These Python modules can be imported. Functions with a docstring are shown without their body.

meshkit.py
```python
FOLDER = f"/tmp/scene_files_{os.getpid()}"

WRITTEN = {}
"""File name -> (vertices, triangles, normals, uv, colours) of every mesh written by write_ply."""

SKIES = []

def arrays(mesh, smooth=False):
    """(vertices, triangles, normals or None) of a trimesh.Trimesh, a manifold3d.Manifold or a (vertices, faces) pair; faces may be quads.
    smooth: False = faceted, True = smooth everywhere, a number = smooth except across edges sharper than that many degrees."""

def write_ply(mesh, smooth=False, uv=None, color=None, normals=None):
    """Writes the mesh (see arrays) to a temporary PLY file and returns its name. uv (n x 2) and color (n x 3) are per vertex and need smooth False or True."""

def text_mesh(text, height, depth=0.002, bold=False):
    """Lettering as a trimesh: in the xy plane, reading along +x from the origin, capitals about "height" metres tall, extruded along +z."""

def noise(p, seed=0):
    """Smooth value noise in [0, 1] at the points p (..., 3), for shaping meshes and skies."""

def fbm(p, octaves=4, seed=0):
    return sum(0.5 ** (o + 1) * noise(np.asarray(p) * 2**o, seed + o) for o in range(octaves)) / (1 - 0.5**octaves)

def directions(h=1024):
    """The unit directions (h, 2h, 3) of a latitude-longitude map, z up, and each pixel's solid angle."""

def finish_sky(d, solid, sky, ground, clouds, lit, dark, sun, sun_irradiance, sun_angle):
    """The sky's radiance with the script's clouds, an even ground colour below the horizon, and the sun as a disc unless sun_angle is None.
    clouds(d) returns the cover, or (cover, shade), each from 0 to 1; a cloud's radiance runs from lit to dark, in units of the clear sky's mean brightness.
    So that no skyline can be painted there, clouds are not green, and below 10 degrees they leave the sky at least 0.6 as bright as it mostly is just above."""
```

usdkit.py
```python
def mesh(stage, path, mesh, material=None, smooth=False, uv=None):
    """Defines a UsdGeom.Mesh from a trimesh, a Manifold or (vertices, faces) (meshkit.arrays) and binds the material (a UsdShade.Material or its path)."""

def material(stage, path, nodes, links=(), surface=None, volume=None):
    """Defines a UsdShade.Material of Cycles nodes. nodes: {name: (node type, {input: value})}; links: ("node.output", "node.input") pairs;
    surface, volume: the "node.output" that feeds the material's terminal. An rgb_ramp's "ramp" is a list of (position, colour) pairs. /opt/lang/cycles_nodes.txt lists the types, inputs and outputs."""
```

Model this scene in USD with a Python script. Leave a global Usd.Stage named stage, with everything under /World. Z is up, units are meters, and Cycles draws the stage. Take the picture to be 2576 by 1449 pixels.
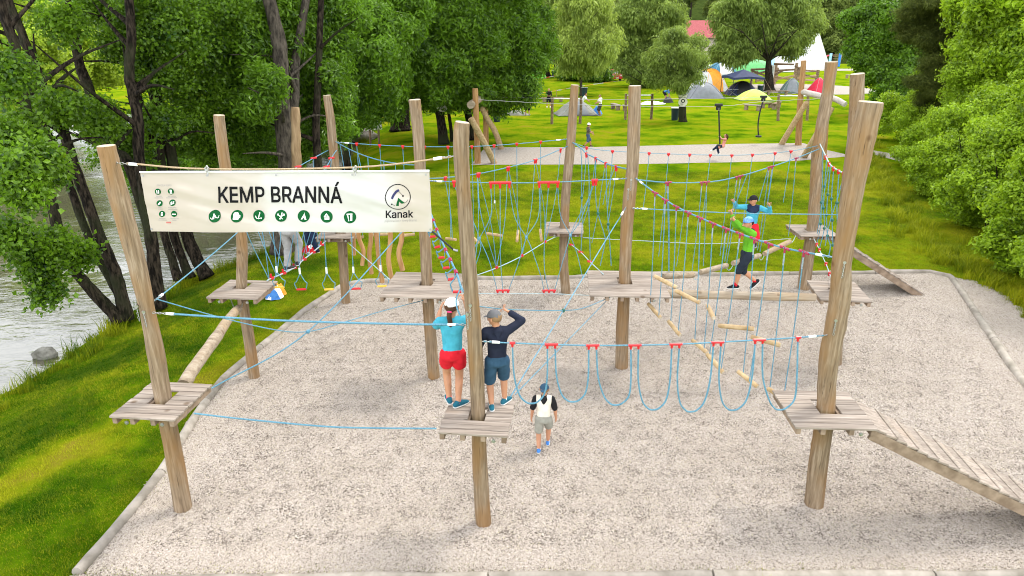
import math, random
import numpy as np, trimesh, usdkit, meshkit
import manifold3d as m3
import shapely, shapely.geometry as sg
from shapely import affinity
from pxr import Usd, UsdGeom, UsdLux, UsdShade, Gf, Sdf, Vt

stage = Usd.Stage.CreateInMemory()
UsdGeom.SetStageUpAxis(stage, 'Z')
UsdGeom.Xform.Define(stage, '/World')
UsdGeom.Scope.Define(stage, '/World/Looks')

# ---------------------------------------------------------------- camera, sky, sun, exposure
EYE, PITCH, FOCAL = np.array([0.0, 0.0, 6.5]), math.radians(20.5), 1717.0
FWD = np.array([0, math.cos(PITCH), -math.sin(PITCH)])
UPV = np.array([0, math.sin(PITCH), math.cos(PITCH)])
RGT = np.array([1.0, 0, 0])
cam = UsdGeom.Camera.Define(stage, '/World/camera')
cam.CreateHorizontalApertureAttr(36.0)
cam.CreateVerticalApertureAttr(20.25)
cam.CreateFocalLengthAttr(36.0 * FOCAL / 2576.0)
cam.CreateClippingRangeAttr(Gf.Vec2f(0.1, 5000))
cam.CreateExposureAttr(EXPOSURE := 0.92)
M = Gf.Matrix4d(*RGT, 0, *UPV, 0, *(-FWD), 0, *EYE, 1)
cam.AddTransformOp().Set(M)

SUN_DIR = np.array([0.50, 0.35, 0.95]); SUN_DIR /= np.linalg.norm(SUN_DIR)     # towards the sun
SUN_EL, SUN_ROT = math.asin(SUN_DIR[2]), math.atan2(SUN_DIR[0], SUN_DIR[1])
sun = UsdLux.DistantLight.Define(stage, '/World/sun')
sun.CreateIntensityAttr(0.40)
sun.CreateAngleAttr(12.0)
sun.CreateColorAttr(Gf.Vec3f(1.0, 0.95, 0.86))
sun.CreateNormalizeAttr(True)
_z = SUN_DIR; _x = np.cross([0, 0, 1.0], _z); _x /= np.linalg.norm(_x); _y = np.cross(_z, _x)
sun.AddTransformOp().Set(Gf.Matrix4d(*_x, 0, *_y, 0, *_z, 0, 0, 0, 0, 1))
sky = UsdLux.DomeLight.Define(stage, '/World/sky')
sky_mat = usdkit.material(stage, '/World/Looks/sky', {
    'sky': ('sky_texture', {'sky_type': 'single_scattering', 'sun_disc': False, 'sun_elevation': SUN_EL, 'sun_rotation': SUN_ROT}),
    'tc': ('texture_coordinate', {}),
    'map': ('mapping', {'scale': (2.2, 2.2, 5.0)}),
    'n': ('noise_texture', {'scale': 1.6, 'detail': 6.0, 'roughness': 0.55}),
    'cover': ('rgb_ramp', {'ramp': [(0.30, (0.45, 0.45, 0.45)), (0.5, (0.9, 0.9, 0.9)), (0.62, (1, 1, 1))]}),
    'tone': ('rgb_ramp', {'ramp': [(0.35, (7.6, 8.0, 8.6)), (0.55, (11.0, 11.2, 11.4)), (0.75, (8.2, 8.4, 8.8))]}),
    'mix': ('mix', {}),
    'bg': ('background_shader', {'strength': 0.14}),
}, [('tc.generated', 'map.vector'), ('map.vector', 'n.vector'), ('n.fac', 'cover.fac'), ('n.fac', 'tone.fac'),
    ('cover.color', 'mix.fac'), ('sky.color', 'mix.color1'), ('tone.color', 'mix.color2'), ('mix.color', 'bg.color')], surface='bg.background')
UsdShade.MaterialBindingAPI.Apply(sky.GetPrim()).Bind(sky_mat)
sky.GetPrim().SetCustomDataByKey('kind', 'structure')

# ---------------------------------------------------------------- helpers
def ray(x, y):
    return FWD + RGT * (x - 1288) / FOCAL + UPV * (724.5 - y) / FOCAL
def at(x, y, Y):                                   # the point seen at (x, y) that lies Y metres ahead
    d = ray(x, y); return EYE + d * (Y / d[1])
def ground(x, y, z=0.0):                           # the point seen at (x, y) on the level z
    d = ray(x, y); return EYE + d * ((z - EYE[2]) / d[2])
def seen(p):
    q = np.asarray(p, float) - EYE; k = q @ FWD
    return 1288 + FOCAL * (q @ RGT) / k, 724.5 - FOCAL * (q @ UPV) / k
def below(p, y):                                   # the point straight below p that is seen in row y
    d = ray(seen(p)[0], y); s = p[1] / d[1]; return np.array([p[0], p[1], EYE[2] + d[2] * s])
def unit(v):
    v = np.asarray(v, float); return v / (np.linalg.norm(v) + 1e-12)
def smooth_path(pts, n=8):
    p = np.asarray(pts, float)
    if len(p) < 3: return p
    q = np.vstack([2 * p[0] - p[1], p, 2 * p[-1] - p[-2]]); out = []
    for i in range(1, len(q) - 2):
        for t in np.linspace(0, 1, n, endpoint=False):
            a, b, c, d = q[i - 1], q[i], q[i + 1], q[i + 2]
            out.append(0.5 * (2 * b + (c - a) * t + (2 * a - 5 * b + 4 * c - d) * t * t + (3 * b - a - 3 * c + d) * t ** 3))
    return np.array(out + [p[-1]])
def sag(a, b, s, n=12):
    a, b = np.asarray(a, float), np.asarray(b, float); t = np.linspace(0, 1, n)[:, None]
    p = a + (b - a) * t; p[:, 2] -= (4 * s * t * (1 - t))[:, 0]; return p
def rope_px(px, Y0, Y1, n=8):                      # a rope through the rows and columns px, its depth running from Y0 to Y1
    px = np.asarray(px, float); s = np.r_[0, np.cumsum(np.linalg.norm(np.diff(px, axis=0), axis=1))]; s /= s[-1]
    return smooth_path([at(x, y, 1 / (1 / Y0 + (1 / Y1 - 1 / Y0) * t)) for (x, y), t in zip(px, s)], n)
def on_path(path, x):                              # the point of a path seen in column x
    sx = np.array([seen(p)[0] for p in path]); o = np.argsort(sx)
    return np.array([np.interp(x, sx[o], path[o][:, k]) for k in range(3)])

class MB:                                          # collects shapes that become ONE mesh
    def __init__(s): s.v, s.f, s.n = [], [], 0
    def add(s, v, f):
        v, f = np.asarray(v, float), np.asarray(f, int)
        if f.shape[1] == 4: f = np.vstack([f[:, [0, 1, 2]], f[:, [0, 2, 3]]])
        s.v.append(v); s.f.append(f + s.n); s.n += len(v); return s
    def tri(s, m): return s.add(m.vertices, m.faces)
    def man(s, m):
        k = m.to_mesh(); return s.add(k.vert_properties[:, :3], k.tri_verts)
    def tube(s, path, r, sides=6, cap=True, closed=False, wob=0, seed=0):
        p = np.asarray(path, float); n = len(p); r = np.broadcast_to(r, (n,)).astype(float)
        if closed: t = np.roll(p, -1, 0) - np.roll(p, 1, 0)
        else: t = np.gradient(p, axis=0)
        t /= np.linalg.norm(t, axis=1, keepdims=True) + 1e-12
        a = np.cross(t[0], [0, 0, 1.0] if abs(t[0][2]) < 0.9 else [1.0, 0, 0]); A = []
        for i in range(n):
            a = a - t[i] * (a @ t[i]); a = unit(a); A.append(a)
        A = np.array(A); B = np.cross(t, A); g = np.arange(sides) * 2 * np.pi / sides
        rr = np.repeat(r[:, None], sides, 1)
        if wob:
            q = np.stack([np.cos(g)[None].repeat(n, 0) * 1.3, np.sin(g)[None].repeat(n, 0) * 1.3, np.linspace(0, n * 0.5, n)[:, None].repeat(sides, 1)], -1)
            rr = rr * (1 + wob * (meshkit.noise(q + seed * 7.3, seed) - 0.5) * 2)
        v = p[:, None] + rr[..., None] * (np.cos(g)[None, :, None] * A[:, None] + np.sin(g)[None, :, None] * B[:, None])
        i, j = np.meshgrid(np.arange(n if closed else n - 1), np.arange(sides), indexing='ij'); i2 = (i + 1) % n
        q = np.stack([i * sides + j, i * sides + (j + 1) % sides, i2 * sides + (j + 1) % sides, i2 * sides + j], -1).reshape(-1, 4)
        v = v.reshape(-1, 3); f = np.vstack([q[:, [0, 1, 2]], q[:, [0, 2, 3]]])
        if cap and not closed:
            v = np.vstack([v, p[0], p[-1]]); k = np.arange(sides); e = (n - 1) * sides
            f = np.vstack([f, np.stack([(k + 1) % sides, k, np.full(sides, n * sides)], 1), np.stack([e + k, e + (k + 1) % sides, np.full(sides, n * sides + 1)], 1)])
        return s.add(v, f)
    def bar(s, a, b, r, sides=6): return s.tube([a, b], r, sides)
    def box(s, c, size, ax=None, bev=0.0):
        sx, sy, sz = np.asarray(size, float) / 2
        if bev:
            m = m3.Manifold.hull_points([(x * (sx - bx * bev), y * (sy - by * bev), z * (sz - bz * bev)) for x in (-1, 1) for y in (-1, 1) for z in (-1, 1) for bx, by, bz in ((0, 1, 1), (1, 0, 1), (1, 1, 0))]).to_mesh()
            v, f = m.vert_properties[:, :3], m.tri_verts
        else:
            m = trimesh.creation.box((2 * sx, 2 * sy, 2 * sz)); v, f = m.vertices, m.faces
        if ax is not None: v = v @ np.asarray(ax, float)       # rows of ax: the box's own x, y, z
        return s.add(v + np.asarray(c, float), f)
    def quad(s, a, b, c, d): return s.add([a, b, c, d], [[0, 1, 2, 3]])
    def get(s):
        v, f = np.vstack(s.v), np.vstack(s.f); u, k = np.unique(f, return_inverse=True); return v[u], k.reshape(f.shape)

used = {}
def free(path):
    n = used.get(path, 0); used[path] = n + 1
    return path if n == 0 else f'{path}_{n:03d}'
def put(prim, **kw):
    for k, v in kw.items():
        if v: prim.SetCustomDataByKey(k, v)
class Thing:
    def __init__(s, name, label=None, category=None, group=None, kind=None, base=None, rz=0.0):
        s.path, s.rz = free('/World/' + name), rz; s.base = None if base is None else np.asarray(base, float)
        x = UsdGeom.Xform.Define(stage, s.path); s.op = x.AddTranslateOp()
        if base is not None: s.op.Set(Gf.Vec3d(*map(float, s.base)))
        if rz: x.AddRotateZOp().Set(math.degrees(rz))
        s.local = bool(rz)
        put(x.GetPrim(), label=label, category=category, group=group, kind=kind)
    def part(s, name, mb, m, smooth=40, under=None, label=None, kind=None):
        v, f = mb.get() if isinstance(mb, MB) else (mb if isinstance(mb, tuple) else MB().man(mb).get())
        if s.base is None: s.base = np.array([*(v.min(0) + v.max(0))[:2] / 2, v[:, 2].min()]); s.op.Set(Gf.Vec3d(*map(float, s.base)))     # a thing stands where its first part does
        if not s.local: v = v - s.base
        p = free((under or s.path) + '/' + name)
        g = usdkit.mesh(stage, p, (v, f), m, smooth)
        put(g.GetPrim(), label=label, kind=kind)
        return p
def solo(name, mb, m, label=None, category=None, group=None, kind=None, smooth=40):      # a thing of one mesh
    v, f = mb.get() if isinstance(mb, MB) else mb
    c = np.array([*(v.min(0) + v.max(0))[:2] / 2, v[:, 2].min()]) if kind != 'structure' else np.zeros(3)
    p = free('/World/' + name); g = usdkit.mesh(stage, p, (v - c, f), m, smooth)
    g.AddTranslateOp().Set(Gf.Vec3d(*map(float, c)))
    put(g.GetPrim(), label=label, category=category, group=group, kind=kind); return p
def quat_from(axes):                               # (n, 3, 3), rows = the instance's x, y, z -> quaternions as (i, j, k, real)
    R = np.transpose(axes, (0, 2, 1)); from scipy.spatial.transform import Rotation
    return Rotation.from_matrix(R).as_quat()
def frames(z, yaw, rng=None):
    z = z / (np.linalg.norm(z, axis=1, keepdims=True) + 1e-12)
    a = np.where(np.abs(z[:, 2:]) < 0.95, [[0, 0, 1.0]], [[1.0, 0, 0]]); x = np.cross(a, z); x /= np.linalg.norm(x, axis=1, keepdims=True); y = np.cross(z, x)
    c, s_ = np.cos(yaw)[:, None], np.sin(yaw)[:, None]
    return np.stack([x * c + y * s_, -x * s_ + y * c, z], 1)
def scatter(path, protos, pos, quats, scale, idx, label=None, category=None, kind='stuff'):
    pi = UsdGeom.PointInstancer.Define(stage, free(path)); p = str(pi.GetPath()); ts = []
    for k, (mesh, m) in enumerate(protos):
        g = usdkit.mesh(stage, f'{p}/shape_{k:03d}', mesh[:2], m, False); ts.append(g.GetPath())
        if len(mesh) > 2: UsdGeom.PrimvarsAPI(g).CreatePrimvar('tone', Sdf.ValueTypeNames.FloatArray, 'vertex').Set(Vt.FloatArray.FromNumpy(np.asarray(mesh[2], np.float32)))
    pi.CreatePrototypesRel().SetTargets(ts)
    pi.CreateProtoIndicesAttr(Vt.IntArray.FromNumpy(np.asarray(idx, np.int32)))
    pi.CreatePositionsAttr(Vt.Vec3fArray.FromNumpy(np.asarray(pos, np.float32)))
    pi.CreateOrientationsAttr(Vt.QuathArray.FromNumpy(np.asarray(quats, np.float16)))
    pi.CreateScalesAttr(Vt.Vec3fArray.FromNumpy(np.repeat(np.asarray(scale, np.float32)[:, None], 3, 1)))
    put(pi.GetPrim(), label=label, category=category, kind=kind); return p

# ---------------------------------------------------------------- materials
def look(name, c1, c2=None, scale=6.0, rough=0.75, bump=0.0, bscale=None, stretch=None, space='position', spec=0.3, rand=0.0, metal=0.0, detail=4.0, lo=0.35, hi=0.65, c3=None, big=0.6, coat=0.0):
    n = {'p': ('principled_bsdf', {'roughness': rough, 'specular_ior_level': spec, 'metallic': metal, 'coat_weight': coat})}; l = []
    if space == 'object': n['tc'] = ('texture_coordinate', {}); src = 'tc.object'
    else: n['tc'] = ('geometry', {}); src = 'tc.position'
    if stretch:
        n['map'] = ('mapping', {'scale': stretch}); l.append((src, 'map.vector')); src = 'map.vector'
    if c2 is None: n['p'][1]['base_color'] = c1
    else:
        n['n'] = ('noise_texture', {'scale': scale, 'detail': detail, 'roughness': 0.6}); l.append((src, 'n.vector'))
        n['r'] = ('rgb_ramp', {'ramp': [(lo, c1), (hi, c2)]}); l.append(('n.fac', 'r.fac')); out = 'r.color'
        if c3 is not None:
            n['n3'] = ('noise_texture', {'scale': big, 'detail': 3.0}); l.append(('tc.object' if space == 'object' else 'tc.position', 'n3.vector'))
            n['r3'] = ('rgb_ramp', {'ramp': [(0.47, (0, 0, 0)), (0.62, (1, 1, 1))]}); n['m3'] = ('mix', {'color2': c3})
            l += [('n3.fac', 'r3.fac'), ('r3.color', 'm3.fac'), (out, 'm3.color1')]; out = 'm3.color'
        if rand:
            n['oi'] = ('object_info', {}); n['mr'] = ('map_range', {'to_min': 1 - rand, 'to_max': 1 + rand}); n['h'] = ('hsv', {})
            l += [('oi.random', 'mr.value'), ('mr.result', 'h.value'), (out, 'h.color')]; out = 'h.color'
        l.append((out, 'p.base_color'))
    if bump:
        n['bn'] = ('noise_texture', {'scale': bscale or scale * 3, 'detail': 5.0}); n['b'] = ('bump', {'strength': 1.0, 'distance': bump})
        l += [(src, 'bn.vector'), ('bn.fac', 'b.height'), ('b.normal', 'p.normal')]
    return usdkit.material(stage, '/World/Looks/' + name, n, l, surface='p.BSDF')

def shade_and_track(out):                                     # tree shade on the river bank painted into the grass, and a dry yellowed track (added to the tone of the grass)
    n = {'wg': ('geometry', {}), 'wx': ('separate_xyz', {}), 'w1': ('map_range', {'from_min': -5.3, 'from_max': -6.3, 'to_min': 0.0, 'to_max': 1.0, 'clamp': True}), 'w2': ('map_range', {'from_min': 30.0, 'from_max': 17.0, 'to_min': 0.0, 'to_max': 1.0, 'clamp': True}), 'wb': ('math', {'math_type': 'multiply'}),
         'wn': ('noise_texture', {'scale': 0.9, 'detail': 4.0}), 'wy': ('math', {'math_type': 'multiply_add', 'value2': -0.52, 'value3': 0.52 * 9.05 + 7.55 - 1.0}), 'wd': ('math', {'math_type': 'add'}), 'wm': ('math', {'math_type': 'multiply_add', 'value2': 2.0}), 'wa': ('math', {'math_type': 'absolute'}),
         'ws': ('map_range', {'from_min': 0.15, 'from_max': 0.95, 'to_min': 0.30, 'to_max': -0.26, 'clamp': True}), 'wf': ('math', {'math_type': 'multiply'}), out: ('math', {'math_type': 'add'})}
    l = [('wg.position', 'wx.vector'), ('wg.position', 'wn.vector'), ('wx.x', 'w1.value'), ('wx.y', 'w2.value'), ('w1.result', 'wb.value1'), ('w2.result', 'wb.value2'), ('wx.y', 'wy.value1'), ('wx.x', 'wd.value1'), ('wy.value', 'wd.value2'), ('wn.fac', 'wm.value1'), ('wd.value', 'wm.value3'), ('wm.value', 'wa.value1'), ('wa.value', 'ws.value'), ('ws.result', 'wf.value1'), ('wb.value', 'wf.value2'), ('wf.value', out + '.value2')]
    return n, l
def leaf_look(name, dark, light, trans, tmix=0.35, rough=0.45, big=0.35, spec=0.35, amp=1.0, off=-.37, shade_track=False):
    wn, wl = shade_and_track('b2') if shade_track else ({}, [])
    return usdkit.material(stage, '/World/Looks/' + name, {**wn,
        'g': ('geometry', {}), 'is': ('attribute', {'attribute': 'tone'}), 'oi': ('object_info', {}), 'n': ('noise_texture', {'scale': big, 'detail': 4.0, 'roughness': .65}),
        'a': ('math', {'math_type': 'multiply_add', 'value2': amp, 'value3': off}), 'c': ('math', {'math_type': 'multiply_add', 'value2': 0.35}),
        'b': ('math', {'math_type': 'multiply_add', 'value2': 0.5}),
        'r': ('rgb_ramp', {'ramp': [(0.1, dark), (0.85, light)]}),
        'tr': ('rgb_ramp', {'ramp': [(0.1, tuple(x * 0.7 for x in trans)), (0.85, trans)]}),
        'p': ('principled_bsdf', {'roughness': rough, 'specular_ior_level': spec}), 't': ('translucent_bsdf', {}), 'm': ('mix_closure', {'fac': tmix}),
    }, [('g.position', 'n.vector'), ('n.fac', 'a.value1'), ('oi.random', 'c.value1'), ('a.value', 'c.value3'), ('is.fac', 'b.value1'), ('c.value', 'b.value3'), (('b2.value' if shade_track else 'b.value'), 'r.fac'), (('b2.value' if shade_track else 'b.value'), 'tr.fac'), *([('b.value', 'b2.value1')] if shade_track else []), *wl,
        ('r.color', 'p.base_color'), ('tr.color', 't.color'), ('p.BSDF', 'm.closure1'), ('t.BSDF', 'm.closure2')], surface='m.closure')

def grain_look(name, dark, mid, light, warm, long=(26, 26, 1.3), rand=.1, bump=.004, warmth=(.50, .68)):      # long grain, soft blotches, fine dark checks
    n = {'g': ('geometry', {}), 'm': ('mapping', {'scale': long}), 'n': ('noise_texture', {'scale': 1.0, 'detail': 6.0, 'roughness': .62, 'distortion': .3}), 'r': ('rgb_ramp', {'ramp': [(.30, dark), (.50, mid), (.68, light)]}),
         'm2': ('mapping', {'scale': tuple(x * .11 if x > 3 else x * .55 for x in long)}), 'n2': ('noise_texture', {'scale': 1.0, 'detail': 4.0}), 'r2': ('rgb_ramp', {'ramp': [(warmth[0], (0, 0, 0)), (warmth[1], (.75, .75, .75))]}), 'mw': ('mix', {'color2': warm}),
         'm3': ('mapping', {'scale': tuple(x * 1.9 if x > 3 else x * .9 for x in long)}), 'n3': ('noise_texture', {'scale': 1.0, 'detail': 2.0}), 'r3': ('rgb_ramp', {'ramp': [(.26, (.35, .33, .31)), (.36, (1, 1, 1))]}), 'mk': ('mix', {'mix_type': 'multiply', 'fac': 1.0}),
         'v': ('voronoi_texture', {'scale': 1.9, 'randomness': 1.0}), 'rv': ('rgb_ramp', {'ramp': [(.05, (.45, .36, .28)), (.11, (1, 1, 1))]}), 'mv': ('mix', {'mix_type': 'multiply', 'fac': .8}),
         'oi': ('object_info', {}), 'mr': ('map_range', {'to_min': 1 - rand, 'to_max': 1 + rand}), 'h': ('hsv', {}), 'b': ('bump', {'strength': 1.0, 'distance': bump}), 'p': ('principled_bsdf', {'roughness': .82, 'specular_ior_level': .2})}
    return usdkit.material(stage, '/World/Looks/' + name, n, [('g.position', 'm.vector'), ('m.vector', 'n.vector'), ('n.fac', 'r.fac'), ('g.position', 'm2.vector'), ('m2.vector', 'n2.vector'), ('n2.fac', 'r2.fac'), ('r.color', 'mw.color1'), ('r2.color', 'mw.fac'),
        ('g.position', 'm3.vector'), ('m3.vector', 'n3.vector'), ('n3.fac', 'r3.fac'), ('mw.color', 'mk.color1'), ('r3.color', 'mk.color2'), ('g.position', 'v.vector'), ('v.distance', 'rv.fac'), ('mk.color', 'mv.color1'), ('rv.color', 'mv.color2'),
        ('oi.random', 'mr.value'), ('mr.result', 'h.value'), ('mv.color', 'h.color'), ('h.color', 'p.base_color'), ('n.fac', 'b.height'), ('b.normal', 'p.normal')], surface='p.BSDF')
WOOD = grain_look('post_wood', (0.120, 0.084, 0.053), (0.212, 0.152, 0.095), (0.310, 0.240, 0.166), (0.235, 0.130, 0.050), (32, 32, 2.0), rand=.08, warmth=(.44, .66))
WOOD_END = look('post_end_grain', (0.38, 0.31, 0.22), (0.52, 0.45, 0.35), 24, 0.85)
PLANK = grain_look('plank_wood', (0.165, 0.130, 0.105), (0.265, 0.22, 0.182), (0.35, 0.30, 0.258), (0.26, 0.195, 0.14), (1.3, 24, 24), .16, .002, (.58, .8))
JOIST = look('joist_wood', (0.17, 0.12, 0.083), (0.29, 0.215, 0.155), 6.0, 0.8, 0.002, 18, None, 'position', 0.2, rand=0.1)
BEAM = grain_look('beam_wood', (0.19, 0.145, 0.10), (0.29, 0.23, 0.165), (0.38, 0.32, 0.245), (0.36, 0.25, 0.14), (1.2, 12, 20), .08)
LOGY = look('rung_wood', (0.30, 0.20, 0.095), (0.47, 0.34, 0.19), 10.0, 0.7, 0.001, 20, None, 'position', 0.25, rand=0.12)
ORANGE_WOOD = look('larch_wood', (0.27, 0.135, 0.048), (0.42, 0.245, 0.11), 6.0, 0.75, 0.002, 18, (2, 2, 0.3), 'position', 0.25, rand=0.12)
KERB = look('kerb_wood', (0.21, 0.185, 0.15), (0.36, 0.32, 0.275), 3.5, 0.85, 0.004, 12, None, 'position', 0.2, rand=0.12)
OLDWOOD = look('old_wood', (0.13, 0.085, 0.05), (0.26, 0.18, 0.115), 7.0, 0.8, 0.003, 16, None, 'position', 0.2, rand=0.15)
ROPE = look('blue_rope', (0.040, 0.155, 0.235), (0.13, 0.30, 0.395), 60, 0.55, 0.003, 160, None, 'position', 0.4)
ROPE_PALE = look('pale_rope', (0.24, 0.36, 0.40), (0.44, 0.52, 0.53), 60, 0.6, 0.003, 160)
ROPE_TAN = look('tan_rope', (0.30, 0.21, 0.12), (0.46, 0.35, 0.22), 60, 0.7, 0.003, 160)
RED = look('red_plastic', (0.50, 0.010, 0.016), None, rough=0.35, spec=0.5)
CRIMSON = look('dark_red_plastic', (0.27, 0.012, 0.05), None, rough=0.4, spec=0.5)
YELLOW = look('yellow_plastic', (0.72, 0.42, 0.05), None, rough=0.35, spec=0.5)
GREENP = look('green_plastic', (0.008, 0.085, 0.06), None, rough=0.4, spec=0.5)
STEEL = look('steel', (0.38, 0.38, 0.37), None, rough=0.35, metal=0.9)
GRIP = look('rope_grip', (0.15, 0.21, 0.25), (0.30, 0.36, 0.39), 40, .5, spec=.5)
ALU = look('aluminium_sleeve', (0.72, 0.74, 0.74), None, rough=0.45, metal=0.2)
BLACK = look('black_rubber', (0.018, 0.018, 0.02), None, rough=0.6)
BARK = look('bark', (0.007, 0.0055, 0.004), (0.050, 0.038, 0.027), 16.0, 0.95, 0.06, 20, (1, 1, 0.22), 'position', 0.1, c3=(0.030, 0.033, 0.016), big=0.8, lo=.42, hi=.62)
BARK_PALE = look('pale_bark', (0.022, 0.018, 0.014), (0.105, 0.088, 0.068), 14.0, 0.95, 0.05, 18, (1, 1, 0.28), 'position', 0.2)
DEADWOOD = look('dead_wood', (0.19, 0.12, 0.06), (0.36, 0.25, 0.14), 6.0, 0.85, 0.01, 14, (1.5, 1.5, 0.2))

# ---------------------------------------------------------------- ground, river, gravel
BANK = np.array([(-9.0, -12), (-10.2, 2), (-10.7, 8), (-10.72, 12.6), (-10.43, 13.9), (-10.35, 16.2), (-10.3, 18.4), (-9.9, 20.1), (-8.9, 21.9), (-8.45, 23.1), (-8.8, 27.9), (-9.0, 33.4),
                 (-9.4, 39.2), (-9.9, 44.4), (-10.9, 49.6), (-13, 54), (-20, 60), (-34, 66), (-60, 72), (-400, 90)], float)
WATER, RIVER_W = -0.72, 17.0
def bank_side(x, y):                              # metres inland of the near bank (negative over the river)
    q = np.stack([np.ravel(x), np.ravel(y)], 1).astype(float); best = np.full(len(q), 1e9); side = np.ones(len(q))
    for a, b in zip(BANK[:-1], BANK[1:]):
        d = b - a; t = np.clip(((q - a) @ d) / (d @ d), 0, 1); w = q - (a + t[:, None] * d); l = np.hypot(*w.T)
        s = np.where(d[0] * w[:, 1] - d[1] * w[:, 0] > 0, -1.0, 1.0)
        k = l < best; best[k], side[k] = l[k], s[k]
    return (best * side).reshape(np.shape(x))
def ss(a, b, x):
    t = np.clip((x - a) / (b - a), 0, 1); return t * t * (3 - 2 * t)
def height(x, y):
    x, y = np.asarray(x, float), np.asarray(y, float); d = bank_side(x, y)
    wob = meshkit.fbm(np.stack([x * 0.35, y * 0.35, 0 * x], -1), 3, 4) - 0.5
    land = -0.64 * (1 - ss(0.0, 2.9, d)) + 0.10 * wob * ss(0.5, 4, d) * (1 - ss(4, 5, d))
    bed = -0.64 - 0.9 * ss(0, 1.2, -d) + 2.0 * ss(RIVER_W - 1.5, RIVER_W + 3.5, -d) + 2.5 * ss(RIVER_W + 3, RIVER_W + 30, -d)
    rise = 0.04 * np.maximum(0, x - 24) * (y > 0) * (1 - ss(60, 75, y)) + 0.10 * np.maximum(0, y - 170) ** 1.15 * 0.5
    return np.where(d > 0, land + rise, bed)
def H(x, y): return float(height(np.array([x]), np.array([y]))[0])

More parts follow.
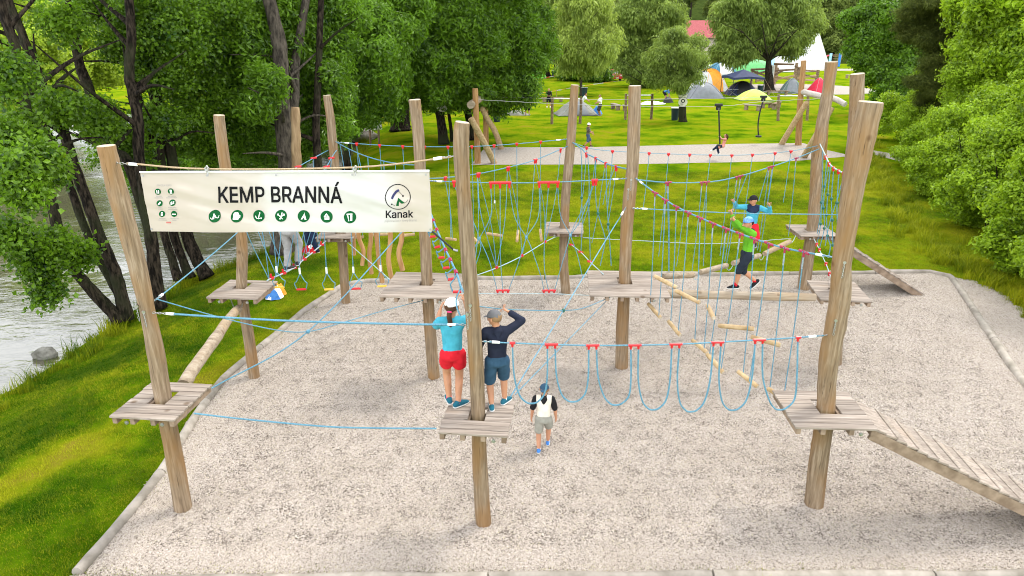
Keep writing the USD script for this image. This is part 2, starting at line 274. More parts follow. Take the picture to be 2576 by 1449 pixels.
def axis(lo, hi, fine, c, grow):
    out = [c]; s = fine
    while out[-1] < hi: out.append(out[-1] + s); s *= grow
    neg = [c]; s = fine
    while neg[-1] > lo: neg.append(neg[-1] - s); s *= grow
    return np.array(neg[::-1] + out[1:])
gx = np.r_[axis(-420, -10.3, 0.3, -10.3, 1.05)[:-1], axis(-10.3, 420, 0.3, -10.3, 1.035)]; gx = np.unique(gx)
gy = axis(-12, 900, 0.35, 10, 1.028)
X, Y = np.meshgrid(gx, gy); Z = height(X, Y); ny, nx = X.shape
i, j = np.meshgrid(np.arange(ny - 1), np.arange(nx - 1), indexing='ij'); k = i * nx + j
quads = np.stack([k, k + 1, k + nx + 1, k + nx], -1).reshape(-1, 4)
WN, WL = shade_and_track('e')
LAWN = usdkit.material(stage, '/World/Looks/lawn', {**WN,
    'g': ('geometry', {}),
    'n1': ('noise_texture', {'scale': 0.42, 'detail': 4.0, 'roughness': 0.6}), 'n2': ('noise_texture', {'scale': 3.2, 'detail': 5.0, 'roughness': 0.7}), 'n3': ('noise_texture', {'scale': 38, 'detail': 4.0, 'roughness': 0.75}),
    'a': ('math', {'math_type': 'multiply_add', 'value2': 1.7, 'value3': -0.58}), 'b': ('math', {'math_type': 'multiply_add', 'value2': 0.5}), 'c': ('math', {'math_type': 'multiply_add', 'value2': 0.45, 'value3': -0.22}), 'd': ('math', {'math_type': 'add'}),
    'r': ('rgb_ramp', {'ramp': [(0.10, (0.020, 0.062, 0.002)), (0.34, (0.078, 0.155, 0.003)), (0.52, (0.145, 0.215, 0.005)), (0.70, (0.205, 0.230, 0.007)), (0.95, (0.235, 0.190, 0.024))]}),
    'bm': ('bump', {'strength': 1.0, 'distance': 0.05}), 'p': ('principled_bsdf', {'roughness': 0.9, 'specular_ior_level': 0.0}),
}, [('g.position', 'n1.vector'), ('g.position', 'n2.vector'), ('g.position', 'n3.vector'), ('n1.fac', 'a.value1'), ('n2.fac', 'b.value1'), ('a.value', 'b.value3'), ('n3.fac', 'c.value1'), ('b.value', 'd.value1'), ('c.value', 'd.value2'),
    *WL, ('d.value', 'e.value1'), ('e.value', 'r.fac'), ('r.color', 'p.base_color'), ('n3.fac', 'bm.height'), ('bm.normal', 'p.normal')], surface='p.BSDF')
FLOOR = look('forest_floor', (0.016, 0.026, 0.006), (0.045, 0.065, 0.014), 0.6, 0.95, spec=0.0)
far_ = Y[:-1, :-1].ravel() > 158
solo('lawn', MB().add(np.stack([X, Y, Z], -1).reshape(-1, 3), quads[~far_]), LAWN, kind='structure', smooth=True)
solo('wooded_hill', MB().add(np.stack([X, Y, Z], -1).reshape(-1, 3), quads[far_]), FLOOR, kind='structure', smooth=True)

WATERM = usdkit.material(stage, '/World/Looks/river_water', {
    'g': ('geometry', {}), 'm1': ('mapping', {'scale': (1.0, 2.6, 1), 'rotation': (0, 0, -0.25)}), 'n1': ('noise_texture', {'scale': 1.5, 'detail': 3.0, 'roughness': 0.55, 'distortion': 0.6}),
    'm2': ('mapping', {'scale': (1.0, 3.0, 1), 'rotation': (0, 0, -0.15)}), 'n2': ('noise_texture', {'scale': 5.0, 'detail': 2.0}),
    's': ('math', {'math_type': 'multiply_add', 'value2': 0.25}), 'n4': ('noise_texture', {'scale': 0.28, 'detail': 3.0}), 'r4': ('map_range', {'from_min': .38, 'from_max': .62, 'to_min': .12, 'to_max': 1.0, 'clamp': True}), 'k': ('math', {'math_type': 'multiply'}), 'b': ('bump', {'strength': 1.0, 'distance': 0.075}),
    'p': ('principled_bsdf', {'base_color': (0.045, 0.042, 0.026), 'roughness': 0.05, 'specular_ior_level': 0.9, 'ior': 1.75}),
}, [('g.position', 'm1.vector'), ('m1.vector', 'n1.vector'), ('g.position', 'm2.vector'), ('m2.vector', 'n2.vector'), ('n2.fac', 's.value1'), ('n1.fac', 's.value3'), ('g.position', 'n4.vector'), ('n4.fac', 'r4.value'), ('s.value', 'k.value1'), ('r4.result', 'k.value2'), ('k.value', 'b.height'), ('b.normal', 'p.normal')], surface='p.BSDF')
wp = [(-420, 82), (-60, 56), (-40, 45), (-40, -12), (-7, -12), (-7, 20), (-6.5, 26), (-7, 50), (-15, 62), (-60, 76), (-420, 95)]
v2, f2 = trimesh.creation.triangulate_polygon(sg.Polygon(wp), engine='earcut')
solo('river', MB().add(np.c_[v2, np.full(len(v2), WATER)], f2), WATERM, kind='structure', smooth=False)

KERB_PTS = [(-5.58, 6.0), (-5.55, 6.88), (-5.51, 8.1), (-5.52, 9.16), (-5.70, 10.72), (-5.76, 12.07), (-5.57, 13.32), (-5.18, 15.55), (-4.62, 17.5), (-4.22, 17.8), (-3.6, 17.82), (-1.1, 18.05), (1.03, 18.06), (2.05, 18.2),
            (4.24, 18.42), (5.8, 18.36), (9.28, 18.5), (12.1, 18.62), (12.42, 18.2), (11.95, 16.92), (11.07, 14.59), (10.37, 12.76), (10.0, 11.6), (9.3, 9.3), (8.4, 6.86)]
BOTTOM = [(8.4, 6.86), (5.5, 6.84), (3.1, 6.84), (0.6, 6.83), (-2.0, 6.80), (-5.58, 6.75)]
PIT = sg.Polygon(KERB_PTS[1:] + BOTTOM[1:-1])
APRON = sg.Polygon([(10.37, 12.76), (11.07, 14.59), (11.95, 16.92), (12.42, 18.2), (12.8, 17.9), (12.95, 16.6), (12.35, 15.2), (11.75, 13.6), (11.4, 12.3), (11.2, 9.0), (9.5, 9.4)])
PIT2 = sg.Polygon([(-2.15, 35.83), (-1.64, 41.67), (5.12, 41.82), (12.67, 42.93), (18.31, 43.42), (18.5, 41.07), (19.2, 38.6), (15.3, 37.0), (6.55, 36.05)])
PATCHES = [sg.Polygon([(21.0, 41.2), (22.2, 38.6), (21.9, 36.4), (20.9, 36.9), (20.6, 39.4)]), sg.Point(36, 88).buffer(8.5), sg.box(40, 131, 72, 138)]
GRAVEL = usdkit.material(stage, '/World/Looks/gravel', {
    'g': ('geometry', {}), 'v': ('voronoi_texture', {'scale': 42, 'randomness': 1.0}), 'n': ('noise_texture', {'scale': 1.1, 'detail': 5.0}), 'n2': ('noise_texture', {'scale': 60, 'detail': 3.0}),
    'r': ('rgb_ramp', {'ramp': [(0.0, (0.44, 0.38, 0.33)), (0.35, (0.36, 0.31, 0.265)), (0.62, (0.24, 0.20, 0.17)), (0.85, (0.12, 0.10, 0.08))]}),
    'r2': ('rgb_ramp', {'ramp': [(0.35, (0.86, 0.85, 0.82)), (0.65, (1, 1, 1))]}), 'm': ('mix', {'mix_type': 'multiply', 'fac': 1.0}),
    'b': ('bump', {'strength': 1.0, 'distance': 0.02, 'invert': True}), 'p': ('principled_bsdf', {'roughness': 0.85, 'specular_ior_level': 0.2}),
}, [('g.position', 'v.vector'), ('g.position', 'n.vector'), ('v.distance', 'r.fac'), ('n.fac', 'r2.fac'), ('r.color', 'm.color1'), ('r2.color', 'm.color2'), ('m.color', 'p.base_color'), ('v.distance', 'b.height'), ('b.normal', 'p.normal')], surface='p.BSDF')
SAND = look('pale_sand', (0.27, 0.23, 0.195), (0.385, 0.34, 0.295), 9.0, 0.9, 0.02, 30)
def sheet(name, poly, m, z):
    v, f = trimesh.creation.triangulate_polygon(poly, engine='earcut')
    solo(name, MB().add(np.c_[v, np.full(len(v), z)], f), m, kind='structure', smooth=False)
sheet('gravel_bed', PIT, GRAVEL, 0.006)
sheet('gravel_apron', APRON, GRAVEL, 0.004)
sheet('zip_line_gravel', PIT2, SAND, 0.006)
for p_ in PATCHES: sheet('gravel_patch', p_, SAND, 0.006)
g_rng = np.random.default_rng(5)
def chip_patch(n, rad, rng):
    m = MB(); a = rng.uniform(0, 2 * np.pi, n); r = rad * np.sqrt(rng.uniform(0, 1, n))
    L, W, T = rng.uniform(0.015, 0.030, n), rng.uniform(0.007, 0.013, n), rng.uniform(0.005, 0.011, n)
    th, tilt = rng.uniform(0, 2 * np.pi, n), rng.normal(0, 0.35, n)
    base = np.array([(1, 0, 0), (0.1, 1, 0), (-1, 0.2, 0), (-0.1, -1, 0), (0.15, 0.1, 1), (0, 0, -1)], float)
    v = base[None] * np.stack([L, W, T], 1)[:, None] * rng.uniform(0.75, 1.25, (n, 6, 1))
    x = v[..., 0] * np.cos(tilt)[:, None] - v[..., 2] * np.sin(tilt)[:, None]; z = v[..., 0] * np.sin(tilt)[:, None] + v[..., 2] * np.cos(tilt)[:, None]
    c, s_ = np.cos(th)[:, None], np.sin(th)[:, None]
    v = np.stack([x * c - v[..., 1] * s_ + (r * np.cos(a))[:, None], x * s_ + v[..., 1] * c + (r * np.sin(a))[:, None], z + rng.uniform(0.004, 0.014, n)[:, None]], -1)
    f = np.array([(0, 1, 4), (1, 2, 4), (2, 3, 4), (3, 0, 4), (1, 0, 5), (2, 1, 5), (3, 2, 5), (0, 3, 5)])
    return v.reshape(-1, 3), (f[None] + 6 * np.arange(n)[:, None, None]).reshape(-1, 3), np.repeat(rng.uniform(0, 1, n), 6)
CHIP = usdkit.material(stage, '/World/Looks/gravel_chip', {
    'g': ('geometry', {}), 'is': ('attribute', {'attribute': 'tone'}), 'r': ('rgb_ramp', {'ramp': [(0.0, (0.14, 0.11, 0.085)), (0.12, (0.31, 0.265, 0.225)), (0.5, (0.425, 0.37, 0.32)), (0.9, (0.52, 0.46, 0.405)), (1.0, (0.44, 0.39, 0.28))]}),
    'n': ('noise_texture', {'scale': 0.9, 'detail': 4.0}), 'r2': ('rgb_ramp', {'ramp': [(0.35, (0.93, 0.925, 0.91)), (0.62, (1, 1, 1))]}), 'm': ('mix', {'mix_type': 'multiply', 'fac': 1.0}), 'p': ('principled_bsdf', {'roughness': 0.8, 'specular_ior_level': 0.25}),
}, [('is.fac', 'r.fac'), ('g.position', 'n.vector'), ('n.fac', 'r2.fac'), ('r.color', 'm.color1'), ('r2.color', 'm.color2'), ('m.color', 'p.base_color')], surface='p.BSDF')
def tile(poly, step, rng, inset=0.0):
    p = poly.buffer(-inset); x0, y0, x1, y1 = p.bounds
    xs, ys = np.meshgrid(np.arange(x0, x1 + step, step), np.arange(y0, y1 + step * 0.87, step * 0.87)); xs = xs + (np.arange(len(xs)) % 2)[:, None] * step / 2
    q = np.stack([xs.ravel(), ys.ravel()], 1) + rng.uniform(-0.08, 0.08, (xs.size, 2)) * step
    return q[shapely.contains_xy(p, q[:, 0], q[:, 1])]
cp = [(chip_patch(1500, 0.42, g_rng), CHIP) for _ in range(4)] + [(chip_patch(260, 0.16, g_rng), CHIP) for _ in range(2)]
c1, c2 = np.vstack([tile(PIT, 0.56, g_rng, 0.32), tile(APRON, 0.56, g_rng, 0.32)]), np.vstack([tile(PIT.buffer(-.04).difference(PIT.buffer(-0.55)), 0.17, g_rng), tile(APRON.buffer(.02).difference(APRON.buffer(-0.5)), 0.2, g_rng)])
pos = np.r_[np.c_[c1, np.full(len(c1), 0.006)], np.c_[c2, np.full(len(c2), 0.006)]]
yaw = g_rng.uniform(0, 2 * np.pi, len(pos)); q = np.zeros((len(pos), 4)); q[:, 2], q[:, 3] = np.sin(yaw / 2), np.cos(yaw / 2)
scatter('/World/gravel_chips', cp, pos, q, np.ones(len(pos)), np.r_[g_rng.integers(0, 4, len(c1)), g_rng.integers(4, 6, len(c2))], 'pale loose gravel chips covering the climbing course bed', 'gravel')

# grass: short turf near the camera, taller tufts on the bank and under the bushes
GRASS = leaf_look('grass_blades', (0.032, 0.085, 0.002), (0.37, 0.37, 0.011), (0.25, 0.32, 0.007), 0.33, 0.6, 0.42, 0.1, amp=2.3, off=-1.02, shade_track=True)
def grass_patch(n, rad, h0, h1, w, rng, lean=0.5):
    a, r = rng.uniform(0, 2 * np.pi, n), rad * np.sqrt(rng.uniform(0, 1, n)); h = rng.uniform(h0, h1, n); th = rng.uniform(0, 2 * np.pi, n); ln = rng.uniform(0.1, lean, n) * h
    p = np.stack([r * np.cos(a), r * np.sin(a), np.full(n, -0.012)], 1); side = np.stack([-np.sin(th), np.cos(th), 0 * th], 1) * w; fwd = np.stack([np.cos(th), np.sin(th), 0 * th], 1)
    mid = p + fwd * (ln * 0.3)[:, None] + np.stack([0 * h, 0 * h, h * 0.6], 1); tip = p + fwd * ln[:, None] + np.stack([0 * h, 0 * h, h], 1)
    v = np.stack([p - side, p + side, mid + side * 0.8, mid - side * 0.8, tip], 1)
    f = np.array([(0, 1, 2), (0, 2, 3), (3, 2, 4)])
    return v.reshape(-1, 3), (f[None] + 5 * np.arange(n)[:, None, None]).reshape(-1, 3), np.repeat(rng.uniform(0, 1, n), 5)
def near_lawn(q, lim):
    d = bank_side(q[:, 0], q[:, 1]); vis = np.abs(q[:, 0]) < q[:, 1] * 0.80 + 1.5
    return q[(d > 0.05) & vis & (q[:, 1] < lim)]
no = shapely.union_all([PIT.buffer(0.1), APRON.buffer(0.05), PIT2.buffer(0.15)] + [p_.buffer(0.1) for p_ in PATCHES])
area = sg.box(-14, 5, 26, 34).difference(no); q1 = near_lawn(tile(area, 0.62, g_rng), 34)
band = tile(sg.LineString(KERB_PTS).buffer(0.42).difference(PIT.buffer(0.14)).difference(APRON), 0.3, g_rng); q1b = near_lawn(band, 30)
bank = np.array([BANK[np.random.default_rng(3).integers(1, 13)] for _ in range(0)]) if 0 else None
tuft = []
for a_, b_ in zip(BANK[1:14], BANK[2:15]):
    for t_ in np.arange(0, 1, 0.22 / np.hypot(*(b_ - a_))):
        w_ = a_ + (b_ - a_) * t_; tuft.append(w_ + g_rng.normal(0, 0.22, 2) + [0.25, 0])
edge = [(22.3, 44), (17.2, 32.2), (14.0, 24.2), (12.9, 19.4), (12.55, 16.6), (11.95, 14.4), (11.3, 11.5)]
for a_, b_ in zip(edge[:-1], edge[1:]):
    a_, b_ = np.array(a_), np.array(b_)
    for t_ in np.arange(0, 1, 0.10 / np.hypot(*(b_ - a_))): tuft.append(a_ + (b_ - a_) * t_ + g_rng.normal(0, 0.38, 2) + [0.35, 0])
tuft = np.array(tuft); tuft = tuft[~shapely.contains_xy(no, tuft[:, 0], tuft[:, 1])]
tuft = np.vstack([tuft, [(-2.0, 6.72), (-0.9, 6.70), (0.3, 6.70), (3.2, 6.70), (-5.68, 6.95)]])
pos2 = np.vstack([q1, q1b, tuft]); z2 = height(pos2[:, 0], pos2[:, 1])
assert len(pos2) == len(q1) + len(q1b) + len(tuft)
e = 0.3; nrm = np.stack([-(height(pos2[:, 0] + e, pos2[:, 1]) - height(pos2[:, 0] - e, pos2[:, 1])) / (2 * e), -(height(pos2[:, 0], pos2[:, 1] + e) - height(pos2[:, 0], pos2[:, 1] - e)) / (2 * e), np.ones(len(pos2))], 1)
nrm[len(q1) + len(q1b):] = [0, 0, 1]
gp = [(grass_patch(900, 0.44, 0.02, 0.055, 0.0045, g_rng, 0.9), GRASS) for _ in range(3)] + [(grass_patch(170, 0.2, 0.02, 0.05, 0.0045, g_rng, 0.9), GRASS)] + [(grass_patch(60, 0.16, 0.10, 0.34, 0.006, g_rng, 1.0), GRASS) for _ in range(3)]
idx = np.r_[g_rng.integers(0, 3, len(q1)), np.full(len(q1b), 3), g_rng.integers(4, 7, len(tuft))]
fr = frames(nrm, g_rng.uniform(0, 2 * np.pi, len(pos2)))
scatter('/World/grass', gp, np.c_[pos2, z2], quat_from(fr), np.r_[np.full(len(q1) + len(q1b), 1.0), np.r_[g_rng.uniform(0.6, 1.5, len(tuft) - 5), np.full(5, .45)]], idx, 'green grass blades of the lawn and the longer tufts along the bank', 'grass')

# kerb of round logs, each log a part
def cuts(pts, step, rng):
    l = sg.LineString(pts); s = [0.0]
    while s[-1] < l.length - step * 0.5: s.append(s[-1] + step * rng.uniform(0.8, 1.2))
    s[-1] = l.length; return l, s
def kerb(name, pts, label, step, r=0.08):
    rng = np.random.default_rng(len(pts)); t = Thing(name, label, 'edging', base=(*pts[0], 0)); l, s = cuts(pts, step, rng)
    for a_, b_ in zip(s[:-1], s[1:]):
        n = 9; q = [l.interpolate(a_ + 0.012 + (b_ - a_ - 0.024) * k / (n - 1)) for k in range(n)]
        p = np.array([(w.x, w.y, 0.035 + 0.012 * math.sin(3 * w.x + w.y)) for w in q])
        t.part('log', MB().tube(p, r * rng.uniform(0.9, 1.1) * (1 + 0.06 * np.sin(np.arange(n) * 1.7)), 10, wob=0.06, seed=int(a_ * 7)), KERB, 50)
kerb('log_edging', KERB_PTS[1:], 'grey weathered round log edging around the large gravel bed', 2.3)
kerb('front_log_edging', BOTTOM, 'grey log edging along the bottom edge of the photo, in front of the gravel', 3.0, 0.07)

# ---------------------------------------------------------------- the climbing posts and their plank platforms
POST = {   # depth, (column, row, half width) from foot to top, row where the post meets its platform, platform corners (far left, far right, near right, near left), planks
 'A': (8.19, [(462,1285,21),(437,1140,21),(411,1005,20),(391,883,20.5),(371,783,18),(345,666,21.5),(301,500,24),(280,420,22),(267,367,22)], 1005, [(380,958),(531,965),(440,1057),(280,1047)], 8),
 'B': (7.87, [(1217,1320,20),(1208,1180,19),(1203,1050,18),(1200,950,18.5),(1190,800,18.5),(1178,650,19),(1172,560,18.5),(1166,480,18),(1161,400,20),(1160,340,20.5),(1163,308,18.5)], 1043, [(1140,1000),(1302,1008),(1270,1098),(1095,1086)], 8),
 'C': (8.28, [(2047,1274,23),(2059,1166,23),(2068,1099,22),(2077,1033,22),(2080,963,22),(2089,883,24),(2104,810,25),(2114,737,25),(2118,657,23),(2136,538,25),(2153,441,26.5),(2170,350,30),(2191,257,30)], 1028, [(1945,980),(2135,985),(2207,1080),(2000,1075)], 8),
 'D': (12.23, [(640,952,14),(626,850,13.5),(614,780,13),(608,720,13.5),(608,600,13.5),(588,510,13),(568,427,14),(555,333,13.5),(551,290,13.5)], 722, [(570,703),(685,706),(660,752),(527,748)], 8),
 'E': (12.23, [(1092,952,15),(1081,816,14.5),(1074,700,14),(1069,600,14),(1062,500,14),(1057,420,14),(1052,333,14.5),(1047,290,14.5),(1043,251,15)], 712, [(988,682),(1157,688),(1160,750),(963,746)], 11),
 'F': (12.67, [(1564,929,16),(1566,816,15.5),(1571,713,14.5),(1576,583,15.5),(1585,483,16),(1591,420,15),(1594,350,16),(1597,216,15.5)], 709, [(1480,680),(1672,683),(1675,748),(1480,742)], 11),
 'G': (16.26, [(870,765,11),(866,700,11),(860,600,12),(848,500,11),(841,400,11),(836,350,11.5),(830,290,10.5),(822,240,9.5)], 586, [(800,570),(888,570),(886,597),(790,597)], 8),
 'H': (16.95, [(1424,743,11.5),(1418,650,11),(1420,560,11),(1424,480,11.5),(1432,400,12),(1438,330,11.5),(1446,214,10)], 573, [(1372,561),(1465,563),(1465,590),(1367,588)], 8),
 'I': (17.31, [(2022,730,16),(2030,660,15),(2042,585,14),(2050,500,13.5),(2055,400,14),(2062,350,14.5),(2074,280,14.5),(2084,220,14),(2092,156,15)], 580, [(1979,566),(2074,567),(2099,598),(2002,598)], 8),
 'J': (12.85, [(2100,915,17),(2103,840,17),(2106,740,17),(2120,600,17),(2140,420,17),(2152,330,18),(2157,186,17)], 733, [(2030,703),(2155,712),(2195,762),(2065,758)], 8),
}
POST_LABEL = {
 'A': 'climbing post at front left whose rope holds the left end of the cream banner', 'B': 'climbing post at front centre, between the girl in red shorts and the dark-hoodie boy',
 'C': 'thick crooked climbing post at front right, with the long plank ramp at its platform', 'D': 'climbing post behind the banner\'s left part, a pale log leaning up to its platform',
 'E': 'climbing post behind the right end of the banner, left of the girl\'s head', 'F': 'climbing post with a wide platform at the left end of the balance beam',
 'G': 'thin climbing post behind the banner beside the river trees, its platform just under the banner', 'H': 'climbing post with a small platform at the back edge of the gravel, between the nets',
 'I': 'tall climbing post at back right with the short rear ramp at its platform', 'J': 'climbing post half hidden behind the thick crooked one, at the balance beam\'s right end'}
PX, PY, PLZ, TOPZ, PLAT = {}, {}, {}, {}, {}
def post_at(k, y):                                 # the centre of post k in row y
    Yd, ctl = POST[k][0], POST[k][1]; rows = [c[1] for c in ctl][::-1]; cols = [c[0] for c in ctl][::-1]
    return at(np.interp(y, rows, cols), y, Yd)
def chain(mb, a, b, pitch=0.028, r=0.0036):
    a, b = np.asarray(a, float), np.asarray(b, float); L = np.linalg.norm(b - a); n = max(2, int(L / pitch)); d = unit(b - a); s = unit(np.cross(d, [0.3, 0.2, 1])); u = np.cross(d, s)
    for i in range(n):
        c = a + d * (i + 0.5) * L / n; w = s if i % 2 else u; g = np.linspace(0, 2 * np.pi, 10, endpoint=False)
        mb.tube([c + d * math.cos(t) * pitch * 0.72 + w * math.sin(t) * pitch * 0.4 for t in g], r, 4, closed=True)
    return mb
for k, (Yd, ctl, prow, corners, npl) in POST.items():
    rng = np.random.default_rng(ord(k)); path = np.array([at(x, y, Yd) for x, y, _ in ctl]); rad = np.array([h * ((p - EYE) @ FWD) / FOCAL for (x, y, h), p in zip(ctl, path)])
    path[0, 2] = -0.08
    t_ = np.linspace(0, 1, len(path)); tt = np.linspace(0, 1, 36)
    sp = smooth_path(path, 6); s0 = np.linspace(0, 1, len(sp)); rr = np.interp(s0, t_, rad)
    t = Thing('climbing_post', POST_LABEL[k], 'climbing post', base=(path[0, 0], path[0, 1], 0))
    t.part('trunk', MB().tube(sp, rr, 18, wob=0.05, seed=ord(k)), WOOD, 50)
    top, d = sp[-1], unit(sp[-1] - sp[-2]); t.part('cut_end', MB().tube([top - d * 0.004, top + d * 0.006], [rr[-1] * 0.985, rr[-1] * 0.93], 18), WOOD_END, 30)
    pc = post_at(k, prow); z = at(*[seen(pc)[0], prow], Yd - 0.06)[2]
    c4 = np.array([ground(*q, z) for q in corners]); u = unit((c4[1] - c4[0]) + (c4[2] - c4[3])); v = np.array([-u[1], u[0], 0])        # u along the planks, v away from the camera
    W = np.mean([(c4[1] - c4[0]) @ u, (c4[2] - c4[3]) @ u]); Dp = np.mean([(c4[0] - c4[3]) @ v, (c4[1] - c4[2]) @ v]); c = c4.mean(0)
    if k in 'GHIDJ': Dp = min(Dp, 1.12)
    off = np.array([(pc - c) @ u, (pc - c) @ v]); c = c + u * np.clip(off[0], -0.12, 0.12) * (k in 'GHI') + v * (off[1] * (k in 'GHIJ'))
    PX[k], PY[k], PLZ[k], TOPZ[k], PLAT[k] = pc[0], Yd, z, top[2], (c, u, v, W, Dp)
    off = np.array([(pc - c) @ u, (pc - c) @ v]); hole = np.interp(0.4, s0, rr) + 0.02; ax = np.array([u, v, [0, 0, 1.0]]); pw = Dp / npl
    for i in range(npl):
        vc = -Dp / 2 + (i + 0.5) * pw; ends = [(-W / 2, W / 2)]
        if abs(vc - off[1]) < hole + pw * 0.35: ends = [(-W / 2, off[0] - hole), (off[0] + hole, W / 2)]
        for e0, e1 in ends:
            e0, e1 = e0 + rng.uniform(-0.008, 0.008) * (e0 == -W / 2), e1 + rng.uniform(-0.008, 0.008) * (e1 == W / 2)
            t.part('plank', MB().box(c + u * (e0 + e1) / 2 + v * vc + [0, 0, -0.016 + rng.uniform(-0.002, 0.002)], (e1 - e0, pw - 0.012, 0.03), ax, 0.004), PLANK, False)
    for uo in np.linspace(-W / 2 + 0.05, W / 2 - 0.05, 4 if W < 1.2 else 6):
        if abs(uo - off[0]) < hole * 0.8: uo = off[0] + hole * 0.95 * (1 if uo >= off[0] else -1)
        t.part('joist', MB().box(c + u * uo + [0, 0, -0.032 - 0.042], (0.062, Dp - 0.03, 0.084), ax, 0.004), JOIST, False)
    for vo in (-1, 1):
        a_ = c + v * (off[1] + vo * (hole + 0.03)) + [0, 0, -0.155]; t.part('bearer', MB().box(a_, (W * 0.8, 0.07, 0.08), ax, 0.004), JOIST, False)
    for uo in ((-0.25, 0.3) if k in 'AHIGDJ' else (0.3,)):
        b_ = c - v * (Dp / 2 - 0.012) + u * uo * W + [0, 0, -0.085]
        t.part('bolt', MB().tube([b_, b_ - v * 0.012], 0.026, 10).tube([b_ - v * 0.012, b_ - v * 0.026], 0.013, 8), STEEL, 30)
    if k in ('A', 'B', 'C', 'F'):
        for (px, py) in {'A': [(361, 785), (343, 770)], 'B': [(1183, 768), (1176, 790)], 'C': [(2125, 660), (2103, 806)], 'F': [(1588, 452), (1581, 476)]}[k]:
            g_ = at(px, py, Yd - 0.10 * (8 / 8)); n_ = unit(EYE - g_); n_[2] = 0
            mb = MB().tube([g_ + n_ * 0.02, g_ - n_ * 0.05], 0.02, 10); chain(mb, g_ + n_ * 0.03 + [0, 0, -0.02], g_ + n_ * 0.02 + [0, 0, -0.2]); t.part('eye_bolt', mb, STEEL, 40)

# ---------------------------------------------------------------- ropes
R1, R2 = 0.0095, 0.0075
def sleeve(t, path, side=0, L=0.10, r=0.022):
    a, b = (path[0], path[1]) if side == 0 else (path[-1], path[-2]); d = unit(b - a); t.part('sleeve', MB().bar(a + d * 0.16, a + d * (0.16 + L), r * .85, 8), ALU, 40)
    mb = MB(); chain(mb, a - d * 0.02, a + d * 0.16, 0.030, 0.0048); t.part('chain', mb, STEEL, 40)
def tee(t, p, d, m=RED, n=1, gap=0.055, r=0.021, drop=0.055):     # moulded connector with n sockets under the rope
    d = unit(d); mb = MB(); h = gap * (n - 1) / 2 + 0.035; mb.bar(p - d * h, p + d * h, r, 8); out = []
    for i in range(n):
        q = p + d * gap * (i - (n - 1) / 2); mb.tube([q + [0, 0, -0.005], q + [0, 0, -drop]], [r * 1.05, r * 0.8], 8); out.append(q + [0, 0, -drop * 0.7])
    t.part('connector', mb, m, 40); return out
def knot(t, p, m=GREENP, r=0.028):
    s = trimesh.creation.icosphere(1, 1.0); t.part('knot', MB().add(s.vertices * [r, r, r * 1.1] + p, s.faces), m, True)
def rope(t, name, path, r=R1, m=ROPE, sides=6): return t.part(name, MB().tube(path, r, sides), m, 60)
def rope_thing(label, name='climbing_rope', cat='rope', base=None, group=None): return Thing(name, label, cat, group, base=base)
def ab(k, y, side=0, tow=None):                    # a point on the skin of post k in row y, on the side towards the point tow
    p = post_at(k, y)
    if tow is not None: d = unit(np.array([tow[0] - p[0], tow[1] - p[1], 0])); p = p + d * 0.115
    return p
# banner rope between A and B
t = rope_thing('tan rope with chain ends stretched between the two front posts above the banner', 'banner_rope', base=post_at('A', 412))
br = rope_px([(292, 410), (335, 412), (520, 425), (893, 421), (1110, 398), (1146, 392)], 8.15, 7.85, 6); rope(t, 'rope', br[5:-4], 0.011, ROPE_TAN); sleeve(t, br[[0, 9]], 0); sleeve(t, br[[-10, -1]], 1)
# A to B: hand rope and foot rope
t = rope_thing('upper blue rope between the two front posts, at the girl\'s shoulder height', 'hand_rope'); p = rope_px([(388, 787), (700, 806), (1000, 815), (1178, 817)], 8.1, 7.85); rope(t, 'rope', p[1:-1], 0.0135); sleeve(t, p[[0, 8]], 0); sleeve(t, p[[-9, -1]], 1)
t = rope_thing('lower blue walking rope from the front left platform to the front middle platform', 'foot_rope'); rope(t, 'rope', rope_px([(488, 1040), (620, 1055), (820, 1073), (960, 1077), (1098, 1078)], 7.75, 7.42), 0.011)
# A to D
t = rope_thing('blue hand rope rising from the front left post above the leaning log', 'hand_rope'); p = rope_px([(390, 755), (597, 585)], 8.2, 12.1); p = sag(p[0], p[-1], 0.02); rope(t, 'rope', p); sleeve(t, p, 0)
# A to E crossing ropes
t = rope_thing('pair of blue ropes crossing in a knot above the gravel left of the girl', 'crossed_ropes')
kn = at(775, 834, 9.3); hi = at(1062, 528, 12.1)
rope(t, 'rope', smooth_path([at(532, 977, 8.45), kn, at(1003, 592, 11.5), hi])); rope(t, 'rope', smooth_path([at(392, 752, 8.2), at(560, 800, 8.7), at(700, 831, 9.1), kn, at(850, 815, 9.8), at(960, 783, 10.9), at(1078, 752, 12.0)]), R2); knot(t, kn, ROPE, 0.03)
# B to F crossing ropes and the straight foot rope
t = rope_thing('pair of blue ropes crossing in a green knot, right of the boy\'s raised hand', 'crossed_ropes')
kn = at(1417, 781, 9.9); rope(t, 'rope', smooth_path([at(1283, 1000, 8.2), kn, at(1530, 594, 11.9), at(1574, 524, 12.55)])); sleeve(t, np.array([at(1574, 522, 12.55), kn]), 0)
rope(t, 'rope', smooth_path([at(1206, 771, 7.95), at(1290, 779, 8.7), kn, at(1470, 774, 10.9), at(1536, 747, 12.3)]), R2); knot(t, kn, GREENP, 0.032)
t = rope_thing('thin straight rope from the front middle platform up under the middle platform', 'foot_rope'); rope(t, 'rope', [at(1296, 992, 8.2), at(1536, 746, 12.4)], R2)
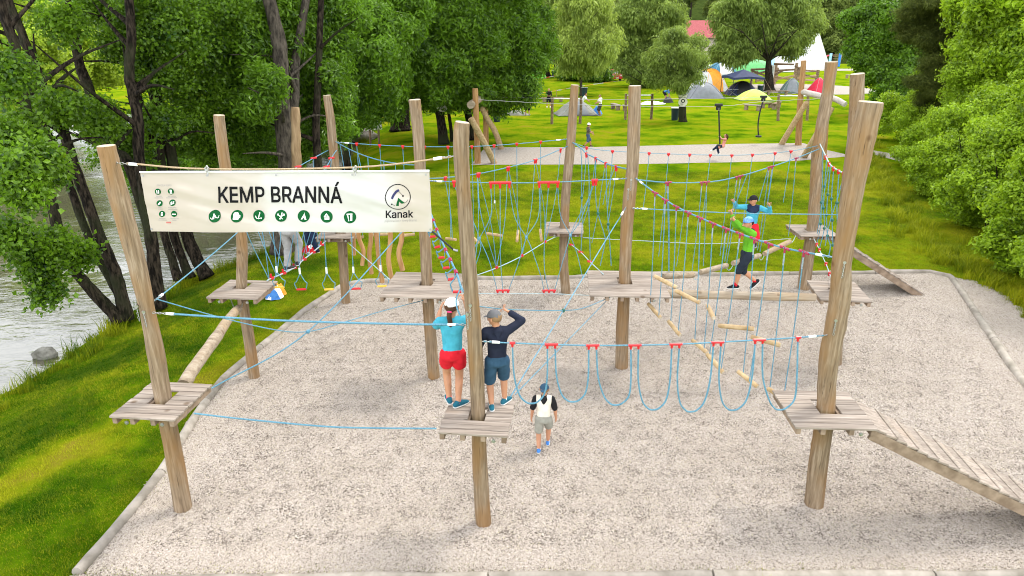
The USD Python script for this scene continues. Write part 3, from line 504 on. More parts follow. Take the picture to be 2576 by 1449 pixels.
# B to C: rope loops
t = rope_thing('blue rope with red connectors and seven hanging loops at the front, above the walking child', 'rope_loops', 'rope bridge')
top = rope_px([(1206, 858), (1290, 863), (1490, 869), (1700, 866), (1910, 855), (2008, 849), (2082, 843)], 7.87, 8.22); rope(t, 'top_rope', top[1:-1]); sleeve(t, top[[0, 6]], 0); sleeve(t, top[[-7, -1]], 1); so = []
for i, x in enumerate((1289, 1387, 1491, 1597, 1700, 1805, 1910, 2008)):
    so.append(tee(t, on_path(top, x), top[-1] - top[0], RED, 1 if i in (0, 7) else 2, 0.10, 0.018, 0.055))
for i, (bx, by) in enumerate([(1337, 1015), (1441, 1011), (1549, 1019), (1643, 1031), (1738, 1036), (1843, 1032), (1962, 1031)]):
    a, b = so[i][-1], so[i + 1][0]; Yl = (a[1] + b[1]) / 2 - 0.02; c = at(bx, by, Yl); w = (b[0] - a[0]); hh = a[2] - c[2]
    sx = c[0] - (a[0] + b[0]) / 2
    pts = [a, [a[0] + 0.01 + sx * 0.45, Yl, a[2] - hh * 0.5], [c[0] - w * 0.36, Yl, c[2] + hh * 0.16], [c[0] - w * 0.16, Yl, c[2] + hh * 0.025], c, [c[0] + w * 0.18, Yl, c[2] + hh * 0.03], [c[0] + w * 0.37, Yl, c[2] + hh * 0.17], [b[0] - 0.01 + sx * 0.45, Yl, b[2] - hh * 0.5], b]
    rope(t, 'loop', smooth_path(pts, 6), 0.0115)
# F to C: hanging log bridge
def hang_logs(label, cable, xs, logs, ends, mcon, r_log, group=None, wood=LOGY, sleeves=True, name='hanging_log_bridge', con_r=0.02):
    t = rope_thing(label, name, 'rope bridge'); rope(t, 'cable', cable, 0.012, ROPE)
    d = unit(cable[-1] - cable[0]); anch = []
    for x in xs:
        p = on_path(cable, x); mb = MB().bar(p - d * 0.085, p - d * 0.03, con_r, 8).bar(p + d * 0.03, p + d * 0.085, con_r, 8).tube([p + [0, 0, 0.015], p + [0, 0, -0.07]], con_r * 0.75, 6); t.part('connector', mb, mcon, 40); anch.append(p + np.array([0, 0, -0.05]))
    for a, (ex, ey) in zip(anch, ends):
        e = at(ex, ey, a[1]); rope(t, 'hanging_rope', smooth_path([a, (a + e) / 2 + [0.01, 0, 0], e], 4), R2); rope(t, 'rope_grip', [a + [0, 0, 0.01], a + (e - a) * 0.09], R2 * 1.45, GRIP)
    for (x0, y0, Y0, x1, y1, Y1) in logs:
        a, b = at(x0, y0, Y0), at(x1, y1, Y1); q = unit(b - a); t.part('log', MB().tube([a - q * 0.03, a, (a + b) / 2, b, b + q * 0.03], [r_log * 0.9, r_log, r_log * 1.04, r_log, r_log * 0.92], 10, wob=0.04, seed=int(x0)), wood, 50)
        t.part('cut_end', MB().bar(b + q * 0.028, b + q * 0.034, r_log * 0.85, 10), WOOD_END, 30)
    return t, anch
cab = sag(at(1600, 449, 12.55), at(2096, 647, 8.35), 0.16, 20)
cab = rope_px([(1600, 449), (1640, 479), (1700, 519), (1780, 556), (1870, 591), (1970, 623), (2096, 647)], 12.55, 8.35)
xs = [1648, 1674, 1702, 1732, 1762, 1794, 1827, 1862, 1898, 1935, 1975, 2023]
ends = [(1636, 1000), (1660, 1000)]
E7 = lambda x, y: ((1920 + x / 2.0125) / 1.4907, (720 + y / 2.0125) / 1.4907)
ends = [E7(1042, 862), E7(1108, 932), E7(1198, 985), E7(1255, 1045), E7(1380, 1118), E7(1450, 1180), E7(1490, 1240), E7(1578, 1335), E7(1745, 1370), (1885, 960), (1937, 975), (1973, 990)]
Yx = [on_path(cab, x)[1] for x in xs]
low = [(*E7(1035, 850), Yx[0], *E7(1115, 942), Yx[1]), (*E7(1188, 982), Yx[2], *E7(1262, 1074), Yx[3]), (*E7(1370, 1125), Yx[4], *E7(1462, 1205), Yx[5]), (*E7(1480, 1232), Yx[6], *E7(1584, 1352), Yx[7]), (1860, 937, Yx[8], 1902, 970, Yx[9]), (1936, 980, Yx[10] - .1, 1972, 1004, Yx[11])]
hi_ = [(*E7(1085, 640), Yx[1], *E7(1232, 716), Yx[2]), (*E7(1245, 750), Yx[3], *E7(1406, 830), Yx[4]), (*E7(1478, 862), Yx[5] + .12, *E7(1520, 946), Yx[6] - .12), (*E7(1572, 1010), Yx[7], *E7(1812, 1032), Yx[8]), (1895, 849, Yx[9], 1958, 867, Yx[10])]
t, _ = hang_logs('staircase of pale round logs hung on blue ropes, descending to the thick right post', cab, xs, low + hi_, ends, CRIMSON, 0.036)
sleeve(t, cab[[0, 6]], 0); sleeve(t, cab[[-6, -1]], 1)
# F to J: balance beam and its hand rope
t = Thing('balance_beam', 'thick horizontal balance beam carrying the boy in the green hoodie', 'balance beam', base=at(1675, 738, 12.6)); a, b = at(1672, 739, 12.25), at(2050, 748, 12.35); q = unit(b - a)
t.part('log', MB().tube([a + (b - a) * s_ for s_ in np.linspace(0, 1, 12)], 0.082 + 0.006 * np.sin(np.arange(12)), 14, wob=0.04, seed=9), BEAM, 50)
g_ = at(1958, 745, 12.26); t.part('branch_knot', MB().tube([g_ + [0, 0.02, 0], g_ + [0, -0.012, 0]], [0.05, 0.035], 10), OLDWOOD, 40)
t = rope_thing('straight blue rope held by the boy in the green hoodie', 'hand_rope'); p = rope_px([(1594, 524), (1850, 536), (2112, 540)], 12.55, 12.75); rope(t, 'rope', p, R1); sleeve(t, p, 0); HAND_GREEN = on_path(p, 1829)
# F to I: logs on a sagging cable
cab2 = rope_px([(1601, 452), (1683, 459), (1790, 457), (1865, 442), (1935, 421), (2000, 399), (2062, 374)], 12.6, 17.2)
E5 = lambda x, y: ((2400 + x / 1.7066) / 1.4907, (640 + y / 1.7066) / 1.4907)
xs2 = [E5(175, 0)[0], E5(182, 0)[0], E5(398, 0)[0], E5(428, 0)[0], E5(622, 0)[0], E5(645, 0)[0], 1935, 1943, 2003]
ends2 = [E5(183, 640), E5(186, 650), E5(333, 640), E5(405, 610), E5(543, 580), E5(555, 590), E5(752, 510), E5(768, 520), E5(950, 420)]
Y2 = [on_path(cab2, x)[1] for x in xs2]
lg2 = [(*E5(150, 675), Y2[0], *E5(338, 668), Y2[2]), (*E5(390, 650), Y2[2] + .1, *E5(550, 608), Y2[4]), (*E5(600, 592), Y2[4] + .1, *E5(762, 543), Y2[6]), (*E5(800, 530), Y2[6] + .1, *E5(955, 455), Y2[8])]
t, _ = hang_logs('bridge of heavy brown logs on a sagging rope, under the blue-jacket boy', cab2, xs2, lg2, ends2, CRIMSON, 0.062, wood=BEAM)
for a_, b_ in zip(lg2[:-1], lg2[1:]):
    p0, p1 = at(*a_[3:]), at(*b_[:3]); rope(t, 'link_rope', sag(p0, p1, 0.14, 8), R2, ROPE_PALE)
rope(t, 'link_rope', sag(at(*lg2[-1][3:]), at(2002, 592, 16.9), 0.1, 8), R2, ROPE_PALE)
for (x0, y0, x1, y1, Yq) in [(E5(820, 0)[0], 425, *E5(760, 195), 15.6), (E5(688, 0)[0], 437, *E5(590, 270), 14.9)]: rope(t, 'hand_hold', [at(x0, y0, Yq), at(x1, y1, Yq - .1)], R2, ROPE)
# H to I: top rope with hanging hand ropes and the foot rope
t = rope_thing('thin top rope with red connectors and loose hand ropes, right of the small rear platform', 'hand_rope_bridge', 'rope bridge')
top = rope_px([(1440, 358), (1500, 376), (1633, 385), (1787, 390), (1893, 389), (1990, 380), (2060, 366)], 16.9, 17.2); rope(t, 'top_rope', top, R2)
for x, yb in [(1476, 560), (1541, 520), (1633, 520), (1682, 640), (1735, 660), (1787, 545), (1841, 640), (1893, 560), (1950, 520), (1990, 505)]:
    p = on_path(top, x); e = tee(t, p, [1, 0, 0], RED, 1, r=0.026)[0]; b = below(e, yb); sw = np.array([-0.12, -0.25, 0]) * (0.4 + (x % 7) / 6); rope(t, 'hand_rope', smooth_path([e, (e + b) / 2 + sw * 0.3, b + sw], 5), R2)
rope(t, 'foot_rope', rope_px([(1466, 598), (1640, 607), (1800, 613), (1990, 600)], 16.6, 17.0), R2, ROPE_PALE)
# G to H: top rope with small swinging logs
t = rope_thing('row of short wooden swing bars on long ropes, left of the small rear platform', 'swing_bars', 'rope bridge')
top = rope_px([(850, 358), (955, 365), (1060, 369), (1200, 368), (1320, 360), (1426, 350)], 16.3, 16.9); rope(t, 'top_rope', top, R1); sleeve(t, top, 0); sleeve(t, top, 1)
E6 = lambda x, y: ((960 + x / 2.0125) / 1.4907, (720 + y / 2.0125) / 1.4907); E6b = lambda x, y: ((1560 + x / 2.4984) / 1.4907, (520 + y / 2.4984) / 1.4907)
bars = {897: ((880, 600), (912, 596), 520), 955: ((938, 591), (972, 589), 505), 1013: ((1007, 594), (1040, 589), 500), 1068: (E6(1100, 325), E6(1190, 320), 500), 1127: (E6b(288, 935), E6b(368, 903), 514), 1187: (E6b(510, 903), E6b(575, 925), 512), 1243: (E6b(668, 888), E6b(795, 908), 508), 1300: (E6b(955, 870), E6b(935, 912), 560), 1360: (E6b(1165, 860), E6b(1158, 905), 560)}
for x, (a_, b_, yf) in bars.items():
    p = on_path(top, x); e = tee(t, p, [1, 0, 0], RED, 1, r=0.024)[0]; f_ = below(e, yf); a, b = at(*a_, p[1] - .03), at(*b_, p[1] + .03)
    if abs(a_[0] - b_[0]) > 25: rope(t, 'hanging_rope', [e, f_], R2); rope(t, 'rope_fork', [a, f_, b], R2, ROPE); t.part('clamp', MB().bar(f_ + [0, 0, .04], f_ + [0, 0, -.03], 0.018, 8), ALU, 40)
    else: b = b + [0.03, -.4, 0]; rope(t, 'hanging_rope', [e, (a + b) / 2], R2)
    q = unit(b - a); t.part('swing_bar', MB().bar(a - q * .03, b + q * .03, 0.036, 9), LOGY, 40)
# E to F net
t = rope_thing('net of crossing blue ropes with triple red connectors, right of the front middle post', 'climbing_net', 'net')
top = rope_px([(1076, 455), (1258, 460), (1400, 458), (1576, 449)], 12.25, 12.6); rope(t, 'top_rope', top, R1); sleeve(t, top, 0); sleeve(t, top, 1)
bot = rope_px([(1160, 738), (1265, 739), (1381, 739), (1482, 743)], 12.25, 12.6); rope(t, 'bottom_rope', bot, R2, ROPE_PALE)
ks = {i: at(x, y, Yq) for i, (x, y, Yq) in enumerate([(1206, 600, 12.25), (1324, 597, 12.35), (1435, 592, 12.45)])}
T_ = [tee(t, on_path(top, x), [1, 0.05, 0], RED, n, 0.17 if n == 3 else 0.05, 0.026, 0.10) for x, n in ((1142, 1), (1258, 3), (1380, 3), (1496, 2))]; B_ = [tee(t, on_path(bot, x) + [0, 0, 0.07], [1, 0.05, 0], RED, 3, 0.10, 0.022, 0.05) for x in (1265, 1381)]
def lace(*pts, m=ROPE, r=R2, bow=0.0):
    pts = [np.asarray(p, float) for p in pts]; rope(t, 'net_rope', smooth_path(pts, 6), r, m)
lace(T_[0][0], ks[0] + [-.1, 0, .3], ks[0]); lace(T_[1][0], ks[0] + [.22, 0, .45], ks[0]); lace(T_[1][1], at(1259, 640, 12.3), B_[0][1]); lace(T_[1][2], ks[1] + [-.22, 0, .4], ks[1]); lace(T_[2][0], ks[1] + [.22, 0, .4], ks[1])
lace(T_[2][1], at(1370, 600, 12.4), at(1370, 680, 12.4), B_[1][1]); lace(T_[2][2], ks[2] + [-.2, 0, .4], ks[2]); lace(T_[3][0], ks[2] + [.2, 0, .35], ks[2])
lace(ks[0], at(1232, 660, 12.25), B_[0][0]); lace(ks[0], at(1180, 650, 12.2), at(1168, 690, 12.2)); lace(ks[0], ks[0] + [0.02, 0, -.2], at(1192, 680, 12.2)); lace(ks[1], at(1303, 665, 12.3), B_[0][2]); lace(ks[1], at(1337, 625, 12.35), at(1362, 700, 12.4), B_[1][0]); lace(ks[2], at(1412, 670, 12.4), B_[1][2]); lace(ks[2], at(1452, 640, 12.5), at(1466, 700, 12.5))
for k_ in ks.values(): knot(t, k_, ROPE, 0.03)
# E to H net
t = rope_thing('sagging net of double blue ropes leading back to the small rear platform', 'climbing_net', 'net')
top = rope_px([(1074, 449), (1120, 447), (1203, 437), (1278, 421), (1347, 402), (1430, 367)], 12.4, 16.9); rope(t, 'top_rope', top, R1)
bot = rope_px([(1172, 702), (1249, 674), (1313, 644), (1371, 609), (1402, 594)], 12.7, 16.6); rope(t, 'bottom_rope', bot, R1, ROPE_PALE)
T_ = [tee(t, on_path(top, x), top[-1] - top[0], RED, n, 0.05, 0.026, 0.08) for x, n in ((1120, 1), (1203, 2), (1278, 2), (1347, 2), (1410, 1))]; Bx = [(1190, 696), (1249, 674), (1313, 644), (1371, 609)]; Bp = []
for x, y in Bx: p = on_path(bot, x); mb = MB().bar(p - unit(bot[-1] - bot[0]) * .04, p + unit(bot[-1] - bot[0]) * .04, 0.028, 8).bar(p, p + [0, 0, .05], .024, 8); t.part('connector', mb, RED, 40); Bp.append(p)
for i in range(4):
    a, b = T_[i + 1][0], Bp[i]; lace(a, a + (b - a) * .5 + [.06, 0, -.05], b)
    if i < 3: a, b = T_[i + 1][-1], Bp[i + 1]; lace(a, a + (b - a) * .5 + [.08, 0, -.12], b)
lace(T_[0][0], at(1133, 530, 12.8), at(1138, 600, 12.8)); lace(T_[1][0], at(1210, 540, 13.2), Bp[1])
# H to F net
t = rope_thing('steep net with dark green joints, between the small rear platform and middle post', 'climbing_net', 'net')
E7b = lambda x, y: ((2120 + x / 3.019) / 1.4907, (520 + y / 3.019) / 1.4907)
top = rope_px([(1440, 358), (1463, 374), (1475, 386), (1499, 398), (1524, 411), (1550, 419), (1578, 425)], 16.9, 12.7); rope(t, 'top_rope', top, 0.014); bot = rope_px([E7b(40, 1180), E7b(175, 1285), E7b(278, 1392), (1518, 690)], 16.6, 13.0); rope(t, 'bottom_rope', bot, R1, ROPE_PALE)
for x, y in ((70, 1202), (175, 1285), (278, 1392)): p = on_path(bot, E7b(x, 0)[0]); t.part('connector', MB().bar(p - [0.04, -.04, 0], p + [.04, -.04, 0], .028, 8), RED, 40)
def col(px, j, dep_):
    pts = [at(*E7b(x, y), dep_) for x, y in px]; rope(t, 'net_rope', smooth_path(pts, 6), R1); knot(t, at(*E7b(*j), dep_), GREENP, .034)
col([(175, 120), (186, 300), (184, 670), (192, 900), (178, 1270)], (184, 668), 16.2); col([(255, 190), (270, 500), (265, 760), (275, 1100), (283, 1380)], (265, 757), 15.4); col([(345, 235), (342, 620), (370, 845), (447, 1110), (440, 1220), (395, 1440)], (370, 845), 14.6); col([(462, 290), (468, 640), (487, 970), (508, 1250), (520, 1440)], (486, 966), 13.8)
for x, y in ((240, 165), (345, 222), (460, 278), (578, 322)): tee(t, on_path(top, E7b(x, 0)[0]), top[-1] - top[0], RED, 1, r=.03, drop=.09)
for px in ([(575, 340), (548, 560), (500, 860), (470, 1040)], [(450, 300), (400, 620), (368, 845), (300, 1180)], [(335, 500), (240, 720), (120, 940), (40, 1130)], [(340, 250), (310, 480), (265, 757), (200, 960)], [(560, 330), (470, 560), (425, 745)]): rope(t, 'net_rope', smooth_path([at(*E7b(*p_), 14.6) for p_ in px], 5), R2 * .9)
# I to J net
t = rope_thing('narrow net of blue ropes with green joints, seen just left of the thick right post', 'climbing_net', 'net')
E8 = lambda x, y: ((2900 + x / 2.265) / 1.4907, (480 + y / 2.265) / 1.4907); top = rope_px([E8(395, 135), E8(447, 243), E8(475, 300), E8(513, 338), E8(597, 383), E8(650, 400)], 17.2, 12.9); rope(t, 'top_rope', top, 0.015, ROPE_PALE)
bot = rope_px([E8(335, 925), E8(370, 990), E8(447, 1155), E8(480, 1245), E8(500, 1300)], 17.0, 13.1); rope(t, 'bottom_rope', bot, R1, ROPE_PALE)
for x, y in ((340, 930), (370, 990), (392, 1027), (447, 1155), (478, 1243)): p = on_path(bot, E8(x, 0)[0]); t.part('connector', MB().bar(p + [0, 0, -.04], p + [0, 0, .04], .03, 8), RED, 40)
for x in (447, 475, 513, 555, 597): tee(t, on_path(top, E8(x, 0)[0]), top[-1] - top[0], RED, 1, r=.03, drop=.07)
for px, js, dq in (([(420, 170), (418, 450), (407, 640), (402, 820), (370, 985)], [(407, 632), (402, 815)], 16.8), ([(452, 270), (436, 495), (426, 680), (433, 850), (392, 1020)], [(436, 495), (426, 680), (433, 852)], 16.2), ([(485, 320), (463, 565), (452, 740), (460, 915), (484, 1000), (470, 1090)], [(463, 565), (452, 738), (460, 915)], 15.4), ([(513, 350), (494, 600), (500, 785), (505, 990)], [(494, 602), (500, 783), (505, 995)], 14.6), ([(557, 385), (541, 640), (545, 850)], [(541, 636)], 13.8), ([(597, 405), (545, 600), (480, 800), (440, 1000)], [], 14.2), ([(470, 330), (430, 560), (372, 900)], [], 16)):
    rope(t, 'net_rope', smooth_path([at(*E8(*p_), dq) for p_ in px], 6), R1 if js else R2)
    for j_ in js: knot(t, at(*E8(*j_), dq), GREENP, .036)
# D to G rope bridge
t = rope_thing('rope bridge under the banner where the person in grey trousers walks', 'rope_bridge', 'rope bridge')
Ea = lambda x, y: ((920 + x / 4.831) / 1.4907, (840 + y / 4.831) / 1.4907)
bot = rope_px([(672, 706), Ea(470, 985), Ea(685, 895), Ea(880, 795), Ea(1055, 645), Ea(1220, 515), Ea(1525, 250)], 12.4, 16.1); rope(t, 'foot_rope', bot, 0.014, ROPE_PALE); G_TOP = at(836, 378, 16.2); D_TOP = post_at('D', 470)
for sgn, nm in ((-1, 'hand_rope'), (1, 'hand_rope')):
    a, b = D_TOP + [0.12 * sgn, 0, 0], G_TOP + [0.1 * sgn, 0, 0]; m_ = (a + b) / 2 + [0.34 * sgn, 0, -.32]; hp = smooth_path([a, m_, b], 12); rope(t, nm, hp, R1)
    for i, s_ in enumerate(np.linspace(0.12, 0.9, 7)):
        h_ = hp[int(s_ * (len(hp) - 1))]; f_ = bot[int(s_ * (len(bot) - 1))]; rope(t, 'side_rope', smooth_path([h_, (h_ + f_) / 2 + [0.05 * sgn, 0, -.05], f_], 4), R2)
        t.part('connector', MB().bar(h_ - [.05, .05, 0], h_ + [.05, .05, 0], .024, 8), RED, 40)
for x, y in ((470, 985), (685, 895), (880, 795), (1055, 645), (1220, 515), (1375, 380), (1525, 250)): p = on_path(bot, Ea(x, 0)[0]); t.part('connector', MB().bar(p - [.05, .03, 0], p + [.05, .03, 0], .03, 8).bar(p, p + [0, 0, .09], .022, 8), RED, 40)
WALK_ROPE = on_path(bot, 735)
# D to E trapeze handles
t = rope_thing('five hanging rope loops with alternating yellow and red grips below the banner', 'trapeze_loops', 'rope bridge')
top = sag(post_at('D', 452), post_at('E', 455), .1); rope(t, 'top_rope', top, R1)
for i, (gx_, gy_, kx, ky, tx) in enumerate([(E6(178, 0)[0], E6(0, 718)[1], *Ea(565, 820), 676), (E6(343, 0)[0], E6(0, 735)[1], *Ea(985, 850), 738), (E6(553, 0)[0], E6(0, 735)[1], *Ea(1470, 840), 808), (E6(755, 0)[0], E6(0, 730)[1], *Ea(1955, 830), 878), (E6(955, 0)[0], E6(0, 711)[1], *E6(940, 575), 950)]):
    a = on_path(top, tx); c = at(kx, ky, 12.25); g = at(gx_, gy_, 12.25); w = np.array([.085, -.03, .015]); rope(t, 'hanging_rope', [a, c], R2); t.part('clamp', MB().bar(c + [0, 0, .06], c - [0, 0, .06], .02, 8), ALU, 40)
    g0, g1 = g - w * 1.15, g + w * 1.15; rope(t, 'grip_loop', smooth_path([c - [0, 0, .05], c * .45 + g0 * .55 - [.03, 0, 0], g0 - [.035, 0, -.12], g0], 6), R2); rope(t, 'grip_loop', smooth_path([c - [0, 0, .05], c * .45 + g1 * .55 + [.03, 0, 0], g1 + [.035, 0, .12], g1], 6), R2)
    t.part('grip', MB().bar(g0, g1, .021, 10), YELLOW if i % 2 == 0 else RED, 40)
# G to E hanging stakes
t = rope_thing('six upright orange wooden stakes hanging in a row below the banner', 'hanging_stakes', 'rope bridge')
a, b = G_TOP + [.1, 0, .2], post_at('E', 415) + [-.1, 0, 0]; top = sag(a, b, .12, 16); rope(t, 'top_rope', top, R1); E6c = lambda x, y: (644 + x / 3.0, 483 + y / 3.0)
for x0, x1, yb in ((735, 738, 475), (790, 800, 553), (857, 872, 617), (905, 955, 683), (1000, 1028, 682), (1082, 1108, 592)):
    s_ = np.clip((x0 - 690) / 460, .08, .95); p = top[int(s_ * 15)]; c0, c1 = at(*E6c(x0, 330), p[1]), at(*E6c(x1, yb), p[1]); ct = c0 + (c0 - c1) * .85; bow = np.array([.05 * math.sin(x0), 0, 0])
    t.part('stake', MB().tube(smooth_path([ct, c0 + bow, (c0 + c1) / 2 - bow, c1], 4), .05, 10, wob=.06, seed=x0), ORANGE_WOOD, 50); rope(t, 'hanging_rope', [p, ct], R2)
rope(t, 'foot_rope', [at(*E6c(690, 380), 16), at(*E6c(1012, 662), 12.6)], R1, ROPE_PALE)
# E to B stirrups
t = rope_thing('steep thick blue rope with red-barred stirrup loops, above the girl\'s white cap', 'stirrup_rope', 'rope bridge')
E3 = lambda x, y: ((1560 + x / 2.277) / 1.4907, (820 + y / 2.277) / 1.4907); top = rope_px([(1066, 488), E3(150, 18), E3(180, 97), E3(255, 270), E3(343, 458), (1160, 722), (1172, 742)], 12.1, 7.95); rope(t, 'top_rope', top, .0145)
for x in (150, 180, 255, 295, 343): p = on_path(top, E3(x, 0)[0]); d = unit(top[-1] - top[0]); t.part('connector', MB().bar(p - d * .05, p + d * .05, .026, 8), CRIMSON, 40)
for bx0, by0, bx1, by1, ax in ((120, 156, 168, 150, 176), (160, 248, 208, 236, 205), (193, 334, 243, 330, 245), (232, 423, 286, 416, 283), (273, 520, 332, 512, 325), (315, 625, 384, 623, 352)):
    a = on_path(top, E3(ax, 0)[0]); Yq = a[1]; g0, g1 = at(*E3(bx0, by0), Yq), at(*E3(bx1, by1), Yq); t.part('stirrup_bar', MB().bar(g0, g1, .02, 8), RED, 40); m_ = at(*E3(bx0 - 8, (by0 + seen(a)[1] * 0 + by0 - 60) / 2), Yq)
    rope(t, 'stirrup_rope', smooth_path([a, a * .55 + g0 * .45 + [-.05, 0, 0], g0 + [-.03, 0, .10], g0], 5), R1); rope(t, 'stirrup_rope', [a, g1], R2 * .8)
rope(t, 'hanging_end', smooth_path([on_path(top, 1160), at(1148, 752, 8.0), at(1150, 775, 7.9), at(1158, 795, 7.85)], 5), R1)
t = rope_thing('short black elastic cord from the banner corner to the front middle post', 'elastic_cord', 'cord'); rope(t, 'cord', [at(1087, 582, 7.86), at(1144, 631, 7.85)], .011, BLACK); rope(t, 'hook', [at(1140, 628, 7.85), at(1152, 631, 7.85)], .014, STEEL)
# A to D: leaning log
t = Thing('balance_log', 'pale crooked log leaning from the front left platform up to the platform behind it', 'log', base=at(466, 962, 8.9))
pa = [at(463, 968, 8.75), at(480, 938, 9.0), at(503, 905, 9.4), at(530, 868, 9.9), at(547, 845, 10.2), at(568, 812, 10.9), at(590, 786, 11.5), at(600, 776, 11.7)]
t.part('log', MB().tube(smooth_path(pa, 5), np.interp(np.linspace(0, 1, 36), [0, .3, .5, .62, 1], [.10, .09, .095, .085, .075]), 14, wob=.05, seed=3), BEAM, 50)
mb = MB(); chain(mb, pa[-1] + [.06, 0, .02], at(612, 752, 12.0)); chain(mb, pa[-1] + [-.08, 0, .0], at(580, 752, 12.0)); t.part('chain', mb, STEEL, 40)
# ramps
def ramp(label, hl, hr, ll, lr, n, name='plank_ramp'):          # upper left/right and lower left/right corners of the deck
    t = Thing(name, label, 'ramp', base=(ll[0], ll[1], 0)); hl, hr, ll, lr = map(np.asarray, (hl, hr, ll, lr)); ln = unit(ll - hl); w = unit(hr - hl); up = unit(np.cross(w, ln)); up = up if up[2] > 0 else -up; rng = np.random.default_rng(n)
    L, W = np.linalg.norm(ll - hl), np.linalg.norm(hr - hl); ax = np.array([w, ln, up]); o = hl
    for i in range(n):
        c = o + w * W / 2 + ln * (i + .5) * L / n; t.part('plank', MB().box(c + up * .015, (W + rng.uniform(-.02, .02), L / n - .012, .028), np.array([w, unit(ln + up * .12), np.cross(w, unit(ln + up * .12))]), .004), PLANK, False)
        if i % 2 == 0 and i > 0: t.part('cleat', MB().box(c - ln * L / n / 2 + up * .042, (W * .96, .03, .026), ax, .004), PLANK, False)
    for s_ in (.03, W - .03): t.part('stringer', MB().box(o + w * s_ + ln * L / 2 - up * .078, (.055, L, .15), ax, .006), JOIST, False)
c, u, v, W, Dp = PLAT['C']; eR = c + u * W / 2; d_ = unit(np.array([1.0, -.10, 0])); low = eR + d_ * 3.15; low[2] = .08
w_ = np.array([-d_[1], d_[0], 0]); hw = Dp * .47
ramp('long plank ramp sloping down from the front right platform out of the picture', eR - w_ * hw + [.0, 0, -.04], eR + w_ * hw * .6 + [0, 0, -.04], low - w_ * hw, low + w_ * hw * .6, 22)
c, u, v, W, Dp = PLAT['I']; eR = at(2146, 628, 16.9); lo_ = ground(2322, 742, .04); d_ = lo_ - eR; w_ = unit(np.array([-d_[1], d_[0], 0])); w_ = w_ if w_[1] > 0 else -w_
eR = eR - d_ * .12; ramp('short rear plank ramp behind the thick right post, at the back of the gravel', eR, eR + w_ * .9, lo_, lo_ + w_ * .9, 14)

# ---------------------------------------------------------------- the banner
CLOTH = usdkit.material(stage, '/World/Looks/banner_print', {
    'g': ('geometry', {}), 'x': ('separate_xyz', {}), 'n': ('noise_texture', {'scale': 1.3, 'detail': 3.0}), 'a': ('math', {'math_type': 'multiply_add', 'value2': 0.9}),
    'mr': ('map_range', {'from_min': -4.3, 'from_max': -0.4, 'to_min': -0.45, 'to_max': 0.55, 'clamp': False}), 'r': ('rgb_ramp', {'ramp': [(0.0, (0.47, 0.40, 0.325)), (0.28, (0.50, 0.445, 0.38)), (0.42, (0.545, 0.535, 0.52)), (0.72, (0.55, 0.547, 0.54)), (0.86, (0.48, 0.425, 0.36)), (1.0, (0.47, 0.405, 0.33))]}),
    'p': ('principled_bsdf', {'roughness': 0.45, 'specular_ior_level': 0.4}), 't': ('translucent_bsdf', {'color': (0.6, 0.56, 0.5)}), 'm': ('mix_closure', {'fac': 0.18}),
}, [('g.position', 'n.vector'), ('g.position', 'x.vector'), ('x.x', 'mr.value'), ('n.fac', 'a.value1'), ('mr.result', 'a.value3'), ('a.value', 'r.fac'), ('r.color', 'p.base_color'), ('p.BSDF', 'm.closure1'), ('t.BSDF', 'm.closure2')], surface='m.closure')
INK = look('black_ink', (0.006, 0.006, 0.007), None, rough=0.6, spec=0.12); INK_GREEN = look('green_ink', (0.003, 0.075, 0.018), None, rough=0.6, spec=0.12); INK_WHITE = look('white_ink', (0.78, 0.78, 0.76), None, rough=0.45)
INK_NAVY = look('navy_ink', (0.018, 0.022, 0.085), None, rough=0.4); INK_GREY = look('grey_ink', (0.30, 0.28, 0.26), None, rough=0.5); INK_RED = look('red_ink', (0.5, 0.10, 0.09), None, rough=0.5)
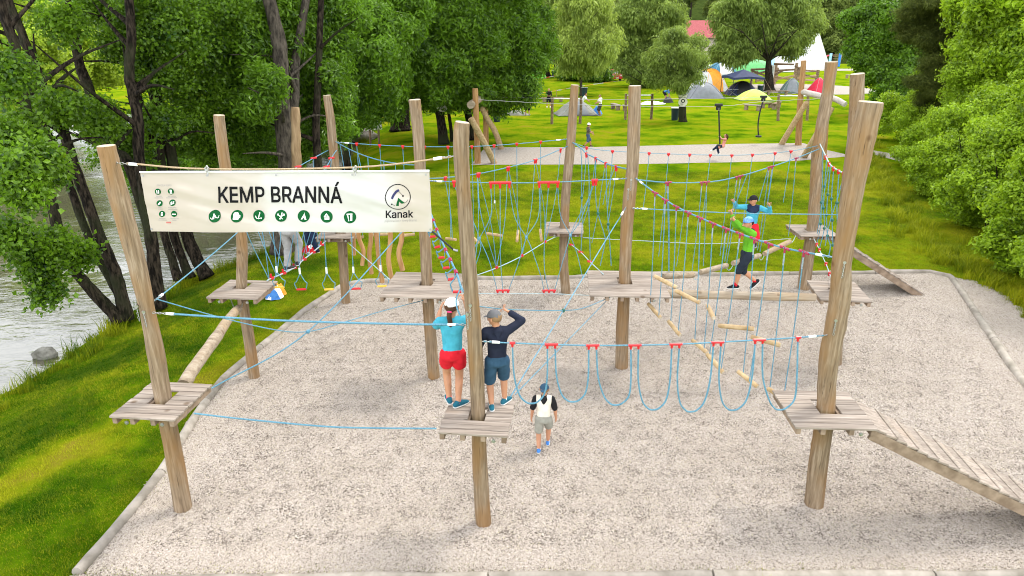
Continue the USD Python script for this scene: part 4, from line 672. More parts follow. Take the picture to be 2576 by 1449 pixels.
class Board:                                        # a printed surface given by its four seen corners (top left, top right, bottom right, bottom left)
    def __init__(s, px, pts, fold=0.0):
        s.px, s.p, s.fold = np.asarray(px, float), np.asarray(pts, float), fold; s.n = unit(np.cross(s.p[1] - s.p[0], s.p[0] - s.p[3])); s.n = s.n if s.n @ (EYE - s.p[0]) > 0 else -s.n
    def uv(s, xy):
        xy = np.asarray(xy, float); (a, b, c, d) = s.px; v = (xy[:, 1] - (a[1] + b[1]) / 2) / ((c[1] + d[1]) / 2 - (a[1] + b[1]) / 2); l, r = a[0] + (d[0] - a[0]) * v, b[0] + (c[0] - b[0]) * v
        return np.stack([(xy[:, 0] - l) / (r - l), v], 1)
    def at(s, uv, off=0.0):
        u, v = uv[:, :1], uv[:, 1:]; q = (s.p[0] * (1 - u) + s.p[1] * u) * (1 - v) + (s.p[3] * (1 - u) + s.p[2] * u) * v
        if s.fold:
            w = np.c_[u * 4.4 - v * 0.0, u * 0 + v * 1.0, u * 0]; a = np.c_[(w[:, 0] * 0.35 + w[:, 1]) * 0.0 + (w[:, 1] - 0.30 * w[:, 0]) * 3.2, (w[:, 0] + 0.3 * w[:, 1]) * 0.55, u * 0]
            f = (meshkit.fbm(a + 3.1, 3, 2) - 0.5)[:, None] * 2.0; f = np.sign(f) * np.abs(f) ** 1.15; q = q + s.n * (s.fold * f * np.sin(np.pi * np.clip(v, 0, 1)) ** 0.5 + 0.010 * np.sin(np.pi * v) * np.sin(u * 9))
            q = q - np.array([0, 0, 1.0]) * 0.012 * np.sin(u * np.pi * 2) ** 2 * v
        return q + s.n * np.broadcast_to(off, (len(uv),))[:, None]
    def print_(s, t, name, poly, off, m, step=14.0, thick=0.0012):   # poly in picture columns and rows
        mb = MB()
        for g in (poly.geoms if hasattr(poly, 'geoms') else [poly]):
            if g.is_empty or g.area < 1e-9: continue
            v, f = trimesh.creation.triangulate_polygon(g, engine='earcut'); 
            if s.fold: v3, f = trimesh.remesh.subdivide_to_size(np.c_[v, 0 * v[:, 0]], f, step); v = v3[:, :2]
            n = len(v); top = s.at(s.uv(v), off + thick); mb.add(top, f)
        a = np.cross(mb.v[0][mb.f[0][0][1]] - mb.v[0][mb.f[0][0][0]], mb.v[0][mb.f[0][0][2]] - mb.v[0][mb.f[0][0][0]])
        if a @ s.n < 0: mb.f = [x[:, ::-1] for x in mb.f]
        return t.part(name, mb, m, False)
def text_poly(txt, x0, x1, y0, y1, bold=False):     # lettering fitted into a box of the picture (y0 above y1)
    m = meshkit.text_mesh(txt, 1.0, 0.01, bold); up = m.faces[m.face_normals[:, 2] > 0.9]; tri = [sg.Polygon(m.vertices[f][:, :2]) for f in up]; p = shapely.union_all([q.buffer(1e-4) for q in tri])
    a = p.bounds; sx, sy = (x1 - x0) / (a[2] - a[0]), (y1 - y0) / (a[3] - a[1]); p = p.simplify(.004 * (a[3] - a[1])); return affinity.affine_transform(p, [sx, 0, 0, -sy, x0 - a[0] * sx, y1 + a[1] * sy])
px = [(352, 433), (1080, 430), (1088, 583), (380, 582)]; BAN = Board(px, [at(352, 433, 8.12), at(1080, 430, 7.90), at(1088, 583, 7.90), at(380, 582, 8.12)], 0.075)
t = Thing('banner', 'long cream printed banner reading KEMP BRANNÁ hanging between the two front posts', 'banner')
nu, nv = 120, 28; U_, V_ = np.meshgrid(np.linspace(0, 1, nu), np.linspace(0, 1, nv)); S_ = BAN.at(np.stack([U_.ravel(), V_.ravel()], 1)); i, j = np.meshgrid(np.arange(nv - 1), np.arange(nu - 1), indexing='ij'); k = i * nu + j
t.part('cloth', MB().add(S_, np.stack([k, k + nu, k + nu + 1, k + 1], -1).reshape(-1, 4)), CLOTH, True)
t.part('top_hem', MB().tube(BAN.at(np.c_[np.linspace(0, 1, 40), np.zeros(40)]), 0.013, 8), INK_WHITE, True)
for xg in (360, 525, 700, 890, 1072): c = BAN.at(BAN.uv([(xg, 440)]), .004)[0]; t.part('eyelet', MB().tube([c + BAN.n * 0, c + BAN.n * .006], .013, 10), STEEL, 30)
for xg in (362, 1078): c = BAN.at(BAN.uv([(xg + (5 if xg > 700 else 20), 576)]), .004)[0]; t.part('eyelet', MB().tube([c, c + BAN.n * .006], .013, 10), STEEL, 30)
for xg in (521, 893): c = at(xg, 428, 8.02 if xg < 700 else 7.93); t.part('clamp', MB().box(c + [0, 0, .012], (.045, .05, .05), bev=.008).bar(c + [0, -.02, .02], c + [.02, -.03, .055], .012, 8).bar(c + [0, -.01, -.01], c + [.01, -.012, -.06], .009, 6), STEEL, 40)
BAN.print_(t, 'lettering', text_poly('KEMP BRANNÁ', 553, 867, 456, 508.5, True), .004, INK)
DISC = sg.Point(0, 0).buffer(1, 20)
def P(*p): return sg.Polygon(p)
def line(*p, w=.1): return sg.LineString(p).buffer(w / 2, cap_style=2)
MARKS = [
    shapely.union_all([P((-.15, .55), (.02, .35), (.42, -.28), (.12, -.30), (-.03, .05), (-.06, -.45), (-.42, -.52)), line((-.42, -.5), (-.62, -.38), (-.72, -.22), w=.09), line((.40, -.28), (.66, -.25), (.76, .15), w=.09)]),
    shapely.union_all([sg.box(-.52, -.45, .22, .35).buffer(.12), sg.Point(-.3, .42).buffer(.24), sg.Point(.02, .45).buffer(.22), sg.LineString([(.25, .2), (.5, .12), (.5, -.22), (.2, -.32)]).buffer(.07)]),
    shapely.union_all([line((.16, .5), (-.1, -.5), w=.15), sg.Point(.17, .52).buffer(.12), line((-.62, -.05), (-.45, -.4), (-.1, -.52), (.3, -.38), (.5, -.42), w=.13), P((-.68, .1), (-.45, -.1), (-.68, -.25)), P((.58, -.3), (.3, -.3), (.5, -.58))]),
    shapely.union_all([line((-.15, -.6), (.22, .6), w=.17), line((.3, -.55), (-.5, .28), w=.12), sg.Point(-.5, .25).buffer(.17), line((-.3, -.55), (.45, .2), w=.12), sg.Point(.5, .22).buffer(.19)]),
    P((.08, .45), (.2, .75), (.14, .4), (.5, -.62), (.18, -.6), (.05, -.35), (-.12, -.3), (-.22, -.55), (-.5, -.58)),
    shapely.union_all([P((-.02, .62), (-.4, .12), (.4, .08)).difference(P((-.02, .35), (-.13, .1), (.12, .1))), line((-.45, 0), (.5, -.06), w=.14), line((-.42, -.24), (.5, -.27), w=.14), line((-.36, -.48), (.48, -.46), w=.14)]),
    shapely.union_all([P((-.6, .35), (-.55, .58), (.4, .62), (.4, .4)), line((-.42, .4), (-.18, -.68), w=.15), sg.box(.02, -.62, .38, .4).difference(sg.box(.17, -.35, .28, -.22)).difference(sg.Point(.17, .18).buffer(.07))])]
def spot(shape, x, y, r): return affinity.affine_transform(shape, [r, 0, 0, -r, x, y])
for (x, y), mk in zip([(544, 541), (599, 542), (655, 542), (712, 542), (769.5, 542), (827, 542.5), (885, 543)], MARKS):
    BAN.print_(t, 'icon_disc', spot(DISC, x, y, 15.2), .003, INK_GREEN, 9); BAN.print_(t, 'icon_mark', spot(mk, x, y, 14.5), .006, INK_WHITE, 9)
SM = [shapely.union_all([line((-.35, .6), (-.3, -.7), w=.28), line((.35, .6), (.3, -.7), w=.28)]), shapely.union_all([sg.box(-.4, .1, .4, .6), sg.Point(0, -.1).buffer(.36), sg.box(-.5, -.75, .5, -.5)]), line((-.45, -.5), (.4, .45), w=.5), shapely.union_all([sg.Point(-.3, .1).buffer(.28), sg.box(-.55, -.7, .0, -.1), line((.2, .5), (.6, -.4), w=.2), line((.6, .4), (.2, -.4), w=.2)]), shapely.union_all([sg.box(-.35, -.6, .35, .6).difference(sg.box(-.18, -.1, .18, .35))]), sg.box(-.75, -.32, .75, .05)]
for (x, y), mk in zip([(399, 480), (433, 479), (404, 509), (436.5, 507.5), (409, 536.5), (440, 536)], SM):
    BAN.print_(t, 'small_icon_disc', spot(DISC, x, y, 8.0), .003, INK_GREEN, 9); BAN.print_(t, 'small_icon_mark', spot(mk, x, y, 7.2), .006, INK_WHITE, 9)
BAN.print_(t, 'small_lettering', text_poly('PRAVIDLA KEMPU', 397, 434, 461.5, 466), .003, INK_GREY)
for (x0, x1, y) in [(394, 408, 491.5), (391, 412, 495.5), (424, 444, 491.5), (420, 447, 495.5), (400, 409, 520), (399, 412, 524), (426, 447, 520), (426, 449, 524.5), (402, 418, 548.5), (400, 422, 552.5), (431, 452, 548.5), (436, 446, 553)]:
    BAN.print_(t, 'fine_print', shapely.union_all([sg.box(a_, y - .9, min(a_ + 2.2, x1), y + .9) for a_ in np.arange(x0, x1, 3.0)]), .003, INK_GREY)
BAN.print_(t, 'red_fine_print', shapely.union_all([sg.box(a_, 556.8, a_ + 2.4, 560.5) for a_ in np.arange(420, 432, 3.1)]), .003, INK_RED)
BAN.print_(t, 'logo_ring', affinity.skew(sg.Point(1004, 493.5).buffer(31).difference(sg.Point(1004, 493.5).buffer(28.9)), 3, 0, origin=(1004, 493.5)), .003, INK, 6)
BAN.print_(t, 'logo_glider', shapely.union_all([sg.LineString([(990, 497), (993, 489), (999, 481), (1006, 477)]).buffer(2.9, cap_style=2), ]), .003, INK_NAVY); BAN.print_(t, 'logo_oar', shapely.union_all([line((1006, 481), (1015, 490), w=.9), sg.Point(1016, 491.5).buffer(2.2), line((998, 513), (991, 511), w=1.0), sg.Point(990, 510).buffer(1.8), line((1021, 507), (1026, 505), (1028, 500), w=.9)]), .003, INK)
BAN.print_(t, 'logo_tent', P((1005, 495), (1000, 514), (1007, 515), (1007.5, 504), (1014, 509.5), (1022, 508), (1013, 501)), .004, INK_GREEN)
BAN.print_(t, 'logo_lettering', text_poly('Kanak', 974, 1041, 526.5, 546, True), .003, INK); BAN.print_(t, 'tag_line', text_poly('půjčovna lodí + kemp Branná', 971.5, 1049, 549, 557), .003, INK_GREY)

# ---------------------------------------------------------------- leaves, trees and bushes
def leaf_cluster(n, rad, L, W, rng, flat=0.55, droop=0.0, fold=0.18, tilt=0.7, twigs=5):
    a = rng.normal(0, 1, (n, 3)); a /= np.linalg.norm(a, axis=1, keepdims=True); p = a * (rad * rng.uniform(0.15, 1, n) ** 0.6)[:, None]; p[:, 2] *= flat
    z = np.c_[rng.normal(0, tilt, (n, 2)), np.ones(n)] + a * 0.5; z /= np.linalg.norm(z, axis=1, keepdims=True)
    d = a + rng.normal(0, 0.6, (n, 3)); d[:, 2] -= droop; d -= z * (d * z).sum(1, keepdims=True) * (1 if droop < 1 else 0.2); d /= np.linalg.norm(d, axis=1, keepdims=True); s = np.cross(z, d); s /= np.linalg.norm(s, axis=1, keepdims=True) + 1e-9
    l, w = (L * rng.uniform(.65, 1.25, n))[:, None], (W * rng.uniform(.7, 1.2, n))[:, None]
    v = np.stack([p - d * l * .5, p + s * w * .5 + z * w * fold - d * l * .02, p + d * l * .5 - z * l * .08, p - s * w * .5 + z * w * fold - d * l * .02], 1)
    f = np.array([(0, 1, 2), (0, 2, 3)]); return v.reshape(-1, 3), (f[None] + 4 * np.arange(n)[:, None, None]).reshape(-1, 3), np.repeat(rng.uniform(0, 1, n), 4)
def crown(lobes, dens, rng, rough=0.75, inner=0.5, minz=None, up=0.4):
    P_, N_ = [], []; L = [(np.asarray(c, float), np.asarray(r if np.ndim(r) else (r, r, r * .85), float)) for c, r in lobes]
    for i, (c, r) in enumerate(L):
        n = int(dens * r[0] * r[1] * 1.2) + 3; a = rng.normal(0, 1, (n, 3)); a /= np.linalg.norm(a, axis=1, keepdims=True); q = (1 - rng.uniform(0, 1, n) ** 1.5 * (1 - inner))[:, None]
        bump = 1 + rough * (meshkit.fbm(a * 1.7 + c * .37 + i, 3, 3) - .5)[:, None] * 2; p = c + a * r * q * bump; ok = np.ones(n, bool)
        for k, (c2, r2) in enumerate(L):
            if k != i: ok &= (((p - c2) / r2) ** 2).sum(1) > .42
        P_.append(p[ok]); N_.append((a / r)[ok])
    P_, N_ = np.vstack(P_), np.vstack(N_); N_ /= np.linalg.norm(N_, axis=1, keepdims=True)
    g = height(P_[:, 0], P_[:, 1]) + 0.12; ok = P_[:, 2] > (g if minz is None else np.maximum(g, minz)); P_, N_ = P_[ok], N_[ok]
    return P_, N_ + [0, 0, up] + rng.normal(0, .35, N_.shape)
l_rng = np.random.default_rng(11)
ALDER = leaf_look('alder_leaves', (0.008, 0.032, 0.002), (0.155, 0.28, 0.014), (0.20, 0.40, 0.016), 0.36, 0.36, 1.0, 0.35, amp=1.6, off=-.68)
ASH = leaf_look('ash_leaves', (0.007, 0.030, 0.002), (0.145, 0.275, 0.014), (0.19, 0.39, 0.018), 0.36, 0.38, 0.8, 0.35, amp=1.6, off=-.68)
SUNLIT_TINT = leaf_look('sunlit_tint_leaves', (0.13, 0.20, 0.010), (0.42, 0.55, 0.04), (0.45, 0.60, 0.04), 0.42, 0.45, 0.4, 0.3)  # sunlight on the far bank bushes is put into this leaf colour
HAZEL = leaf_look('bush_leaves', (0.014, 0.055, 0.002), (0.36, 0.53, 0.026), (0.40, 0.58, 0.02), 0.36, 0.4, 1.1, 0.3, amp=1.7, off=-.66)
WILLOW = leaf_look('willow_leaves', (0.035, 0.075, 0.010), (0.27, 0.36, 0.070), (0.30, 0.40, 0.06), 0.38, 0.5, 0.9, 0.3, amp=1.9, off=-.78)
BIRCH = leaf_look('birch_leaves', (0.05, 0.10, 0.010), (0.38, 0.47, 0.09), (0.40, 0.50, 0.08), 0.40, 0.5, 0.9, 0.3, amp=1.9, off=-.74)
SPRUCE = leaf_look('spruce_needles', (0.022, 0.038, 0.007), (0.15, 0.175, 0.030), (0.13, 0.17, 0.03), 0.25, 0.6, 0.45, 0.2)
FARGREEN = leaf_look('far_leaves', (0.035, 0.065, 0.012), (0.22, 0.28, 0.06), (0.23, 0.29, 0.05), 0.32, 0.6, 0.35, 0.2, amp=1.8, off=-.72)
PROTO = {'alder': [(leaf_cluster(30, .42, .105, .085, l_rng), ALDER) for _ in range(3)], 'ash': [(leaf_cluster(34, .44, .17, .062, l_rng, droop=.3), ASH) for _ in range(3)], 'bright': [(leaf_cluster(34, .5, .15, .11, l_rng), SUNLIT_TINT) for _ in range(2)],
         'hazel': [(leaf_cluster(24, .32, .125, .075, l_rng, flat=.6, tilt=.8), HAZEL) for _ in range(3)], 'willow': [(leaf_cluster(34, .8, .42, .11, l_rng, flat=.9, droop=1.4, tilt=.9), WILLOW) for _ in range(2)], 'birch': [(leaf_cluster(34, .8, .40, .11, l_rng, flat=1.0, droop=1.7, tilt=.9), BIRCH) for _ in range(2)],
         'spruce': [(leaf_cluster(60, .5, .20, .028, l_rng, flat=.35, droop=.9), SPRUCE) for _ in range(2)], 'far': [(leaf_cluster(34, 1.1, .70, .40, l_rng, flat=.8, droop=.2), FARGREEN) for _ in range(2)], 'leafy': [(leaf_cluster(40, .55, .21, .13, l_rng, flat=.7), HAZEL) for _ in range(2)],
         'darkleaf': [(leaf_cluster(36, .5, .18, .115, l_rng, flat=.7), ASH) for _ in range(2)]}
def clumps(lobes, rng):                            # every mass of foliage is a core with smaller clumps standing out of it
    out = []
    for c, r in lobes:
        r = np.asarray(r if np.ndim(r) else (r, r, r * .85), float); out.append((c, r * .62))
        for k in range(12):
            a = unit(rng.normal(0, 1, 3)); out.append((np.asarray(c) + a * r * rng.uniform(.52, .84), r * rng.uniform(.18, .36) * [1, 1, .75]))
    return out
def leaves(t, kind, lobes, dens, seed, scale=1.0, name='crown', **kw):
    rng = np.random.default_rng(seed); p, n = crown(clumps(lobes, rng), dens * .62, rng, **kw); fr = frames(n, rng.uniform(0, 2 * np.pi, len(p)))
    if kind in ('willow', 'birch', 'spruce'): fr = frames(np.c_[rng.normal(0, .15, (len(p), 2)), np.ones(len(p))], rng.uniform(0, 2 * np.pi, len(p)))
    if t.base is None: c = np.mean([l[0] for l in lobes], 0); t.base = np.array([c[0], c[1], H(c[0], c[1])]); t.op.Set(Gf.Vec3d(*map(float, t.base)))
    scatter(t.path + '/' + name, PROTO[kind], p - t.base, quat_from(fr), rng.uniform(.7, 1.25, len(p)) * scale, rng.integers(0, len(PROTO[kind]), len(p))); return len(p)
def limb(mb, pts, r0, r1, sides=10, wob=.12, seed=0):
    p = smooth_path(pts, 6); return mb.tube(p, np.interp(np.linspace(0, 1, len(p)), [0, .06, 1], [r0 * 1.35, r0, r1]), sides, wob=wob, seed=seed)
def stem_px(px, Y0, Y1=None):
    Y1 = Y1 or Y0; n = len(px); return [at(x, y, Y0 + (Y1 - Y0) * i / (n - 1)) for i, (x, y) in enumerate(px)]
def extend(p, up=4.0, curve=(0, 0)):                  # carry a stem on above the last point seen
    d = unit(p[-1] - p[-2]); d[2] = max(d[2], .6); d = unit(d); return p + [p[-1] + d * up * .5 + [curve[0] * .3, curve[1] * .3, 0], p[-1] + d * up + [curve[0], curve[1], 0]]
def branches(mb, path, n, seed, z0=2.5, L=2.2, r=.05):
    rng = np.random.default_rng(seed); path = np.asarray(path, float); hi = path[path[:, 2] > z0]; hi = hi if len(hi) > 1 else path[-2:]
    for _ in range(n):
        f = rng.uniform(0, len(hi) - 1.01); i = int(f); p = hi[i] + (hi[i + 1] - hi[i]) * (f - i); a = rng.uniform(0, 2 * np.pi); l = L * rng.uniform(.5, 1.2); d = np.array([math.cos(a), math.sin(a), rng.uniform(.1, .8)])
        limb(mb, [p, p + d * l * .5 + [0, 0, .1], p + d * l + [0, 0, rng.uniform(-.2, .4)]], r * rng.uniform(.6, 1.2), .012, 6, .1, 1)
def lobe(x, y, Y, r, flat=.85): c = at(x, y, Y); return (c, (r, r, r * flat))
def tree(name, label, category, stems, kind, lobes, dens, seed, scale=1.0, bark=BARK, group=None, nb=8, bl=2.2, top=None, parts=(), **kw):
    t = Thing(name, label, category, group); mb = MB()
    for i, (pts, r0, r1) in enumerate(stems): limb(mb, pts, r0, r1, 12, .14, seed + i); branches(mb, smooth_path(pts, 6), nb, seed + i, L=bl, r=min(.07, r0 * .45))
    t.part('trunk', mb, bark, True); leaves(t, kind, list(lobes) + (list(top) if top else []), dens, seed, scale, **kw); return t
def above(pts, r, up=(2.5, 5.0), seed=0, n=4):       # the upper crown, beyond the frame, that shades what is below
    rng = np.random.default_rng(seed); p = pts[-1]; return [(p + [rng.normal(0, 1.6), rng.normal(0, 1.6), rng.uniform(*up) - 2], (r, r, r * .8)) for _ in range(n)]

# river trees on the left
b1 = ground(300, 803, -.35)
s_a = extend(stem_px([(303, 806), (268, 770), (233, 733), (205, 700), (183, 670), (150, 593), (128, 500), (100, 400), (70, 290), (43, 140), (10, 30)], b1[1], 15.0), 3)
s_b = extend(stem_px([(318, 803), (300, 720), (283, 667), (250, 593), (217, 500), (188, 420), (160, 330), (123, 258), (97, 187), (80, 147), (53, 77), (20, 0)], b1[1] + .1, 16.5), 3)
s_b2 = extend(stem_px([(322, 800), (295, 735), (267, 683), (217, 583), (187, 500), (157, 417), (117, 327), (97, 277), (60, 187), (43, 140), (0, 30)], b1[1] + .3, 17.2), 3)
tree('alder_tree', 'multi-stemmed alder at far left leaning over the river, splitting at the bank', 'tree', [(s_a, .15, .07), (s_b, .145, .07), (s_b2, .11, .05)], 'alder',
     [lobe(30, 425, 12.5, .46), lobe(105, 405, 13.2, .32), lobe(58, 475, 12.6, .36), lobe(10, 345, 13.5, .34), lobe(125, 430, 14.2, .32), lobe(75, 625, 14, .38), lobe(130, 612, 14.6, .36), lobe(20, 590, 13.5, .4), lobe(105, 690, 14.3, .30), lobe(118, 732, 14.3, .24), lobe(155, 275, 16, .5), lobe(10, 190, 14, .5), lobe(235, 300, 17, .6), lobe(60, 330, 15, .4), lobe(150, 60, 17, .5), lobe(190, 640, 15.2, .25)],
     150, 21, nb=9, bl=1.8, top=above(s_b, 1.8, seed=1, n=3))
b2 = ground(395, 772, -.35); s2 = extend(stem_px([(396, 775), (388, 690), (382, 600), (366, 500), (350, 400), (347, 300), (335, 240), (325, 187), (330, 93), (325, 0)], b2[1], b2[1] + 1), 3)
s2b = extend(stem_px([(400, 774), (385, 640), (368, 545), (322, 410), (290, 385), (253, 340), (227, 233), (200, 160), (187, 83), (167, 0)], b2[1] + .2, b2[1] + 2), 3)
tree('alder_tree', 'dark alder right behind the front left post, one stem crossing to the upper left', 'tree', [(s2, .155, .09), (s2b, .15, .10)], 'alder', [lobe(345, 40, 19, .9), lobe(400, 180, 19.5, .9), lobe(290, 110, 19.5, .5), lobe(300, 350, 19, .55), lobe(270, 285, 18.5, .4), lobe(430, 80, 19, 1.0), lobe(405, 300, 19.5, .6), lobe(340, 390, 18.8, .4), lobe(250, 20, 20, .6)], 130, 22, nb=9, top=above(s2, 2.0, seed=2, n=3))
b3 = ground(470, 697, -.3); st = [extend(stem_px(q, b3[1] + d_, b3[1] + 1 + d_), 3) for q, d_ in (([(449, 706), (432, 650), (413, 587), (395, 480), (385, 400), (365, 300), (335, 187), (330, 100)], 0), ([(478, 700), (458, 650), (437, 587), (410, 440), (398, 320), (370, 170), (360, 60)], .3), ([(521, 698), (495, 650), (470, 587), (440, 440), (425, 360), (402, 265), (385, 180), (395, 60)], .5))]
tree('alder_tree', 'cluster of three dark alder trunks, their feet below the left part of the banner', 'tree', [(st[0], .12, .08), (st[1], .135, .08), (st[2], .19, .08)], 'alder', [lobe(470, 100, 20.5, 1.2), lobe(505, 235, 21, 1.0), lobe(445, 215, 20.5, .6), lobe(440, 350, 21, .7), lobe(540, 40, 21, 1.3), lobe(565, 150, 22, 1.0), lobe(485, 330, 21.5, .8), lobe(545, 300, 21.5, .75), lobe(410, 10, 21, .9), lobe(520, 390, 22, .6)], 130, 23, nb=9, top=above(st[1], 2.2, seed=3, n=3))
b5 = ground(708, 637, -.1); s5 = extend(stem_px([(708, 638), (712, 560), (722, 430), (716, 340), (709, 267), (707, 180), (700, 100), (677, 0)], b5[1], b5[1] + .6), 4); s5b = extend(stem_px([(722, 430), (728, 330), (740, 250), (742, 170), (760, 60)], b5[1] + .3, b5[1] + 1.5), 4)
t = tree('ash_tree', 'large pale-trunked tree above the banner, a dead orange snag at its side', 'tree', [(s5, .30, .16), (s5b, .18, .1)], 'ash', [lobe(620, 110, 22, 1.6), lobe(610, 240, 22, 1.2), lobe(660, 250, 20.3, .65), lobe(680, 200, 20.5, .55), lobe(655, 50, 22.5, 1.6), lobe(740, 60, 24, 1.8), lobe(790, 170, 23.5, 1.5), lobe(800, 60, 25, 1.8), lobe(620, 340, 22.5, 1.0), lobe(830, 240, 24.5, 1.1), lobe(770, 260, 24.5, 1.0), lobe(590, 330, 22.5, .8), lobe(670, 350, 23.5, .9)], 170, 24, bark=BARK_PALE, nb=8, top=above(s5, 3.6, seed=4, n=5))
mb = MB(); limb(mb, stem_px([(747, 560), (746, 440), (744, 350), (742, 270)], b5[1] - .5), .17, .12, 10, .25, 5); t.part('dead_snag', mb, DEADWOOD, True)
s5c = extend(stem_px([(786, 612), (788, 540), (800, 430), (795, 330), (800, 200)], 21.6, 22.5), 4); tree('ash_tree', 'slender dark tree behind the banner, beside the person in dark trousers', 'tree', [(s5c, .16, .08)], 'ash', [lobe(820, 330, 23.5, .8), lobe(760, 370, 23.5, .6)], 150, 32, nb=3, top=above(s5c, 2.0, seed=9, n=2))
b6 = ground(872, 432, -.3); s6 = extend(stem_px([(872, 432), (874, 350), (876, 250), (880, 150), (885, 50)], b6[1]), 5)
tree('ash_tree', 'straight dark tree by the stream, right behind the thin post above the banner', 'tree', [(s6, .20, .1)], 'ash', [lobe(880, 190, 31, 2.0), lobe(930, 110, 31, 2.3), lobe(870, 70, 32, 2.4), lobe(945, 225, 32, 1.7), lobe(880, 280, 33, 1.3), lobe(845, 300, 33, 1.1), lobe(960, 30, 33, 2.4)], 120, 25, 1.25, nb=8, bl=3, top=above(s6, 4.5, seed=5))
b7 = ground(1006, 328); s7 = extend(stem_px([(1006, 328), (1003, 290), (998, 213), (990, 130), (1000, 40)], b7[1]), 5)
tree('ash_tree', 'thick trunked tree on the grass just left of the post behind the banner end', 'tree', [(s7, .62, .3), (stem_px([(1020, 320), (1020, 280), (1028, 210), (1035, 120)], b7[1] + .5), .35, .15)], 'ash', [lobe(1005, 150, 43, 3.0), lobe(1060, 70, 43, 3.2), lobe(1045, 215, 45, 2.0), lobe(970, 60, 42, 3), lobe(965, 250, 46, 1.6), lobe(1010, 20, 44, 3.2)], 75, 26, 1.6, nb=9, bl=4, top=above(s7, 5.5, seed=6, n=5))
b8 = ground(1117, 362); s8 = extend(stem_px([(1117, 362), (1110, 310), (1104, 250), (1110, 160), (1130, 60)], b8[1]), 5)
t8 = tree('ash_tree', 'dark leaning tree with a round white sign, left of the zip line frame', 'tree', [(s8, .30, .16), (stem_px([(1138, 362), (1134, 320), (1128, 250), (1150, 150)], b8[1] + 1), .12, .08)], 'ash', [lobe(1125, 165, 39, 2.3), lobe(1165, 80, 40, 3), lobe(1190, 190, 41, 2.0), lobe(1100, 240, 43, 1.1), lobe(1090, 110, 40, 2.4), lobe(1160, 235, 42, 1.0), lobe(1110, 30, 41, 3)], 80, 27, 1.6, nb=9, bl=4, top=above(s8, 5.5, seed=7, n=5))
b9 = ground(1187, 352); s9 = extend(stem_px([(1187, 352), (1180, 300), (1170, 230), (1185, 130), (1210, 50)], b9[1]), 5)
tree('ash_tree', 'dark tree just behind the left zip line frame, its boughs spreading over the lawn', 'tree', [(s9, .24, .14)], 'ash', [lobe(1240, 75, 43, 3), lobe(1285, 160, 43, 2.1), lobe(1310, 215, 42, 1.2), lobe(1325, 100, 45, 2.1), lobe(1225, 235, 43, 1.1), lobe(1255, 262, 42, .6), lobe(1270, 220, 42, 1.3), lobe(1230, 160, 43, 2.0), lobe(1300, 40, 45, 2.6)], 85, 28, 1.6, nb=9, bl=4, top=above(s9, 5.5, seed=8, n=5))
# bushes on the far bank and behind the trunks
for n_, (label, kind, lb, dens, sc) in enumerate([
    ('sunlit-tinted yellow-green bush on the far river bank at upper left, behind the leaning trunks', 'bright', [(np.array([-30.5, 27, 3.2]), 3.0), (np.array([-29, 31, 4.0]), 3.0), (np.array([-31, 23, 3.2]), 2.8), (np.array([-33, 29, 5.5]), 3)], 42, 1.5),
    ('bright bush on the far bank between the upper left trunks', 'bright', [(np.array([-29, 43, 4.2]), 3.2), (np.array([-28.5, 48, 5.0]), 3.2), (np.array([-32, 46, 7.0]), 3.6), (np.array([-28, 36, 3.0]), 3.0), (np.array([-28, 41, 4.0]), 3.2), (np.array([-31, 38, 5.5]), 3.2)], 42, 1.5),
    ('dark green riverside bush at the left edge behind the alder stems', 'alder', [(np.array([-28.3, 22, .6]), 1.5), (np.array([-28.6, 26, .8]), 1.6)], 60, 1.5),
    ('dark riverside bush across the stream, above the left end of the banner', 'alder', [(np.array([-17.5, 35, 1.2]), 2.3), (np.array([-15, 37, 1.6]), 2.4), (np.array([-19, 34, .8]), 1.8)], 60, 1.5),
    ('dark riverside bush across the stream, above the middle of the banner', 'ash', [(np.array([-13.2, 30, .9]), 1.6), (np.array([-12.5, 33, 1.5]), 2.2), (np.array([-14.5, 28.5, .6]), 1.4), (np.array([-11.6, 27, .2]), .9)], 75, 1.3),
    ('dark bush behind the thin post, left of the stream', 'ash', [(np.array([-12.5, 40, 1.8]), 2.6), (np.array([-15.5, 44, 2.6]), 3.0), (np.array([-11.8, 47, 1.0]), 1.6)], 55, 1.5),
    ('green bushes at the far end of the stream behind the small camp sign', 'ash', [(np.array([-15, 56, 2.2]), 3.2), (np.array([-10.5, 60, 2.2]), 2.6), (np.array([-20, 60, 4]), 4.5), (np.array([-14, 66, 5]), 5)], 40, 2.0),
    ('tall dark wood closing the view behind the river trees', 'darkleaf', [(np.array([-26, 66, 6]), 6), (np.array([-38, 54, 6]), 6), (np.array([-12, 80, 7]), 6.5), (np.array([-2, 92, 8]), 6.5)], 22, 3.0)]):
    t = Thing('riverside_bush', label, 'bush'); mb = MB(); c = lb[0][0]; g = H(c[0], c[1]); 
    for a_ in range(4): limb(mb, [np.array([c[0] + .3 * math.cos(a_ * 1.6), c[1] + .3 * math.sin(a_ * 1.6), g - .1]), c * .5 + np.array([c[0] + math.cos(a_ * 1.6), c[1] + math.sin(a_ * 1.6), c[2]]) * .5, c + [1.4 * math.cos(a_ * 1.6), 1.4 * math.sin(a_ * 1.6), .5]], .08, .02, 6)
    t.part('stem', mb, BARK, True); leaves(t, kind, [(p, (r if np.ndim(r) else (r, r, r * .85))) for p, r in lb], dens, 60 + n_, sc)
